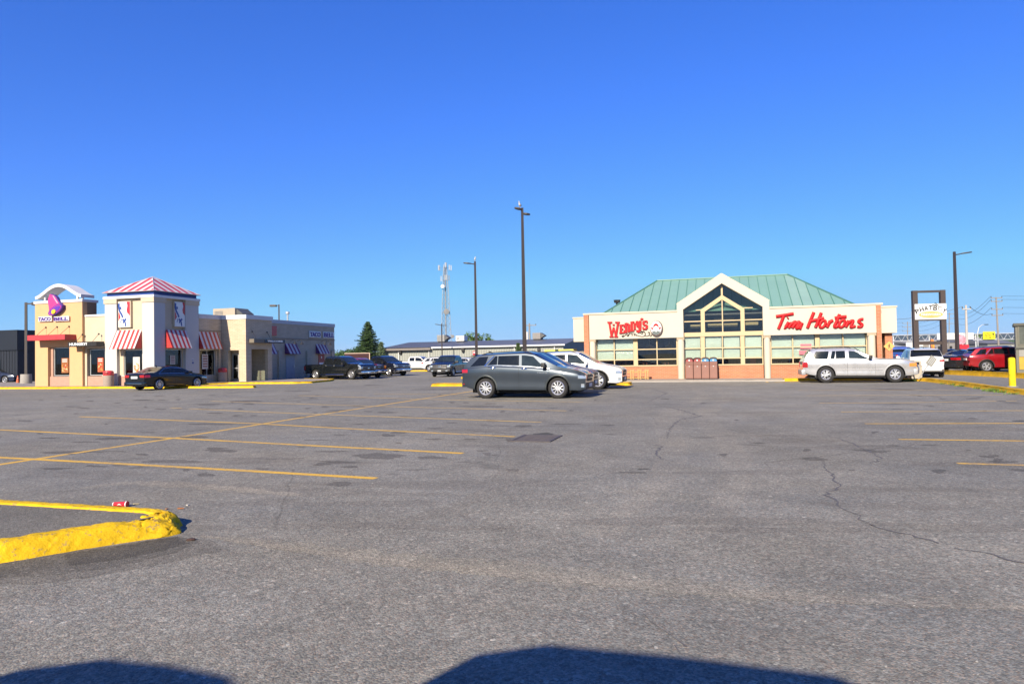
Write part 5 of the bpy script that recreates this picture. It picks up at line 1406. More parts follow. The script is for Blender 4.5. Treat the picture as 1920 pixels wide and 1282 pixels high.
b = MB(); b.prism([(0,0),(0,ZE),(dep/2,ZR),(dep,ZE),(dep,0)], 'x', xl-.05, xl+.02); b.box(xl,xr,dep-.1,dep,0,ZE); b.build('end_wall', M_CLAD, t)
b = MB(); e = .35
b.add([(xl-.2,-e,ZE-.0),(xr+.3,-e,ZE-.0),(xr+.3,dep/2,ZR+.08),(xl-.2,dep/2,ZR+.08),(xr+.3,dep+e,ZE),(xl-.2,dep+e,ZE)], [(0,1,2,3),(3,2,4,5)])
rf = b.build('roof', M_BROOF, t, recalc=False)
b = MB()
for i in range(60):
    x = xl+(xr-xl)*i/59; b.tube([(x,-e,ZE+.01),(x,dep/2,ZR+.09)], .03, 4)
b.build('roof_rib', M_BROOF, rf)
b = MB(); xm = WH.front(811,650)[0]; b.box(xm, xr+.32, -e-.14, -e, ZE-.16, ZE+.02); b.build('gutter', M_TRIM, t)
b = MB(); b.box(xl-.2, xm-.05, -e-.3, -e, ZE-.35, ZE-.08); b.build('gutter', mat('gutter_brown', (.22,.19,.17), .6), t)
for px in (965, 1040, 805, 748):
    b = MB(); x = WH.front(px,655)[0]; b.box(x-.05,x+.05,-.17,-.06,0,ZE-.17); b.build('downpipe', M_TRIM, t)
for px in (752, 869, 1011):
    x, z = WH.front(px, 659 if px < 800 else 655); b = MB(); b.box(x-.18,x+.18,-.35,-.06,z-.18,z+.18); b.cyl((x,-.2,z-.38),(x,-.2,z-.18),.14,.2,8); b.build('wall_lamp', M_DARK, t)
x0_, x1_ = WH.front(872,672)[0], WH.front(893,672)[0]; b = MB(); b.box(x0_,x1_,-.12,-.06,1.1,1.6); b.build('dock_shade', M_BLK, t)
for px0, px1, zt_, lab, mt_, hd in ((823,837,14,'grey air handler with a dark hood on the hall roof, below the lattice mast',None,True),(858,873.5,11.5,'white cube unit on the hall roof between the lattice mast and the green trees',M_TRIM,False),(1001,1016,13,'grey air handler on the hall roof, right of the tallest lamp post',mat('unit_grey',(.25,.23,.22),.6),True)):
    x0_ = WH.front(px0, 640, dep/2-1)[0]; x1_ = WH.front(px1, 640, dep/2-1)[0]
    rooftop_unit(WH.w((x0_+x1_)/2, dep/2-1.0, ZR-.05), -LOT, x1_-x0_, 1.4, zt_*.075, lab, mt_, hd)
# red wall figure on the hall (hydrant cabinet) -> small red post sign
p = far(890, 85); t = empty('marker_post', p, 0, 'small red and white marker standing before the hall wall, left of the lamp post', 'marker')
b = MB(); b.cyl((0,0,0),(0,0,1.7),.05,n=6); b.build('post', M_GREY, t); b = MB(); b.box(-.22,.22,-.03,.03,1.7,2.35); b.build('plate', M_SRED, t); b = MB(); b.box(-.15,.15,-.04,-.031,2.1,2.25); b.build('panel', M_WSIGN, t)

# telecom mast --------------------------------------------------------------
p = far(837, 200); t = empty('telecom_mast', p, R(10), 'tall steel lattice mast with white antenna panels near its top, behind the metal clad hall', 'telecom mast')
HM = zat(835, 496, 200); M_STEEL = mat('mast_steel', (.30,.31,.33), .5, metal=.4)
def mw(z): return 1.55*max(0,1-z/HM)**.8+.42
legs = [Vector((math.cos(R(a)), math.sin(R(a)), 0)) for a in (90, 210, 330)]
for L_ in legs:
    b = MB(); b.tube([L_*mw(HM*i/10)+Vector((0,0,HM*i/10)) for i in range(11)], .085, 5); b.build('leg', M_STEEL, t)
b = MB(); z = 0
while z < HM-1:
    dz = max(.8, mw(z)*1.1); z2 = min(HM, z+dz)
    for i in range(3):
        A_, B_ = legs[i], legs[(i+1) % 3]
        b.tube([A_*mw(z)+Vector((0,0,z)), B_*mw(z2)+Vector((0,0,z2))], .035, 4); b.tube([B_*mw(z)+Vector((0,0,z)), A_*mw(z2)+Vector((0,0,z2))], .035, 4)
        b.tube([A_*mw(z2)+Vector((0,0,z2)), B_*mw(z2)+Vector((0,0,z2))], .03, 4)
    z = z2
b.build('bracing', M_STEEL, t)
b = MB(); b.tube([(.0,0,0),(0,0,HM-1)], .16, 5); b.build('cable_run', M_STEEL, t)
for i, (dx, dy, z0) in enumerate([(-1.9,0,HM-1.0),(-1.6,.3,HM-1.0),(0,-.8,HM-.3),(.3,-.8,HM-.3),(1.2,-.3,HM-.9),(1.75,-.2,HM-1.0),(-1.2,0,HM-4.2),(1.15,0,HM-4.0),(-.1,-.7,HM-3.9),(.25,-.6,HM-3.9)]):
    b = MB(); b.box(dx-.11,dx+.11,dy-.08,dy+.08,z0-.7,z0+.8); b.build('antenna_panel', mat('antenna_grey', (.55,.56,.57), .6) if i % 4 != 3 else M_GREY, t)
b = MB(); 
for z0 in (HM-.9, HM-1.7, HM-3.4, HM-4.4): b.tube([(-1.8 if z0 > HM-2 else -1.2,0,z0),(1.75 if z0 > HM-2 else 1.15,0,z0)], .05, 4); b.tube([(0,-.9,z0),(0,.7,z0)], .05, 4)
b.build('headframe', M_STEEL, t)
for x, z0, r_ in ((-.9,HM-6.5,.55),(.1,HM*.52,.85),(1.8,HM*.27,.5),(1.7,HM*.17,.45)):
    b = MB(); b.lathe([(0,0),(r_*.6,-.05),(r_,-.25),(r_,-.45),(0,-.5)], (x,-.9,z0), 'y', 12); b.build('dish', M_TRIM if z0 > HM-10 else M_GREY, t, smooth=40)
# ================================================================== vehicles
M_TYRE = mat('tyre', (.022,.021,.021), .85, var=.2, scale=8)
M_RIM = mat('rim_silver', (.62,.62,.63), .28, metal=.8, var=.04)
M_RIMD = mat('rim_dark', (.05,.05,.055), .4, metal=.5)
M_CHROME = mat('chrome', (.75,.75,.76), .12, metal=1.0, var=.02)
M_AGLASS = mat('auto_glass', (.010,.012,.014), .04, var=.1, spec=.5)
M_AGLASS2 = mat('auto_glass_clear', (.022,.032,.038), .03, var=.5, scale=1.6, spec=.5)
M_TRIMB = mat('car_trim_black', (.015,.015,.016), .55, var=.15)
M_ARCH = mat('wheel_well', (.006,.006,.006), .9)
M_TAIL = mat('tail_red', (.45,.008,.012), .15, coat=1.0); M_AMBER = mat('amber', (.8,.28,.03), .2, coat=1.0)
M_HEAD = mat('head_clear', (.38,.42,.46), .08, metal=.5, coat=1.0)
M_PLATE = mat('plate_white', (.7,.72,.74), .5)

def interp(tab, x):
    if x <= tab[0][0]: return tab[0][1]
    for (a, u), (b_, v) in zip(tab[:-1], tab[1:]):
        if x <= b_: return u+(v-u)*(x-a)/(b_-a) if b_ > a else v
    return tab[-1][1]
def soften(tab, r=.05):
    """round the corners of a profile"""
    xs = [tab[0][0]+(tab[-1][0]-tab[0][0])*i/240 for i in range(241)]
    z = [interp(tab, x) for x in xs]
    k = max(1, int(r/((tab[-1][0]-tab[0][0])/240)))
    out = []
    for i in range(241):
        a, b_ = max(0, i-k), min(240, i+k); kk = min(i-a, b_-i); out.append(sum(z[i-kk:i+kk+1])/(2*kk+1))
    return list(zip(xs, out))

class Car:
    def __init__(s, name, label, cat, L, W, WB, rw, top, belt, sill, body_mat, tumble=.34, wx=0.0, group=None, sec=60, soft=.07, crown=.05, plan=.11, chamfer=0):
        s.L, s.W, s.WB, s.rw, s.body_mat = L, W, WB, rw, body_mat
        s.top = soften(top, soft); s.belt = soften(belt, .1); s.sill = soften(sill, .06)
        s.tumble, s.wx, s.crown, s.plan, s.chamfer = tumble, wx, crown, plan, chamfer
        s.root = empty(name, (0,0,0), 0, label, cat, group)
        s.xf, s.xr = wx+WB/2, wx-WB/2
        b = MB(); half = []
        xs = sorted(set([-L/2+L*i/sec for i in range(sec+1)]+[-L/2+.02,-L/2+.06,L/2-.02,L/2-.06]))
        m_ = None; vs = []
        for x in xs:
            P = s.section(x); m_ = len(P)
            vs += [(x, y, z) for y, z in P] + [(x, -y, z) for y, z in P[::-1][1:]]
        w_ = 2*m_-1; fs = []
        for i in range(len(xs)-1):
            for j in range(w_-1): fs.append((i*w_+j, i*w_+j+1, (i+1)*w_+j+1, (i+1)*w_+j))
            fs.append((i*w_+w_-1, i*w_, (i+1)*w_, (i+1)*w_+w_-1))
        fs.append(tuple(range(w_))); fs.append(tuple(range((len(xs)-1)*w_, len(xs)*w_))[::-1])
        b.add(vs, fs)
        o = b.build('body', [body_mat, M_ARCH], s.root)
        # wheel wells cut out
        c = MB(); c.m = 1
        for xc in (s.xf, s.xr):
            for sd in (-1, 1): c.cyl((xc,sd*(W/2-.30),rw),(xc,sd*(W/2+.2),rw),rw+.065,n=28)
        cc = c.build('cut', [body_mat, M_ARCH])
        md = o.modifiers.new('b', 'BOOLEAN'); md.operation = 'DIFFERENCE'; md.object = cc; md.solver = 'EXACT'
        bpy.context.view_layer.update()
        me = bpy.data.meshes.new_from_object(o.evaluated_get(bpy.context.evaluated_depsgraph_get()))
        o.modifiers.clear(); old = o.data; o.data = me; bpy.data.meshes.remove(old)
        cm = cc.data; bpy.data.objects.remove(cc); bpy.data.meshes.remove(cm)
        bm = bmesh.new(); bm.from_mesh(o.data)
        for f in bm.faces: f.smooth = True
        for e in bm.edges:
            if len(e.link_faces) == 2 and e.calc_face_angle(0) > R(38): e.smooth = False
        bm.to_mesh(o.data); bm.free(); o.data.name = 'body'
        s.body = o
    def section(s, x):
        L, W = s.L, s.W
        zt = interp(s.top, x); zb = min(interp(s.belt, x), zt-.012); zs = interp(s.sill, x)
        t = abs(2*x/L); w = W/2*(1-s.plan*t**7 - .02*t**2); h = zt-zb
        yt = w-.035-s.tumble*h
        cr = min(s.crown, .5*h+.01)
        bz = zb-zs; ch = min(s.chamfer, h*.4)
        # the flank: sill, a light crease, the shoulder
        return [(w*.80, zs), (w*.955, zs+.03), (w*.972, zs+.14*bz), (w*.962, zs+.36*bz), (w*.985, zs+.60*bz), (w, zs+.76*bz), (w*.988, zs+.92*bz), (w*.965, zb),
                (w*.955-.02, zb+min(.015, h*.2)), (max(yt+.02, .1), zb+h*.84-ch*.35), (max(yt-.06-ch*1.1, .08), zt-cr*.55), (max(yt*.55, .05), zt-cr*.22), (0, zt)] if not s.chamfer else [(w*.80, zs), (w*.955, zs+.03), (w*.972, zs+.14*bz), (w*.962, zs+.36*bz), (w*.985, zs+.60*bz), (w, zs+.76*bz), (w*.988, zs+.92*bz), (w*.965, zb), (w*.955-.02, zb+min(.015, h*.2)), (yt+.02, max(zt-ch*1.5, zb+.03)), (yt-.12, max(zt-ch*.5, zb+.05)), (yt-.42, zt-.015), (0, zt)]
    def surf(s, x, u, off=0.0, sd=1):
        """point on the skin: x along, u along the section (0 sill .. 12 roof middle)"""
        P = s.section(x); i = min(int(u), len(P)-2); f = u-i
        (y0, z0), (y1, z1) = P[i], P[i+1]
        y, z = y0+(y1-y0)*f, z0+(z1-z0)*f
        e = .02; xa, xb = max(-s.L/2, x-e), min(s.L/2, x+e)
        Pa, Pb = s.section(xa), s.section(xb)
        A_ = Vector((xb-xa, (Pb[i][0]-Pa[i][0])*(1-f)+(Pb[i+1][0]-Pa[i+1][0])*f, (Pb[i][1]-Pa[i][1])*(1-f)+(Pb[i+1][1]-Pa[i+1][1])*f))
        B_ = Vector((0, y1-y0, z1-z0))
        n_ = A_.cross(B_)
        if n_.length < 1e-9: n_ = Vector((0,0,1))
        n_.normalize()
        if n_.y < 0 and abs(n_.y) > abs(n_.z) : n_ = -n_
        elif n_.z < 0 and u > 7: n_ = -n_
        q = Vector((x, y, z))+n_*off
        return Vector((q.x, q.y*sd, q.z))
    def patch(s, x0, x1, u0, u1, off, sd=1, nx=6, nu=4, b=None):
        """piece of skin between x0(t)..x1(t); x0, x1 numbers or functions of t 0..1 up the section"""
        b = b or MB()
        f0 = x0 if callable(x0) else (lambda t: x0); f1 = x1 if callable(x1) else (lambda t: x1)
        b.grid(lambda p, q: s.surf(f0(q)+(f1(q)-f0(q))*p, u0+(u1-u0)*q, off, sd), nx, nu)
        return b
    def part(s, b, name, mt_, parent=None, **k):
        k.setdefault('smooth', 40)
        return b.build(name, mt_, parent or s.root, **k)
    def screen(s, x0, x1, u0, name, mt_=None, off=.005, inset=0.0):
        """windscreen or rear window, across the car"""
        b = MB(); nx = 8; us = [u0+(12-u0)*i/5 for i in range(6)]
        def P(p, q):
            k = q*2-1; sd = 1 if k >= 0 else -1
            u = 12-(12-u0)*abs(k); return s.surf(x0+(x1-x0)*p, min(u, 11.999), off, sd)
        b.grid(P, nx, 12); return s.part(b, name, mt_ or M_AGLASS)
    def side_glass(s, spans, u0=8.12, u1=8.88, mt_=None, mts=None):
        for sd in (-1, 1):
            for i, (a0, a1, c0, c1) in enumerate(spans):      # bottom rear, bottom front, top rear, top front
                b = s.patch(lambda t: a0+(c0-a0)*t, lambda t: a1+(c1-a1)*t, u0, u1, .005, sd, 8, 5)
                s.part(b, 'side_window', (mts[i] if mts else mt_) or M_AGLASS)
    def wheels(s, style=5, rim_r=.66, mt_=None, back=M_RIMD, wd=.22):
        rw = s.rw; rr = rw*rim_r; mt_ = mt_ or M_RIM
        proto = None
        for xc in (s.xf, s.xr):
            for sd in (-1, 1):
                yo = s.W/2-.035
                if proto is None:
                    b = MB(); b.lathe([(rr,-.02),(rr+.02,0),(rw-.05,.0),(rw-.015,-.02),(rw,-.05),(rw,-wd+.05),(rw-.02,-wd+.01),(rr,-wd),(rr,-.02)], (0,0,0), 'y', 32)
                    w0 = b.build('wheel', M_TYRE, s.root, smooth=40)
                    b = MB(); b.lathe([(rr+.004,-.012),(rr-.015,.002),(rr-.035,-.012),(rr-.04,-.05),(rr-.04,-.08)], (0,0,0), 'y', 32)
                    b.cyl((0,-.05,0),(0,-.006,0),rr*.20,rr*.15,12)
                    for k in range(style):
                        a = 2*math.pi*k/style
                        for da in ((-.16,.16) if style <= 6 else (0,)):
                            c, q = math.cos(a+da), math.sin(a+da); c2, q2 = math.cos(a+da*1.15), math.sin(a+da*1.15)
                            wdt = rr*(.085 if style <= 6 else .09)
                            b.tube([(c*rr*.12,-.018,q*rr*.12),(c*rr*.5,-.012,q*rr*.5),(c2*(rr-.02),-.022,q2*(rr-.02))], [wdt*1.1,wdt,wdt*.95], 6, flat=((0,1,0),.35))
                    r0 = b.build('rim', mt_, w0, smooth=40)
                    b = MB(); b.cyl((0,-.10,0),(0,-.085,0),rr-.01,n=24); b.cyl((0,-.085,0),(0,-.07,0),rr*.62,n=20); k0 = b.build('brake', back, w0)
                    proto = (w0, r0, k0)
                if proto and xc == s.xf and sd == -1: w1, r1, k1 = proto
                else:
                    w1 = proto[0].copy(); COL.objects.link(w1); w1.parent = s.root
                    r1 = proto[1].copy(); COL.objects.link(r1); r1.parent = w1
                    k1 = proto[2].copy(); COL.objects.link(k1); k1.parent = w1
                w1.location = (xc, sd*yo, rw); w1.rotation_euler = (0, random.uniform(0, 1), 0) if sd > 0 else (0, random.uniform(0, 1), math.pi)
    def mirror(s, x, z, mt_=None, size=1.0):
        for sd in (-1, 1):
            y = s.W/2-.05
            b = MB(Matrix.Translation((x, sd*(y+.14), z)))
            b.box(-.07*size, .06*size, -.11*size, .10*size, -.07*size, .10*size)
            b.cyl((.0,-sd*.18,-.04),(0,0,-.03),.025,n=6)
            s.part(b, 'wing_mirror', mt_ or s.body_mat, bevel=.045)
    def handle(s, x, u, sd, par, mt_=None):
        b = MB(); p0, p1, p2 = s.surf(x-.1, u, .005, sd), s.surf(x, u, .045, sd), s.surf(x+.1, u, .005, sd)
        b.tube([p0, p0.lerp(p1, .9), p1, p2.lerp(p1, .9), p2], .016, 5); return s.part(b, 'handle', mt_ or s.body_mat, par)
    def doors(s, cuts, ulo=1.2, uhi=7.9, hm=None, hu=6.3):
        """door skins with dark shut lines, each with its handle"""
        for sd in (-1, 1):
            for (xa, xb) in cuts:
                def lo(x_edge, sign):
                    def f(t, g=.0):
                        u = ulo+(uhi-ulo)*t; z = s.surf(x_edge, u, 0, 1).z; r_ = s.rw+.115
                        x = x_edge
                        for xc in (s.xf, s.xr):
                            dz = z-s.rw
                            if abs(dz) < r_:
                                hx = math.sqrt(r_*r_-dz*dz)
                                if sign < 0 and xc < xa+.6 and xc < xb: x = max(x, xc+hx)
                                if sign > 0 and xc > xb-.6 and xc > xa: x = min(x, xc-hx)
                        return x
                    return f
                f0, f1 = lo(xa, -1), lo(xb, 1)
                b = MB(); b.m = 1; s.patch(lambda t: f0(t)-.009, lambda t: f1(t)+.009, ulo-.05, uhi+.03, .0022, sd, 10, 12, b)
                b.m = 0; s.patch(f0, f1, ulo, uhi, .0055, sd, 10, 12, b)
                d = s.part(b, 'door', [s.body_mat, M_TRIMB], weld=False)
                s.handle(xa+.20, hu, sd, d, hm)
    def zpatch(s, x0, x1, z0, z1, off, sd, nx=5, nz=3, b=None):
        """piece of the flank between two heights"""
        b = b or MB()
        def P(p, q):
            x = x0+(x1-x0)*p; z = z0+(z1-z0)*q; S = s.section(x); y = S[7][0]
            z = min(z, S[7][1])
            for (ya, za), (yb, zb_) in zip(S[:8], S[1:8]):
                if za <= z <= zb_: y = ya+(yb-ya)*(z-za)/max(1e-6, zb_-za)
            return Vector((x, sd*(y+off), z))
        return b.grid(P, nx, nz)
    def lamp_wrap(s, end, u0, u1, length, name, mt_, depth=.02, inner=.5, z=None):
        """light cluster wrapping a corner; end=+1 front, -1 rear; z = (low, high) on the end face"""
        for sd in (-1, 1):
            xe = end*s.L/2; z0, z1 = z
            b = s.zpatch(xe-end*length, xe-end*.001, z0, z1, .008, sd, 5, 3)
            ye = s.section(xe)[5][0]-.01; yi = ye-inner*s.W*.25
            k0, k1 = sorted((xe-end*.03, xe+end*depth))
            b.prism([(sd*ye, z0), (sd*ye, z1), (sd*yi, z1-.01), (sd*(yi+.03), z0+.01)], 'x', k0, k1)
            s.part(b, name, mt_, weld=False)
    def face(s, end, y0, y1, z0, z1, d0, d1, name, mt_, bevel=.01, parent=None):
        xe = end*s.L/2; b = MB(); a, c = xe+end*d0, xe+end*d1
        b.box(min(a,c), max(a,c), y0, y1, z0, z1); return s.part(b, name, mt_, parent, bevel=bevel)
    def cladding(s, u1=1.9, mt_=None):
        mt_ = mt_ or M_TRIMB
        for sd in (-1, 1):
            b = s.patch(s.xr+s.rw+.13, s.xf-s.rw-.13, .3, u1, .004, sd, 8, 3); s.part(b, 'rocker_cladding', mt_)
            for xc in (s.xf, s.xr):
                b = MB(); pts = []
                for i in range(15):
                    a = R(-12+204*i/14); x, z = xc+math.cos(a)*(s.rw+.085), s.rw+math.sin(a)*(s.rw+.085)
                    P = s.section(x); y = P[0][0]
                    for (ya, za), (yb, zb_) in zip(P[:8], P[1:8]):
                        if za <= z <= zb_: y = ya+(yb-ya)*(z-za)/(zb_-za)
                    pts.append((x, sd*(y+.004), max(z, .16)))
                b.tube(pts, .032, 6, flat=((0,1,0),.5)); s.part(b, 'arch_trim', mt_)
    def rails(s, x0, x1, mt_=None, y=None, z=.05):
        for sd in (-1, 1):
            pts = []
            for i in range(9):
                x = x0+(x1-x0)*i/8; p = s.surf(x, 10.2, .0, sd); pts.append((x, p.y, p.z+(z if 0 < i < 8 else 0.0)))
            b = MB(); b.tube(pts, .018, 6); s.part(b, 'roof_rail', mt_ or M_TRIMB)
    def bands(s, x0, x1, u, name, mt_, r_=.01):
        for sd in (-1, 1):
            f0 = x0 if not callable(x0) else x0
            b = MB(); b.tube([s.surf(x0+(x1-x0)*i/10, u, .006, sd) for i in range(11)], r_, 5); s.part(b, name, mt_)
    def under(s):
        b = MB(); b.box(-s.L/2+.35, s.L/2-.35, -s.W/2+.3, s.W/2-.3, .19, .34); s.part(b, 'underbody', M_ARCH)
    def put(s, p, heading, scale=1.0, z=0.0, sz=None):
        s.root.location = (p[0], p[1], z); s.root.rotation_euler = (0, 0, heading); k = scale
        s.root.scale = (k, k, sz or k)
        return s

def suv_tab(L, H, hood=1.0, cowl=.28, wsl=.62, rear=.35, roof_r=.03, nose=.78, tail=1.05):
    """side outline of an estate-bodied car; fractions measured from the rear"""
    h = L/2
    return [(-h,tail-.03),(-h+.03,tail+.03),(-h+.10,tail+.12),(-h+rear,H-.12),(-h+rear+.3,H-.06),(-.55,H-.015),(.1,H),(h-cowl*L-wsl,H-.06),(h-cowl*L-wsl+.12,H-.12),(h-cowl*L+.08,hood+.05),(h-cowl*L+.2,hood+.005),(h-.55,hood-.06),(h-.2,hood-.15),(h-.05,nose),(h,nose-.07)]
def sill_tab(L, z=.24, f=.30, r=.36): return [(-L/2,r+.1),(-L/2+.25,r-.02),(-L/2+.6,z+.02),(L/2-.6,z),(L/2-.2,f-.06),(L/2,f)]

hB = -LOT
# --- the dark grey crossover in the middle of the lot
def crossover(name, label, mt_, L=4.65, W=1.86, H=1.66, WB=2.72, rw=.36, hero=False, **kw):
    c = Car(name, label, 'car', L, W, WB, rw, suv_tab(L, H, 1.11, .245, .74, .38, nose=.90, tail=1.10), [(-L/2,1.06),(-1.0,1.13),(.3,1.07),(L/2-1.2,1.0),(L/2-.2,.84),(L/2,.74)], sill_tab(L,.26), mt_, crown=.09, wx=-.03, group=kw.get('group'))
    c.cladding(1.6, kw.get('clad', M_TRIMB)); 
    xw = L/2-.245*L; 
    c.screen(xw-.72, xw+.05, 9.15, 'windscreen'); c.screen(-L/2+.12, -L/2+.44, 9.2, 'rear_window')
    c.side_glass([(-2.0,-1.40,-1.66,-1.30),(-1.30,-.94,-1.02,-.94),(-.91,-.10,-.91,-.12),(0.0,.92,-.02,.42)], mts=[M_AGLASS]*3+[M_AGLASS2])
    for sd in (-1, 1):
        b = MB(); P = [c.surf(-1.42,8.06,.008,sd)]+[c.surf(-1.42+2.45*i/10,8.05,.008,sd) for i in range(1,11)]
        b.tube(P, .013, 5); Q = [c.surf(-1.42,8.06,.008,sd), c.surf(-1.06,8.9,.008,sd)]; b.tube(Q, .02, 5)
        c.part(b, 'window_trim', M_CHROME)
    c.doors([(-1.27,-.10),(-.09,1.03)], hm=M_CHROME if hero else None)
    c.mirror(.86, 1.14, M_TRIMB if hero else mt_); c.rails(-1.6, .35, M_TRIMB)
    c.lamp_wrap(1, 6.15, 7.3, .26, 'headlight', M_HEAD, z=(.68,.79)); c.lamp_wrap(-1, 6.0, 7.9, .24, 'tail_light', M_TAIL, depth=.004, z=(.92,1.04))
    g_ = c.face(1, -.42, .42, .58, .80, -.06, .02, 'grille', M_TRIMB); c.face(1, -.44, .44, .685, .705, .021, .035, 'grille_bar', M_CHROME, parent=g_)
    c.face(1, -.72, .72, .30, .54, -.1, .012, 'lower_grille', M_TRIMB, .03); c.face(1, -.26, .26, .38, .5, .021, .035, 'number_plate', M_PLATE, .003)
    for sd in (-1, 1):
        b = c.zpatch(L/2-.16, L/2-.05, .38, .50, .006, sd, 3, 3); c.part(b, 'fog_light', M_HEAD)
        b = c.zpatch(-L/2+.03, -L/2+.10, .50, .53, .004, sd, 2, 1); c.part(b, 'reflector', M_TAIL)
    c.face(-1, -.74, .74, .40, .58, -.1, .04, 'rear_bumper', mt_, .03); c.face(-1, -.26, .26, .78, .92, -.02, .03, 'number_plate', M_PLATE, .003)
    b = MB(); b.prism([(-L/2+.22,H-.165),(-L/2+.44,H-.09),(-L/2+.42,H-.13)], 'y', -.6, .6); c.part(b, 'spoiler', mt_)
    b = MB(); b.tube([(-1.38,0,H-.06),(-1.47,0,H-.0),(-1.54,0,H+.005)], .02, 5); c.part(b, 'aerial', M_TRIMB)
    c.under()
    return c
P_GREY = mat('paint_graphite', (.042,.058,.080), .34, metal=.45, var=.03, scale=1.5, coat=1.0)
eq = crossover('parked_car', 'graphite grey crossover parked side-on, nearest car in the middle of the lot', P_GREY, hero=True, clad=mat('clad_grey', (.05,.06,.065), .4, metal=.4))
eq.wheels(10, .68)
b = MB(); 
for k in range(7):
    p = eq.surf(.62+k*.055, 5.4, .007, -1); b.box(p.x-.014, p.x+.014, p.y-.006, p.y+.0, p.z-.016, p.z+.016)
eq.part(b, 'badge', M_CHROME)
p = gnd(982, 747); d_ = Vector((p.x, p.y, 0)); ctr = d_+Vector((Ax, Ay, 0))*.92*1.03
eq.put(ctr-Vector((Bx,By,0))*.08, hB, 1.03, 0, 1.06)
nv = crossover('parked_car', 'dark blue crossover just beyond the graphite grey one, mostly hidden by it', mat('paint_navy', (.006,.014,.05), .35, metal=.0, coat=.3)); nv.wheels(7, .66, M_RIMD)
nv.put(Vector((eq.root.location.x, eq.root.location.y, 0))+Vector((Ax,Ay,0))*2.75+Vector((Bx,By,0))*-.32, hB, 1.045)
sf = crossover('parked_car', 'white crossover with black arch trims, farthest of the three parked together', mat('paint_white', (.72,.72,.72), .3, metal=.0, coat=1.0), L=4.70, W=1.88, H=1.68, WB=2.70, rw=.375)
sf.wheels(6, .68)
sf.put(Vector((eq.root.location.x, eq.root.location.y, 0))+Vector((Ax,Ay,0))*6.6+Vector((Bx,By,0))*.30, hB, 1.06)

# --- silver estate by the restaurant on the right
def big_suv():
    L, W, H, WB, rw = 5.0, 1.90, 1.66, 3.05, .385
    mt_ = mat('paint_silver', (.50,.50,.51), .28, metal=.6, coat=1.0)
    h = L/2
    top = [(-h,1.0),(-h+.02,1.06),(-h+.10,1.2),(-h+.34,H-.08),(-h+.5,H-.02),(-.5,H),(-.1,H-.05),(.02,H-.11),(.74,1.20),(.88,1.15),(h-.4,1.09),(h-.12,1.02),(h-.03,.97),(h,.93)]
    c = Car('parked_car', 'silver four-door sport utility car with a chrome front guard, before the script lettering', 'car', L, W, WB, rw, top, [(-h,1.04),(-.5,1.07),(h-.5,1.03),(h,.88)], sill_tab(L,.30,.36,.40), mt_, wx=.06, tumble=.30)
    c.cladding(1.2, mat('clad_silver', (.42,.42,.43), .45, metal=.3)); c.screen(.0, .78, 9.15, 'windscreen', M_AGLASS2); c.screen(-h+.13, -h+.38, 9.2, 'rear_window')
    c.side_glass([(-2.12,-1.36,-1.88,-1.30),(-1.26,-1.05,-1.14,-1.0),(-1.0,-.56,-.98,-.58),(-.42,.60,-.40,-.04)], mts=[M_AGLASS]*3+[M_AGLASS2])
    c.doors([(-1.28,-.50),(-.49,.72)], hu=6.6); c.mirror(.52, 1.18, M_TRIMB); c.rails(-1.9, .1, M_TRIMB, z=.07)
    c.lamp_wrap(1, 6.0, 7.4, .30, 'headlight', M_AMBER, z=(.74,.90)); c.lamp_wrap(-1, 5.2, 7.6, .22, 'tail_light', M_TAIL, z=(.74,1.0), inner=.25)
    for sd in (-1, 1): b = c.patch(-h+.01, -h+.2, 7.0, 7.75, .010, sd, 3, 2); c.part(b, 'indicator', M_AMBER)
    c.bands(-1.0, 1.05, 3.2, 'side_moulding', mat('moulding_grey', (.35,.35,.37), .4), .02)
    c.face(-1, -.88, .88, .38, .62, -.12, .08, 'rear_bumper', mat('bumper_silver', (.45,.45,.46), .4, metal=.3), .04)
    c.face(1, -.86, .86, .36, .62, -.12, .06, 'front_bumper', mat('bumper_silver', (.45,.45,.46), .4, metal=.3), .04); c.face(1, -.5, .5, .64, .86, -.05, .025, 'grille', M_TRIMB)
    for sd in (-1, 1):
        b = MB(); b.tube([(h+.06,sd*.42,.36),(h+.19,sd*.42,.42),(h+.21,sd*.42,.62),(h+.12,sd*.42,.84),(h+.05,sd*.42,.88)], .028, 8); c.part(b, 'front_guard', M_CHROME)
    b = MB(); b.tube([(h+.19,-.42,.5),(h+.21,.42,.5)], .025, 6); b.tube([(h+.16,-.42,.74),(h+.16,.42,.74)], .025, 6); c.part(b, 'guard_bar', M_CHROME)
    b = MB(); b.box(-1.5, 1.1, -.93, -.80, .27, .31); b.box(-1.5, 1.1, .80, .93, .27, .31); c.part(b, 'running_board', M_TRIMB)
    c.under(); c.wheels(6, .62); return c
en = big_suv()
p = gnd(1611, 717.5); en.put(Vector((p.x, p.y, 0))+Vector((Ax,Ay,0))*.93, hB, 1.0, 0, 1.04)

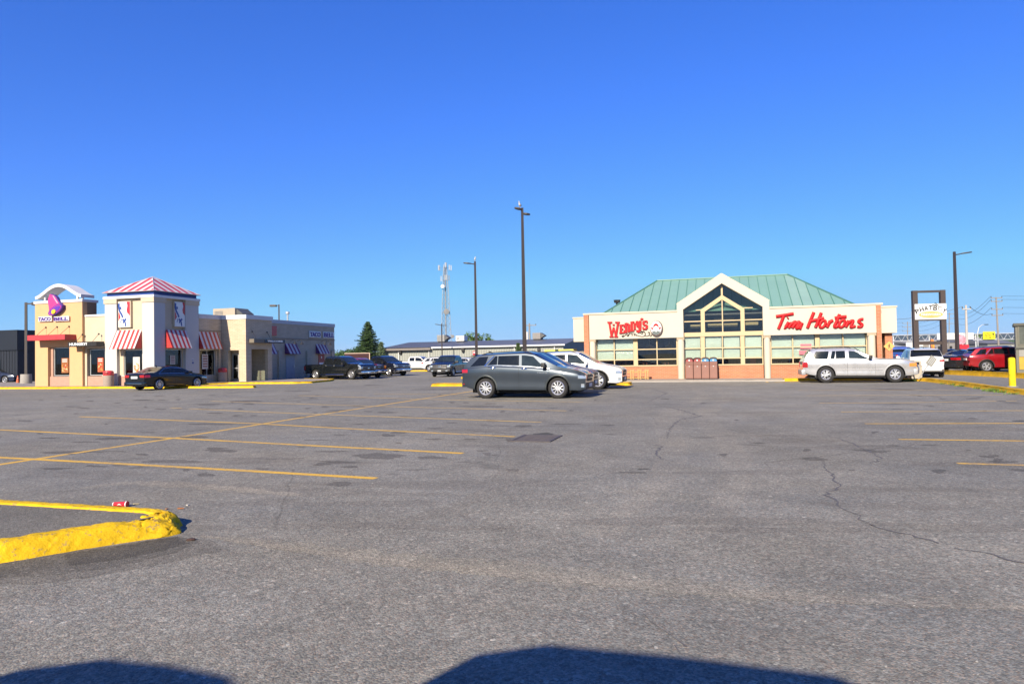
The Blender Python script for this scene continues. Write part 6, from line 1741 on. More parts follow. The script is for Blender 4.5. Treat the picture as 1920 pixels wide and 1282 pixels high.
# --- saloon
def sedan(name, label, mt_, L=4.62, W=1.82, H=1.42, WB=2.8, rw=.335):
    h = L/2
    top = [(-h,.94),(-h+.02,.98),(-h+.10,1.03),(-h+.22,1.06),(-h+.62,1.06),(-h+.80,1.11),(-h+1.42,H-.05),(-h+1.75,H-.005),(-.1,H),(.3,H-.05),(.45,H-.10),(1.10,1.02),(1.22,.97),(h-.5,.89),(h-.2,.80),(h-.05,.74),(h,.70)]
    c = Car(name, label, 'car', L, W, WB, rw, top, [(-h,.90),(-.9,.95),(.6,.90),(h-.3,.78),(h,.66)], sill_tab(L,.2,.24,.28), mt_, wx=.08, tumble=.42)
    c.screen(.42, 1.14, 9.15, 'windscreen'); c.screen(-h+.80, -h+1.46, 9.15, 'rear_window')
    c.side_glass([(-1.28,-.18,-.86,-.18),(-.1,.93,-.1,.42)])
    for sd in (-1, 1):
        b = MB(); b.tube([c.surf(-1.36+2.4*i/10, 8.05, .007, sd) for i in range(11)], .010, 5); b.tube([c.surf(-1.36,8.05,.007,sd), c.surf(-.95,8.9,.007,sd), c.surf(-.4,8.95,.007,sd), c.surf(.4,8.95,.007,sd)], .010, 5); c.part(b, 'window_trim', M_CHROME)
    c.doors([(-1.06,-.13),(-.12,1.02)], hu=6.0); c.mirror(.82, .98)
    c.lamp_wrap(1, 5.2, 6.7, .5, 'headlight', M_HEAD, z=(.58,.70)); c.lamp_wrap(-1, 5.4, 7.3, .34, 'tail_light', M_TAIL, inner=.8, z=(.76,.92))
    c.face(-1, -.26, .26, .70, .84, -.02, .03, 'number_plate', M_PLATE, .003)
    c.face(-1, -.6, .6, .40, .425, -.02, .045, 'bumper_strip', M_CHROME, .004); c.face(-1, -.84, .84, .28, .52, -.1, .035, 'rear_bumper', mt_, .05)
    c.face(1, -.45, .45, .44, .60, -.06, .03, 'grille', M_TRIMB); c.face(1, -.8, .8, .22, .44, -.1, .02, 'front_bumper', mt_, .05)
    b = MB(); b.prism([(-.95,H-.03),(-.72,H+.005),(-.86,H+.055)], 'y', -.015, .015); c.part(b, 'aerial', mt_)
    c.under(); return c
bm_ = sedan('parked_car', 'glossy black saloon seen from behind, parked by the white corner tower', mat('paint_black', (.006,.007,.010), .2, metal=.0, coat=.5)); bm_.wheels(9, .74)
p = gnd(300, 731.0); bm_.put(Vector((p.x, p.y, 0))+Vector((math.cos(R(68)), math.sin(R(68)),0))*1.32+Vector((-math.sin(R(68)), math.cos(R(68)),0))*.9, R(68), .97)

# --- pickups
def pickup(label, mt_, L=5.9, W=2.0, H=1.90, WB=3.65, rw=.41, bumper=None, grille=None, cab0=-.72, cab1=1.02, head=M_HEAD, step=True, name='pickup_truck', lift=0.0, hood=1.22, group=None, barh=True):
    h = L/2; bed = 1.26
    top = [(-h,bed-.05),(-h+.04,bed),(cab0-.03,bed),(cab0-.02,bed+.02),(cab0+.09,H-.08),(cab0+.25,H-.01),(cab1-.45,H),(cab1-.2,H-.06),(cab1-.08,H-.12),(cab1+.62,hood+.06),(cab1+.75,hood),(h-.25,hood-.06),(h-.06,hood-.14),(h,hood-.26)]
    c = Car(name, label, 'pickup truck', L, W, WB, rw, top, [(-h,bed-.06),(cab0,bed-.06),(cab0+.1,1.20),(cab1+.4,1.16),(h-.2,hood-.12),(h,hood-.3)], [(-h,.56),(-h+.3,.50),(-h+.9,.44),(h-.6,.42),(h,.46)], mt_, wx=.12, tumble=.26, soft=.035, plan=.05, crown=.04)
    c.screen(cab1-.06, cab1+.6, 9.15, 'windscreen', M_AGLASS2); c.screen(cab0-.012, cab0+.06, 9.3, 'rear_window')
    xm = (cab0+cab1)/2+.02
    c.side_glass([(cab0+.14,xm-.06,cab0+.18,xm-.06),(xm+.06,cab1+.42,xm+.06,cab1-.08)])
    c.doors([(cab0+.10,xm-.01),(xm,cab1+.55)], ulo=.8, hu=6.5); c.mirror(cab1+.36, 1.28, M_TRIMB, 1.35)
    # bed well under a dark liner
    b = MB(); b.box(-h+.10, cab0-.10, -W/2+.12, W/2-.12, bed+.001, bed+.006); c.part(b, 'bed_liner', M_TRIMB, bevel=0)
    for sd in (-1, 1):
        b = MB(); b.box(cab0-.045, cab0-.02, sd*(W/2-.03)-.03, sd*(W/2-.03)+.018, .5, bed-.02); c.part(b, 'cab_gap', M_ARCH)
        if step: b = MB(); b.tube([(xm-.75,sd*(W/2-.02),.40),(cab1+.35,sd*(W/2-.02),.40)], .045, 8); c.part(b, 'side_step', M_CHROME)
        for xc in (c.xf, c.xr):
            b = MB(); pts = [(xc+math.cos(R(-5+190*i/14))*(rw+.09), sd*(W/2+.0), rw+math.sin(R(-5+190*i/14))*(rw+.09)) for i in range(15)]
            b.tube(pts, .035, 6, flat=((0,1,0),.6)); c.part(b, 'arch_trim', mt_)
    bm1 = bumper or M_CHROME
    c.face(1, -W/2+.04, W/2-.04, .46, .68, -.25, .13, 'front_bumper', bm1, .04); c.face(-1, -W/2+.06, W/2-.06, .50, .70, -.1, .14, 'rear_bumper', bm1, .03)
    g_ = c.face(1, -W/2+.34, W/2-.34, .70, 1.06, -.06, .035, 'grille', grille or M_TRIMB, .02)
    if barh:
        for z in (.78,.90,1.02): c.face(1, -W/2+.36, W/2-.36, z-.018, z+.018, .036, .055, 'grille_bar', M_CHROME if barh == 'chrome' else mat('bar_grey', (.2,.2,.21), .35, metal=.6), .006, parent=g_)
    c.face(1, -.13, .13, .85, .95, .056, .07, 'badge', M_CHROME, .02, parent=g_)
    for sd in (-1, 1):
        y0, y1 = sorted((sd*(W/2-.33), sd*(W/2-.055)))
        c.face(1, y0, y1, .82, 1.04, -.25, .03, 'headlight', head, .02)
        b = c.patch(h-.28, h-.005, 5.3, 6.9, .006, sd, 3, 2); c.part(b, 'side_marker', head)
        y0, y1 = sorted((sd*(W/2-.20), sd*(W/2-.03))); c.face(-1, y0, y1, .80, 1.16, -.12, .025, 'tail_light', M_TAIL, .01)
        y0, y1 = sorted((sd*(W/2-.42), sd*(W/2-.24))); c.face(1, y0, y1, .50, .60, .131, .145, 'fog_light', M_HEAD, .005)
    c.face(1, -.16, .16, .50, .60, .131, .145, 'number_plate', M_PLATE, .003); c.face(-1, -.16, .16, .56, .66, .141, .15, 'number_plate', M_PLATE, .003)
    c.under(); return c
def place(c, px, py, heading, along=0.0, side=0.0, scale=1.0, z=0.0):
    """put the contact point (along, side in the car's axes) on the ground seen at px, py"""
    p = gnd(px, py, z); f = Vector((math.cos(heading), math.sin(heading), 0)); l = Vector((-f.y, f.x, 0))
    c.put(Vector((p.x, p.y, 0))-f*along*scale-l*side*scale, heading, scale, z)
p1 = pickup('black crew cab pickup with chrome bumper and side step, parked beside the brick restaurant', mat('paint_black2', (.008,.010,.010), .25, metal=.0, coat=1.0), L=6.3, WB=4.0, H=1.96, rw=.42, cab0=-.95, cab1=1.02, hood=1.34)
p1.wheels(6, .6); place(p1, 657.5, 711.5, R(-29), p1.xf, -1.0, .95)
p2 = pickup('dark red pickup squeezed between two black pickups', mat('paint_maroon', (.24,.010,.020), .3, metal=.0, coat=1.0), L=5.4, W=1.85, H=1.72, WB=3.3, rw=.37, head=M_AMBER, hood=1.12, cab0=-.5, cab1=.95)
p2.wheels(5, .6); place(p2, 717, 708, R(-33), 2.6, 0.5, .98)
p3 = pickup('black pickup with pale wheels and chrome grille, right of the dark red pickup', mat('paint_darknavy', (.006,.008,.018), .25, metal=.0, coat=1.0), L=5.8, H=1.92, barh='chrome', hood=1.28)
p3.wheels(6, .6); place(p3, 728, 705.2, R(-38), p3.xf, -1.0, .97)
p4 = pickup('white long-bed pickup parked side-on before the ribbed metal hall', mat('paint_white2', (.74,.74,.73), .3, coat=1.0), L=5.9, H=1.88, WB=3.75, bumper=mat('bumper_white', (.7,.7,.7), .4), step=False)
p4.wheels(5, .6); place(p4, 803, 695.8, R(-16), p4.xf, -1.0, .98)
p5 = pickup('black pickup facing the camera, left of the graphite grey crossover', mat('paint_slate', (.010,.012,.016), .25, metal=.0, coat=1.0), L=5.8, H=1.93, bumper=M_TRIMB, hood=1.26)
p5.wheels(5, .6); place(p5, 812, 706.3, R(-104), p5.xf, -1.0, .93)
wc = crossover('parked_car', 'white car half hidden between the white pickup and the black pickup', mat('paint_white', (.72,.72,.72), .3, coat=1.0), H=1.62); wc.wheels(5, .66)
q = far(832, 80); wc.put(q, R(-14), 1.05)
wd_ = crossover('parked_car', 'white car with a red tail light showing behind the black pickup facing us', mat('paint_white', (.72,.72,.72), .3, coat=1.0), H=1.6); wd_.wheels(5, .66)
q = far(868, 73); wd_.put(q, R(150), 1.0)
# --- cars on the right
ac = crossover('parked_car', 'white sport utility car seen from behind, between the silver car and the pylon sign', mat('paint_white', (.72,.72,.72), .3, coat=1.0), L=4.9, W=1.98, H=1.76, WB=2.95, rw=.38); ac.wheels(6, .66)
place(ac, 1767, 707.2, R(67), ac.xr, -.9, .96, 0)
rg = crossover('parked_car', 'glossy red crossover behind the yellow bollard', mat('paint_red', (.42,.010,.018), .22, metal=.35, coat=1.0), L=4.65, W=1.84, H=1.70, WB=2.70, rw=.37); rg.wheels(5, .70)
place(rg, 1851, 697.3, hB+R(3), rg.xr, -.92, .90, .165)
sd2 = sedan('parked_car', 'dark grey saloon with a red tail light, left of the glossy red crossover', mat('paint_char', (.035,.036,.04), .22, metal=.5, coat=1.0)); sd2.wheels(7, .70)
place(sd2, 1817, 696.5, R(20), sd2.xr, -.9, .95, .165)
nn_ = sedan('parked_car', 'dark blue car whose roof shows above the dark grey saloon', mat('paint_navy', (.008,.018,.06), .25, metal=.5, coat=1.0)); nn_.wheels(7, .7)
q = far(1788, 56); nn_.put(q, R(70), 1.0, .16)
wz = sedan('parked_car', 'white saloon peeping out beyond the nose of the glossy red crossover', mat('paint_white', (.72,.72,.72), .3, coat=1.0)); wz.wheels(7, .7)
q = far(1898, 44.5); wz.put(q+Vector((.8,2.2,0)), R(-60), 1.0, .16)
bp_ = pickup('bright blue pickup seen from behind, beyond the brick entrance pier', mat('paint_blue', (.04,.10,.42), .3, metal=.2, coat=1.0), L=5.4, H=1.86, WB=3.4, bumper=M_CHROME); bp_.wheels(5, .6)
q = far(1686, 62); bp_.put(q, R(75), 1.0, .0)
fl = sedan('parked_car', 'dark blue car cut off by the left edge of the photo', mat('paint_navy', (.008,.018,.06), .25, metal=.5, coat=1.0)); fl.wheels(7, .7)
place(fl, 8, 719, hB+R(6), fl.xf, -.9, 1.0)
bk = crossover('parked_car', 'black car before the white wall under the red sign band', mat('paint_black', (.006,.007,.010), .16, coat=1.0)); bk.wheels(5, .66, M_RIMD)
q = far(47, 69); bk.put(q, R(80), 1.0)
# --- two vans parked behind the photographer: only their shadows reach the picture
def van(label, loc, hd, W):
    L, H, WB, rw = 5.6, 2.74, 3.4, .36; h = L/2
    top = [(-h,H-.35),(-h+.03,H-.12),(-h+.2,H-.01),(0,H),(.9,H-.04),(1.2,H-.2),(1.9,1.35),(2.1,1.2),(h-.15,.98),(h,.7)]
    c = Car('parked_van', label, 'van', L, W, WB, rw, top, [(-h,1.1),(0,1.15),(1.8,1.1),(h,.68)], sill_tab(L,.3,.3,.4), mat('paint_white2', (.74,.74,.73), .3, coat=1.0), tumble=.10, crown=.0, plan=.01, chamfer=.26)
    c.screen(1.2, 1.95, 9.2, 'windscreen'); c.side_glass([(.55,1.75,.55,1.25)], u1=8.6); c.doors([(-1.0,.45),(.5,1.6)], ulo=1.0); c.mirror(1.7,1.4)
    c.lamp_wrap(1, 5.5, 7, .3, 'headlight', M_HEAD, z=(.6,.75)); c.lamp_wrap(-1, 5, 7.5, .1, 'tail_light', M_TAIL, z=(.8,1.0)); c.wheels(5,.6); c.under(); c.put(loc, hd)
    return c
vA_, vB_ = 1.8, .16
def under_shadow(px, py, z): 
    p = gnd(px, py); k = 2.64; return Vector((p.x-.679*k, p.y-1.674*k, 0))
for (px, py), W_, lb in (((165,1232),2.05,'left one of two white high-roofed vans parked behind the photographer, outside the picture'), ((985,1205),2.7,'right one of two white high-roofed vans parked behind the photographer, outside the picture')):
    e_ = under_shadow(px, py, 2.6)
    yt_ = W_/2-.035-.16-.34; ctr = e_ + Vector((Bx,By,0))*yt_ - Vector((Ax,Ay,0))*2.7
    van(lb, ctr, R(90)-LOT+math.pi, W_)
# ================================================================== trees
def leaf_mat(name, col, var=.35):
    if name in MATS: return MATS[name]
    mt, nt, p = nodes(name); L = nt.links.new
    tc = N(nt, 'ShaderNodeTexCoord'); n = N(nt, 'ShaderNodeTexNoise', Scale=2.2, Detail=4.0); L(tc.outputs['Object'], n.inputs['Vector'])
    mr = N(nt, 'ShaderNodeMapRange'); mr.inputs[1].default_value = .3; mr.inputs[2].default_value = .7; mr.inputs[3].default_value = 1-var; mr.inputs[4].default_value = 1+var
    L(n.outputs['Fac'], mr.inputs[0]); s = N(nt, 'ShaderNodeVectorMath', operation='SCALE'); s.inputs[0].default_value = col; L(mr.outputs[0], s.inputs['Scale'])
    L(s.outputs[0], p.inputs['Base Color']); p.inputs['Roughness'].default_value = .7; p.inputs['Specular IOR Level'].default_value = .25
    MATS[name] = mt; return mt
M_BARK = mat('bark', (.10,.075,.055), .95, var=.3, scale=6)
def spruce(loc, h, r, label, seed=1, col=(.04,.075,.024), mname='spruce_green', dens=1.0, name='spruce_tree'):
    rr = random.Random(seed); t = empty(name, loc, 0, label, 'tree', 'conifers beside the hall')
    b = MB(); b.cyl((0,0,0),(0,0,h*.97),.13*h/7,.015,8); b.build('trunk', M_BARK, t)
    b = MB(); b2 = MB()
    z = h*.05; k = 0
    while z < h*.985:
        f = 1-z/h; L_ = r*(f**.82)*(1.0+.12*math.sin(k*1.9)); nb = max(4, int((9+3*f)*dens)); a0 = rr.uniform(0, 6.28)
        for j in range(nb):
            a = a0+2*math.pi*j/nb+rr.uniform(-.2,.2); l = L_*rr.uniform(.55,1.2)+.05
            d = Vector((math.cos(a), math.sin(a), 0)); s_ = Vector((-d.y, d.x, 0))
            droop = .28*l; n = max(3, int(l/.14))
            for q in range(n):
                u = (q+.6)/n; p = d*l*u + Vector((0,0,z - droop*u*(1.3-u*.75)+.10*l*u*u))
                wd = (.20+.30*l*(1-u)*.55)*rr.uniform(.6,1.25)
                for sd in (-1, 1):
                    for _ in range(2):
                        tip = p + s_*sd*wd*rr.uniform(.6,1.2) + d*wd*rr.uniform(.2,.9) + Vector((0,0,rr.uniform(-.14,.05)))
                        w_ = .06+.04*rr.random()
                        e = Vector((0,0,w_)) + d*rr.uniform(-.03,.03)
                        b.add([p-e, p+e*.6, tip+Vector((0,0,-.02))], [(0,1,2)])
                b.add([p-s_*.06+Vector((0,0,.02)), p+s_*.06+Vector((0,0,.02)), p+d*(l/n*1.7)+Vector((0,0,rr.uniform(-.08,.05)))], [(0,1,2)])
        z += .13+.11*f*h/7; k += 1
    b.build('foliage', leaf_mat(mname, col), t, weld=False, recalc=False); return t
def broadleaf(loc, h, r, label, seed=1, col=(.075,.13,.03), mname='leaf_green', n=1500, leaf=.22, name='broadleaf_tree', group=None, trunk=.35):
    rr = random.Random(seed); t = empty(name, loc, 0, label, 'tree', group)
    b = MB(); b.tube([(0,0,0),(.05*r,0,h*trunk),(.1*r,.05*r,h*.7)], [.05*r+.05,.04*r+.04,.02], 7)
    cl = []
    for i in range(14):
        a = rr.uniform(0, 6.28); z = h*(trunk+ (1-trunk)*rr.random()**.8*.92); rad = r*math.sqrt(max(.05, 1-((z/h-.62)/.5)**2))*rr.uniform(.2,.75)
        c = Vector((math.cos(a)*rad, math.sin(a)*rad, z)); cl.append((c, r*rr.uniform(.28,.48)))
        b.tube([(.03*r,0,h*trunk*.9), c*.6+Vector((0,0,h*.15)), c], [.03*r+.01,.02*r+.01,.008], 5)
    b.build('trunk', M_BARK, t)
    b = MB()
    for i in range(n):
        c, R_ = rr.choice(cl); v = Vector((rr.gauss(0,1), rr.gauss(0,1), rr.gauss(0,1))).normalized()*R_*rr.uniform(.55,1.08); v.z *= .8
        p = c+v; u = Vector((rr.uniform(-1,1), rr.uniform(-1,1), rr.uniform(-.6,.6))).normalized(); w_ = u.cross(Vector((rr.uniform(-1,1),rr.uniform(-1,1),1))).normalized()
        s_ = leaf*rr.uniform(.6,1.3); b.add([p-u*s_*.6, p+w_*s_*.35, p+u*s_*.6, p-w_*s_*.35], [(0,1,2,3)])
    b.build('foliage', leaf_mat(mname, col), t, weld=False, recalc=False); return t
spruce(far(690.5, 96), zat(688,603,96)+.1, 3.35, 'tall dark spruce tree left of the metal clad hall', 3)
spruce(far(715, 93), zat(715,640,93), 1.15, 'small pale conifer touching the right side of the tall spruce', 8, (.085,.12,.06), 'spruce_pale', .9)
spruce(far(972, 88), zat(971,642,88), .55, 'thin young conifer before the hall wall, left of the tallest lamp post', 12, (.05,.085,.03), 'spruce_young', .8)
for i, (px, py, d, r_, lab) in enumerate(((649,651,120,1.5,'small light green tree left of the spruce, above the dark red trailer'), (667,650,112,1.7,'light green tree half behind the left side of the spruce'), (637,660,150,2.2,'low green tree just right of the restaurant rear corner'))):
    broadleaf(far(px, d), zat(px, py, d), r_, lab, 20+i, (.06,.11,.035), 'leaf_far', 700, .3, group='broadleaf trees seen past the buildings')
for i, (px, py, d, r_, lab) in enumerate(((882,623,128,2.2,'round green tree over the hall roof, left of the lamp post'), (898,625,130,1.5,'round green tree over the hall roof, right behind the lamp post'), (916,627,128,1.9,'smaller round green tree over the hall roof, well right of the lamp post'))):
    broadleaf(far(px, d), zat(px, py, d), r_, lab, 40+i, (.10,.17,.03), 'leaf_bright', 900, .32, group='broadleaf trees seen past the buildings')
# far belt of woodland on the skyline
def belt(name, p0, p1, hfun, depth, n, col, mname, leaf, seed):
    rr = random.Random(seed); b = MB(); A_, C_ = Vector(p0), Vector(p1); d = (C_-A_)
    for i in range(n):
        t = rr.random(); q = A_+d*t; q.y += rr.uniform(0, depth); h = hfun(t)*rr.uniform(.3,1.0)
        q.z = h; u = Vector((rr.uniform(-1,1), rr.uniform(-.5,.5), rr.uniform(-.7,.7))).normalized(); w_ = u.cross(Vector((0,1,.2))).normalized()
        s_ = leaf*rr.uniform(.5,1.3); b.add([q-u*s_, q+w_*s_*.6, q+u*s_, q-w_*s_*.6], [(0,1,2,3)])
    # solid dark core
    m_ = 60; vs = []
    for i in range(m_+1):
        q = A_+d*i/m_; vs += [(q.x, q.y+depth*.6, 0), (q.x, q.y+depth*.6, hfun(i/m_)*rr.uniform(.6,.8))]
    b.add(vs, [(2*i, 2*i+2, 2*i+3, 2*i+1) for i in range(m_)])
    return b.build(name, leaf_mat(mname, col), kind='stuff', weld=False, recalc=False)
belt('far_woodland', (-420,400,0), (120,400,0), lambda t: 5.5+1.6*math.sin(t*31)+1.0*math.sin(t*77), 25, 5000, (.035,.06,.028), 'wood_far', 1.6, 2)
# ---------------------------------------------------------------- hills on the right
rr = random.Random(3)
def hillz(x, layer):
    if layer == 0: return 62+6*math.sin(x/310+1)+5*math.sin(x/120)+3*math.sin(x/47)+1.2*math.sin(x/13)
    return 24+4*math.sin(x/210)+2.5*math.sin(x/70+2)+1.5*math.sin(x/17)
for layer, (yd, x0, x1, col, nm) in enumerate(((2300, 900, 3000, (.020,.036,.030), 'hill_far'), (1500, 700, 1900, (.032,.055,.022), 'hill_near'))):
    b = MB(); nx, ny = 260, 14; dep = 900 if layer == 0 else 300
    b.grid(lambda p, q: Vector((x0+(x1-x0)*p, yd+dep*q+ (rr.uniform(-12,12)), (hillz(x0+(x1-x0)*p, layer)*min(1, p*9 if layer else p*6+.15)*math.sin(q*math.pi*.5)**.7 + rr.uniform(-1,1)*(2.2 if layer == 0 else 1.3)*(q > 0)))), nx, ny)
    b.build('hill', leaf_mat(nm, col, .5), kind='structure', weld=False)
# far low buildings between the lot and the hills
def shed(px0, px1, d, h, col, label, roofc=(.25,.24,.24), dp=18, z0=0.0):
    a = far(px0, d); c = far(px1, d); t = empty('far_building', ((a.x+c.x)/2, d, z0), 0, label, 'building', 'low distant buildings below the hills'); w_ = (c.x-a.x)/2
    b = MB(); b.box(-w_,w_,0,dp,0,h*.72); b.build('wall', mat('far_wall_%d' % int(col[0]*100), col, .8), t)
    b = MB(); b.prism([(-.6,h*.72),(dp/2,h),(dp+.6,h*.72)], 'x', -w_-.4, w_+.4); b.build('roof', mat('far_roof_%d' % int(roofc[0]*100), roofc, .7), t)
    b = MB(); k = max(2, int(w_/3))
    for i in range(k): x = -w_+2*w_*(i+.5)/k; b.box(x-.8,x+.8,-.06,-.005,.8,h*.45)
    b.build('window', M_TRIMB, t)
shed(1700, 1745, 260, 5.5, (.30,.27,.24), 'low grey-brown distant building seen through the pylon sign')
shed(1752, 1792, 300, 6.5, (.26,.25,.25), 'low grey distant building right of the pylon sign', (.2,.2,.22))
shed(1800, 1850, 330, 7.5, (.34,.31,.27), 'long low distant building under the yellow sign', (.30,.27,.25))
shed(1852, 1905, 280, 5.0, (.24,.24,.24), 'low dark distant building left of the olive cabin', (.18,.18,.2))
shed(1675, 1698, 220, 3.6, (.5,.5,.49), 'pale distant building right of the brick entrance pier', (.4,.4,.4))
belt('far_woodland', (175,380,0), (430,380,0), lambda t: 6.0+2.0*math.sin(t*25)+1.2*math.sin(t*61), 30, 3500, (.05,.085,.03), 'wood_mid', 1.7, 5)
# white roadside panel
def flat_sign(name, px0, px1, py0, py1, d, mt_, label, posts=2, rim=None, cat='sign', th=.08, group=None):
    pxm = (px0+px1)/2; a, c = far(px0, d).x, far(px1, d).x; z1, z0 = zat(pxm, py0, d), zat(pxm, py1, d); w_ = (c-a)/2
    t = empty(name, ((a+c)/2, d, 0), 0, label, cat, group)
    b = MB(); b.box(-w_, w_, -th/2, th/2, z0, z1); b.build('panel', mt_, t)
    for k in range(posts):
        x = -w_*.7+1.4*w_*k/max(1, posts-1); b = MB(); b.box(x-.08, x+.08, th/2, th/2+.12, 0, z1-.1); b.build('post', M_GREY, t)
    return t, w_, z0, z1
flat_sign('roadside_panel', 1850, 1900, 648.5, 655, 120, mat('sign_white2', (.80,.80,.78), .5), 'long low white panel behind the red crossover', 3)
flat_sign('roadside_panel', 1699, 1713, 641.5, 652, 130, mat('sign_white2', (.80,.80,.78), .5), 'small white panel left of the pylon sign post', 2)
flat_sign('roadside_panel', 1720, 1731, 640.5, 649, 130, mat('sign_white2', (.80,.80,.78), .5), 'small white panel framed inside the pylon sign', 2)
# overhead truss with white and yellow panels
TD_ = 150.0
ax0, ax1 = far(1676, TD_).x, far(1912, TD_).x
zt_, zb_ = zat(1790, 626.5, TD_), zat(1790, 638, TD_)
t = empty('sign_gantry', (ax0, TD_, 0), 0, 'long pale steel truss gantry spanning the road below the hills', 'gantry')
M_GALV = mat('galvanised', (.62,.64,.66), .5, metal=.2)
LG = ax1-ax0
b = MB()
for z in (zt_, zb_): b.tube([(0,0,z),(LG,0,z)], .10, 5)
b.build('chord', M_GALV, t); b = MB(); n = 16
for i in range(n):
    x0, x1 = LG*i/n, LG*(i+1)/n; xm = (x0+x1)/2
    b.tube([(x0,0,zb_),(xm,0,zt_),(x1,0,zb_)], .06, 4)
b.build('lacing', M_GALV, t)
for k in (.004, .29, .5, .66): b = MB(); b.tube([(LG*k,.3,0),(LG*k,.3,zt_+.1)], .13, 6); b.build('post', M_GALV, t)
def gantry_panel(px0, px1, py0, py1, mt_, label, text=None):
    a, c = far(px0, TD_-.5).x, far(px1, TD_-.5).x; z1, z0 = zat((px0+px1)/2, py0, TD_-.5), zat((px0+px1)/2, py1, TD_-.5)
    t = empty('road_sign', ((a+c)/2, TD_-.5, z0), 0, label, 'road sign', 'sign panels hung on the truss gantry'); w_ = (c-a)/2; h_ = z1-z0
    b = MB(); b.box(-w_, w_, -.06, .06, 0, h_); b.build('panel', mt_, t)
    if text:
        b = MB()
        b.text('ALL', -w_*.45, -w_*.0, h_*.68, h_*.88, -.062, .02, fat=.02); b.text('TRUCKS', -w_*.8, w_*.35, h_*.40, h_*.60, -.062, .02, fat=.02); b.text('TO USE', -w_*.7, w_*.3, h_*.12, h_*.32, -.062, .02, fat=.02)
        b.prism([(w_*.62,h_*.18),(w_*.70,h_*.18),(w_*.70,h_*.58),(w_*.86,h_*.58),(w_*.66,h_*.86),(w_*.46,h_*.58),(w_*.62,h_*.58)], 'y', -.085, -.062)
        b.build('lettering', M_BLK, t)
    else:
        b = MB(); b.box(-w_*.9, w_*.9, -.07, -.061, h_*.46, h_*.52); b.build('divider', M_GALV, t)
gantry_panel(1757.5, 1791, 624.5, 636.5, mat('sign_white2', (.80,.80,.78), .5), 'left white blank-looking panel on the truss gantry')
gantry_panel(1797.5, 1826, 624, 636, mat('sign_white2', (.80,.80,.78), .5), 'right white blank-looking panel on the truss gantry')
gantry_panel(1844, 1866.5, 621.5, 636, mat('sign_bright_yellow', (.95,.85,.02), .5), 'bright yellow sign with an upward arrow on the truss gantry', True)
# utility poles and wires
M_WOODP = mat('pole_wood', (.30,.27,.24), .9, var=.15, scale=5, stretch=(1,1,.2))
M_CPOLE = mat('pole_concrete', (.52,.49,.46), .85)
tops = {}
def utility(px0, px, py, d, arms, label, mt_=M_WOODP, r_=.16, key=None, tf=False, arm=1.1):
    p = far(px0, d); top = zat(px, py, d); tx = far(px, d).x+ (0)
    # the top sits a little aside when the pole leans
    dt = ray(px, py); k = d/dt.y; xt = dt.x*k
    t = empty('utility_pole', p, 0, label, 'utility pole', 'utility poles along the road'); lx = xt-p.x
    b = MB(); b.cyl((0,0,0),(lx,0,top), r_, r_*.62, 8); b.build('pole', mt_, t); pts = []
    for fz in arms:
        z = top*fz if fz <= 1 else top-.3; cx = lx*z/top
        b = MB(); b.box(cx-arm, cx+arm, -.16, -.04, z-.06, z+.06); b.build('crossarm', mt_, t)
        b = MB()
        for q in (-.95,.95): b.cyl((cx+arm*q,-.1,z+.06),(cx+arm*q,-.1,z+.3),.06,.04,6)
        b.build('insulator', M_DARK, t); pts.append((p.x+cx, d, z+.3))
    if tf:
        b = MB(); b.cyl((-.45,-.1,top*.62),(-.45,-.1,top*.8),.26,n=10); b.build('transformer', M_TRIM, t)
    tops[key] = pts; return t
utility(1873, 1867.5, 557, 110, (.985,.93,.80,.70), 'tallest wooden utility pole, leaning a little, right of the yellow gantry sign', key='a', arm=.9)
utility(1813, 1811, 572, 80, (.93,), 'pale concrete utility pole right of the tall lamp post', M_CPOLE, .17, key='b', arm=.5)
utility(1779, 1780, 586, 190, (.97,.86,.74), 'distant utility pole just right of the pylon sign', key='c', arm=1.6)
utility(1702, 1701.5, 603, 210, (.95,.84,.72), 'distant utility pole between the brick pier and the pylon sign', key='d', arm=1.6)
utility(1711, 1709, 584, 160, (), 'slim pale mast beside the left post of the pylon sign', M_GALV, .09, key='e')
utility(993.5, 992.5, 606, 112, (.95,), 'utility pole with a white transformer behind the hall, right of the tallest lamp post', key='f', tf=True, arm=1.1, r_=.2)
def wire(p0, p1, sag, k=.022):
    p0, p1 = Vector(p0), Vector(p1); b = MB(); pts = []
    for i in range(13): t = i/12; q = p0.lerp(p1, t); q.z -= sag*4*t*(1-t); pts.append(q)
    b.tube(pts, k, 3)
    t = b.build('overhead_wire', M_DARK); tag(t, None, 'wire', 'overhead wires between the utility poles'); return t
wn = 0
def off(p, dx): return (p[0]+dx, p[1], p[2])
labs = []
A4 = tops['a']; C3 = tops['c']; D3 = tops['d']; B1 = tops['b']
for i, pt in enumerate(A4):
    w0 = wire(off(pt,.85), (pt[0]+60, pt[1]-15, pt[2]+1.5), 1.2); w0['label'] = ['topmost','second','third','lowest'][i]+' of four wires running right from the leaning wooden pole'
    if i < 3:
        w0 = wire(off(pt,-.85), off(C3[i],1.5), 1.5, .03); w0['label'] = ['top','middle','bottom'][i]+' of three wires from the leaning pole left towards the pylon sign'
        w0 = wire(off(C3[i],-1.5), off(D3[i],1.5), 1.0, .03); w0['label'] = ['top','middle','bottom'][i]+' of three wires passing behind the pylon sign'
        w0 = wire(off(D3[i],-1.5), (D3[i][0]-50, D3[i][1]+60, D3[i][2]), 1.0, .03); w0['label'] = ['top','middle','bottom'][i]+' of three wires running into the brick restaurant side'
w0 = wire(off(B1[0],.4), off(A4[3],-.85), .5, .028); w0['label'] = 'dark wire sloping from the concrete pole to the leaning wooden pole'
w0 = wire(off(B1[0],-.4), (B1[0][0]-7.5, 84, B1[0][2]-1.2), .4, .028); w0['label'] = 'dark wire running left from the concrete pole past the tall lamp post'
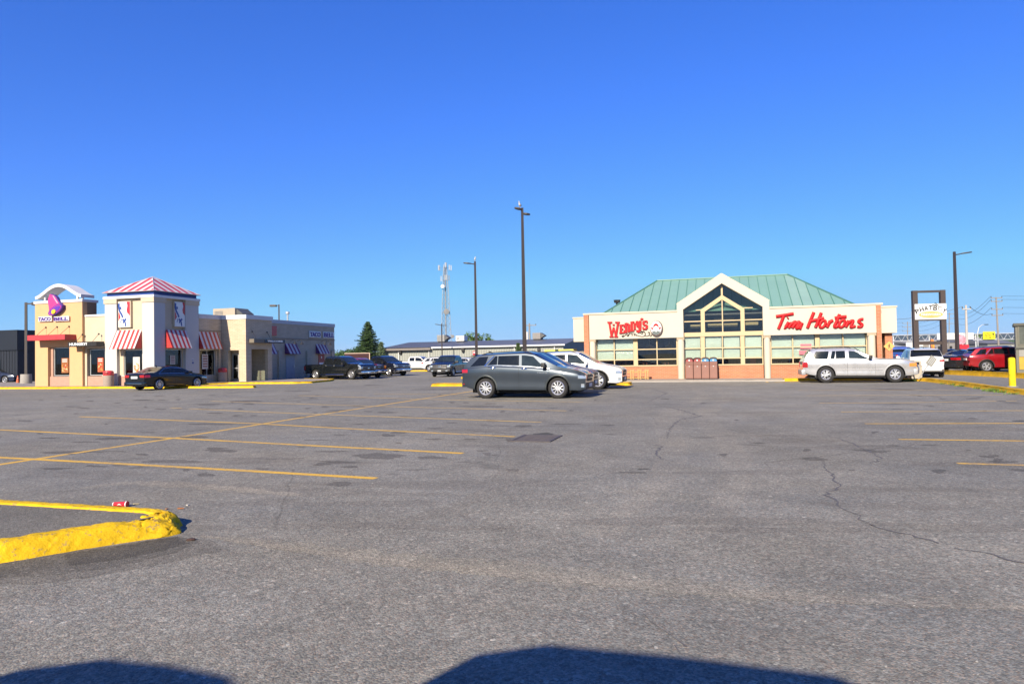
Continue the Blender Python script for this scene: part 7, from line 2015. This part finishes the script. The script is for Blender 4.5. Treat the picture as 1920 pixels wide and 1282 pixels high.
# cobra-head street light
p = far(1834, 130); t = empty('street_light', p, 0, 'thin curved street light left of the yellow gantry sign', 'street light')
hz = zat(1836, 609, 130); b = MB(); b.tube([(0,0,0),(0,0,hz-1.5),(.25,0,hz-.5),(.9,0,hz),(1.5,0,hz+.05)], [.09,.07,.06,.05,.05], 6); b.build('pole', M_GALV, t); b = MB(); b.box(1.3,2.0,-.15,.15,hz-.03,hz+.1); b.build('lamp_head', M_DARK, t, bevel=.02)
# red and white ice-cream flag sign, orange feather banner
p = far(1805.5, 60); t = empty('advertising_sign', p, 0, 'small red and white sign on a post between the lamp post and concrete pole', 'sign')
b = MB(); b.cyl((0,0,0),(0,0,zat(1806,640,60)),.05,n=6); b.build('post', M_GALV, t)
b = MB(); zz = zat(1806,655,60); b.box(-.5,.5,-.05,.0,zz-.0,zz+.42); b.build('red_panel', M_SRED, t)
b = MB(); b.prism([(-.45,zz+.45),(.15,zz+.5),(.3,zz+.9),(.05,zz+1.25),(-.3,zz+1.3),(-.5,zz+.8)], 'y', -.05, 0); b.build('top_panel', mat('pink_white', (.75,.35,.42), .5, var=.5, scale=3), t)
p = far(1747.5, 62); t = empty('feather_banner', p, 0, 'orange upright banner standing behind the white car, inside the pylon sign', 'banner')
z0_, z1_ = zat(1747,662,62), zat(1746,636,62); b = MB(); b.cyl((-.13,0,0),(-.13,0,z1_),.03,n=6); b.build('post', M_DARK, t)
b = MB(); b.prism([(-.1,z0_),(.32,z0_),(.22,z0_+.7),(.16,z1_),(-.1,z1_)], 'y', -.02, .02); b.build('cloth', mat('banner_orange', (.75,.25,.06), .7, var=.3, scale=2), t)
b = MB(); b.prism([(.02,z0_+.05),(.27,z0_+.05),(.1,z0_+.85)], 'y', -.035, -.021); b.build('flame_print', M_YEL, t)

# ---------------------------------------------------------------- pylon sign
PD = 50.0; pf = Frame(far(1717.5, PD).x, PD, R(7)); t = empty('pylon_sign', pf.o, -R(7), 'brown two-post pylon sign with a white fireworks shop board and an empty frame above', 'sign')
M_PYL = mat('pylon_brown', (.065,.046,.04), .6, var=.12, dirt=(.05,.035,.03), var2=.4)
xw_ = pf.front(1768, 600)[0]; zT = pf.front(1717, 545)[1]; zP1, zP0 = pf.front(1717, 570.5)[1], pf.front(1717, 599.5)[1]
for x in (0, xw_): b = MB(); b.box(x-.17, x+.17, -.15, .15, 0, zT); b.build('post', M_PYL, t, bevel=.008)
b = MB(); b.box(.172, xw_-.172, -.1, .1, zT-.16, zT-.01); b.box(.172, xw_-.172, -.1, .1, pf.front(1740,640)[1]-.24, pf.front(1740,640)[1]); b.build('crossbar', M_PYL, t)
b = MB(); b.box(-.08, xw_+.17, -.20, -.152, zP0, zP1); o = b.build('board', mat('board_white', (.86,.86,.84), .45), t, bevel=.005)
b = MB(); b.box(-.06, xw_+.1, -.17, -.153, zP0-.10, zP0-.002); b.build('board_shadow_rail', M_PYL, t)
cx = xw_/2+.05; cz = (zP0+zP1)/2
b = MB(); b.prism([(cx+x, cz-.22+z) for x, z in ell(0,0,.82,.24,36)], 'y', -.212, -.201); o2 = b.build('oval', mat('oval_tan', (.80,.48,.16), .5), o)
b = MB(); b.text('FIREWORKS', cx-.66, cx+.66, cz-.29, cz-.13, -.213, .012, fat=.03); b.build('letters', M_WSIGN, o2)
for i, ch in enumerate('PHATB Y'):
    if ch == ' ': continue
    u = (i-3)/3; x = cx+u*.92; z = cz+.28-.24*u*u*1.0; a = u*.42
    b = MB(Matrix.Translation((x,0,z)) @ Matrix.Rotation(a, 4, 'Y')); b.text(ch, -.135, .135, -.17, .17, -.203, .014, fat=.02); b.build('letter', M_BLK, o)
b = MB(); x = cx+.64; z = cz+.20; b.tube([(x+.13*math.cos(R(k*30)), -.207, z+.14*math.sin(R(k*30))) for k in range(12)], .018, 5, closed=True); b.build('letter', M_BLK, o)
b = MB(); b.tube([(x-.1,-.21,z+.14),(x-.22,-.21,z+.34),(x-.36,-.21,z+.44)], .022, 5); b.tube([(cx+.1,-.21,cz+.46),(cx+.3,-.21,cz+.52),(cx+.42,-.21,cz+.42)], .03, 5); b.build('spark_mark', M_BLK, o)

# ---------------------------------------------------------------- bollard, concrete planter, bent sign
p = gnd(1898.5, 725, .12); t = empty('bollard', p, 0, 'bright yellow round bollard on the kerb strip at the right', 'bollard')
b = MB(); b.lathe([(0,0),(.112,0),(.112,1.03),(.10,1.065),(.06,1.085),(0,1.09)], n=24); b.build('tube', kerb_paint('bollard_yellow', (.95,.72,.015), .2), t, smooth=40)
b = MB(); b.lathe([(.113,0),(.19,0),(.19,.02),(.113,.03)], n=20); b.build('foot', M_CONC, t)
p = gnd(1715, 709.5, .12); t = empty('concrete_bin', p, -R(10), 'square beige concrete litter bin touching the front of the silver car', 'litter bin')
M_BEIGE = mat('beige_concrete', (.48,.43,.35), .85, var=.08, bump=.3, bscale=60)
b = MB(); b.box(-.26,.26,-.26,.26,0,.60); b.build('body', M_BEIGE, t, bevel=.02)
b = MB(); b.box(-.28,.28,-.28,.28,.60,.66); b.box(-.24,.24,-.24,.24,.661,.90); b.build('hood', M_BEIGE, t, bevel=.03)
b = MB(); b.box(-.14,.14,-.25,-.238,.70,.82); b.build('opening', M_ARCH, t)
p = gnd(1722, 711, .12); t = empty('bent_sign', p, 0, 'grey sign plate on a post knocked over to the right, before the white car', 'sign')
b = MB(); d_ = 35.5; dx = (1745-1722)/1290*p.y; b.cyl((0,0,0),(dx*.95,0,.80),.024,n=8); b.build('post', M_GREY, t)
b = MB(Matrix.Translation((dx+.03,-.05,.88)) @ Matrix.Rotation(R(38), 4, 'Y')); b.box(-.17,.17,-.012,.012,-.23,.23); o = b.build('plate', mat('sign_back', (.30,.29,.25), .6), t)
b = MB(Matrix.Translation((dx+.03,-.05,.88)) @ Matrix.Rotation(R(38), 4, 'Y'))
for k in (-.08,.0,.08): b.box(k-.012,k+.012,-.022,-.013,-.19,.19)
b.build('rib', M_GALV, o)
# weeds along the kerb
rr = random.Random(9)
b = MB()
def tuft(px, py, n, h):
    c = gnd(px, py)
    for _ in range(n*2):
        a = rr.uniform(0,6.28); r_ = rr.uniform(0,.2); q = c+Vector((math.cos(a)*r_*1.6, math.sin(a)*r_*.7, 0)); hh = h*rr.uniform(.4,1)
        d = Vector((rr.uniform(-.5,.5), rr.uniform(-.5,.5), 1)).normalized(); s_ = Vector((.004+.005*rr.random(),0,0)); s_.rotate(Matrix.Rotation(a,3,'Z'))
        b.add([q-s_, q+s_, q+d*hh*.6+s_*1.3, q+d*hh, q+d*hh*.6-s_*1.3], [(0,1,2,3,4)])
for px, py, n, h in ((1695,714.5,60,.16),(1708,715,70,.14),(1774,720,30,.1),(1790,722,40,.12),(1803,724.5,50,.12),(1838,729,40,.12),(1858,733,60,.14),(1866,734.5,60,.16),(1880,736,40,.12),(1900,739,30,.1),(1625,713,40,.1),(1638,713,40,.1),(461,726,40,.1),(1560,713,10,.08)): tuft(px, py, n, h)
b.build('kerb_weeds', leaf_mat('weed_green', (.10,.16,.03)), kind='stuff', weld=False, recalc=False)
# olive cabin at the right edge
p = gnd(1914, 712.5); QF = Frame(far(1904.5, 38.5).x, 38.5, R(35)); t = empty('drive_through_cabin', QF.o, -R(35), 'olive grey cabin with a framed window and yellow lower panel, cut by the right edge', 'cabin')
M_OLV = mat('olive_grey', (.17,.165,.13), .6, var=.1, dirt=(.09,.085,.06), var2=.5, scale2=2)
zt = QF.front(1906, 606)[1]
b = MB(); b.box(0,2.4,0,2.6,.16,zt-.16); b.build('wall', M_OLV, t, bevel=.015)
b = MB(); b.box(-.08,2.5,-.1,2.7,zt-.16,zt); b.build('roof', mat('olive_dark', (.07,.07,.055), .5), t, bevel=.015)
zb0, zb1 = QF.front(1912, 647)[1], QF.front(1912, 610)[1]
b = MB(); b.box(.12,2.2,-.04,-.003,zb0,zb0+.06); b.box(.12,2.2,-.04,-.003,zb1-.06,zb1); b.box(.12,.18,-.04,-.003,zb0+.061,zb1-.061); o = b.build('window_frame', M_OLV, t)
b = MB(); b.box(.185,2.15,-.02,-.004,zb0+.065,zb1-.065); b.build('pane', mat('cabin_pane', (.12,.13,.11), .1, var=.4, scale=1.5), o)
b = MB(); b.box(-.03,2.43,-.06,-.003,zb0-.22,zb0-.12); b.build('ledge', mat('olive_dark', (.07,.07,.055), .5), t)
zy = QF.front(1912, 669)[1]
b = MB(); b.box(.14,2.3,-.03,-.003,.36,zy); b.build('yellow_panel', mat('cabin_yellow', (.62,.36,.03), .6, dirt=(.2,.15,.05), var2=.5, scale2=2), t)
b = MB(); b.box(.14,2.3,-.03,-.003,zy+.02,zb0-.26); b.build('steel_panel', mat('cabin_steel', (.35,.34,.31), .4, metal=.3), t)
# dark red trailer and the bright yellow board beyond the white car
p = far(671, 76); t = empty('cargo_trailer', p, R(11), 'dark red box trailer with a cream top edge, behind the black pickups', 'trailer')
h_ = zat(671, 661.5, 76)
b = MB(); b.box(-1.4,1.25,-.0,4.2,.5,h_-.08); b.build('box', mat('trailer_red', (.05,.005,.007), .5, var=.2, dirt=(.02,.005,.005), var2=.4), t)
b = MB(); b.box(-1.45,1.3,-.05,4.25,h_-.08,h_); b.box(1.22,1.3,-.05,.05,.5,h_-.082); b.build('top_rail', mat('trailer_cream', (.75,.55,.42), .5), t)
for x in (-1.3,1.15):
    b = MB(); b.lathe([(.0,-.1),(.3,-.1),(.36,-.06),(.36,.06),(.3,.1),(0,.1)], (x,2.2,.36), 'x', 18); b.build('wheel', M_TYRE, t)
p = far(1056, 42); t = empty('yellow_board', (p.x, p.y, 0), -LOT, 'flat bright yellow board on legs showing above the white crossover roof', 'board')
zz = zat(1058, 655.5, 42)
b = MB(); b.box(-1.05,.75,-.5,.5,zz-.10,zz+.02); b.build('board', mat('board_yellow', (.80,.72,.10), .5), t, bevel=.02)
for x in (-.9,.6):
    for y in (-.4,.4): b = MB(); b.box(x-.03,x+.03,y-.03,y+.03,0,zz-.1); b.build('leg', M_GREY, t)
p = far(1086, 41.5); t = empty('wire_cage', (p.x, p.y, .0), -LOT, 'small tan meter cage by the brick end of the restaurant', 'cage')
b = MB(); zz = zat(1086, 658.5, 41.5)
for x in (-.25,.25):
    for y in (-.25,.25): b.box(x-.02,x+.02,y-.02,y+.02,0,zz)
for z in (zz-.04, zz*.6, .3): b.box(-.27,.27,-.27,-.24,z,z+.03); b.box(-.27,.27,.24,.27,z,z+.03)
b.build('frame', M_FRAME2, t); b = MB()
for k in range(8): b.box(-.22+k*.06,-.21+k*.06,-.25,-.245,.1,zz-.05)
b.build('bars', M_FRAME2, t)
# paper cup and scraps near the kerb
p = gnd(227, 950); t = empty('paper_cup', (p.x, p.y, .038), R(-4), 'crushed red paper cup lying on the asphalt by the yellow kerb', 'cup')
b = MB(); b.lathe([(0,-.07),(.027,-.07),(.038,.055),(.041,.06),(.038,.065),(.0,.06)], (0,0,0), 'x', 20)
cup = b.build('cup', mat('cup_red', (.75,.015,.03), .4), t, smooth=40)
b = MB(); b.lathe([(.0275,-.074),(.0285,-.066)], (0,0,0), 'x', 20); b.lathe([(.0405,.052),(.042,.062)], (0,0,0), 'x', 20); b.build('rim', M_WSIGN, cup)
b = MB(); b.prism([(-.022,-.006),(-.01,.008),(0,.016),(.01,.008),(.022,-.006),(0,.0)], 'y', -.041, -.035); b.build('emblem', M_WSIGN, cup)
cup.scale = (1.15,.85,.78); t.location.z = .031
for i, (px, py, s_, c_, lab) in enumerate(((255,945.5,.03,(.5,.42,.25),'small tan scrap of litter just right of the red paper cup'), (352,948,.02,(.6,.55,.5),'pale scrap of litter, farthest to the right of the red paper cup'), (338,954,.03,(.42,.16,.05),'rust coloured scrap of litter lying right of the red paper cup'), (312,955,.022,(.38,.17,.07),'brown scrap of litter nearest the right side of the red paper cup'))):
    p = gnd(px, py); b = MB(); r2 = random.Random(i); b.prism([(math.cos(k)*s_*r2.uniform(.5,1.4), math.sin(k)*s_*r2.uniform(.4,1)) for k in range(6)], 'z', .005, .014)
    o = b.build('litter_scrap', mat('scrap_%d' % i, c_, .8)); o.location = (p.x, p.y, 0); tag(o, lab, 'litter')
p = gnd(358, 1013); t = empty('chipped_stone', (p.x, p.y, 0), .3, 'rust brown chip of stone beside the crumbled nose of the near kerb', 'stone')
b = MB(); b.lathe([(0,0),(.027,0),(.033,.012),(.024,.024),(0,.028)], n=9); o = b.build('stone', mat('rust_stone', (.07,.035,.025), .8, var=.4, scale=30), t); o.scale = (1.25,.8,.8)
# ---------------------------------------------------------------- the air
hz_ = bpy.data.materials.new('haze'); hz_.use_nodes = True; nt = hz_.node_tree; nt.nodes.clear()
vo = nt.nodes.new('ShaderNodeOutputMaterial'); pv = nt.nodes.new('ShaderNodeVolumePrincipled')
pv.inputs['Color'].default_value = (.72,.82,.95,1); pv.inputs['Density'].default_value = .00006; pv.inputs['Anisotropy'].default_value = .0
nt.links.new(pv.outputs[0], vo.inputs['Volume'])
b = MB(); b.box(-8900,8900,-8900,8900,-1.03,130); b.build('haze', hz_, kind='stuff')
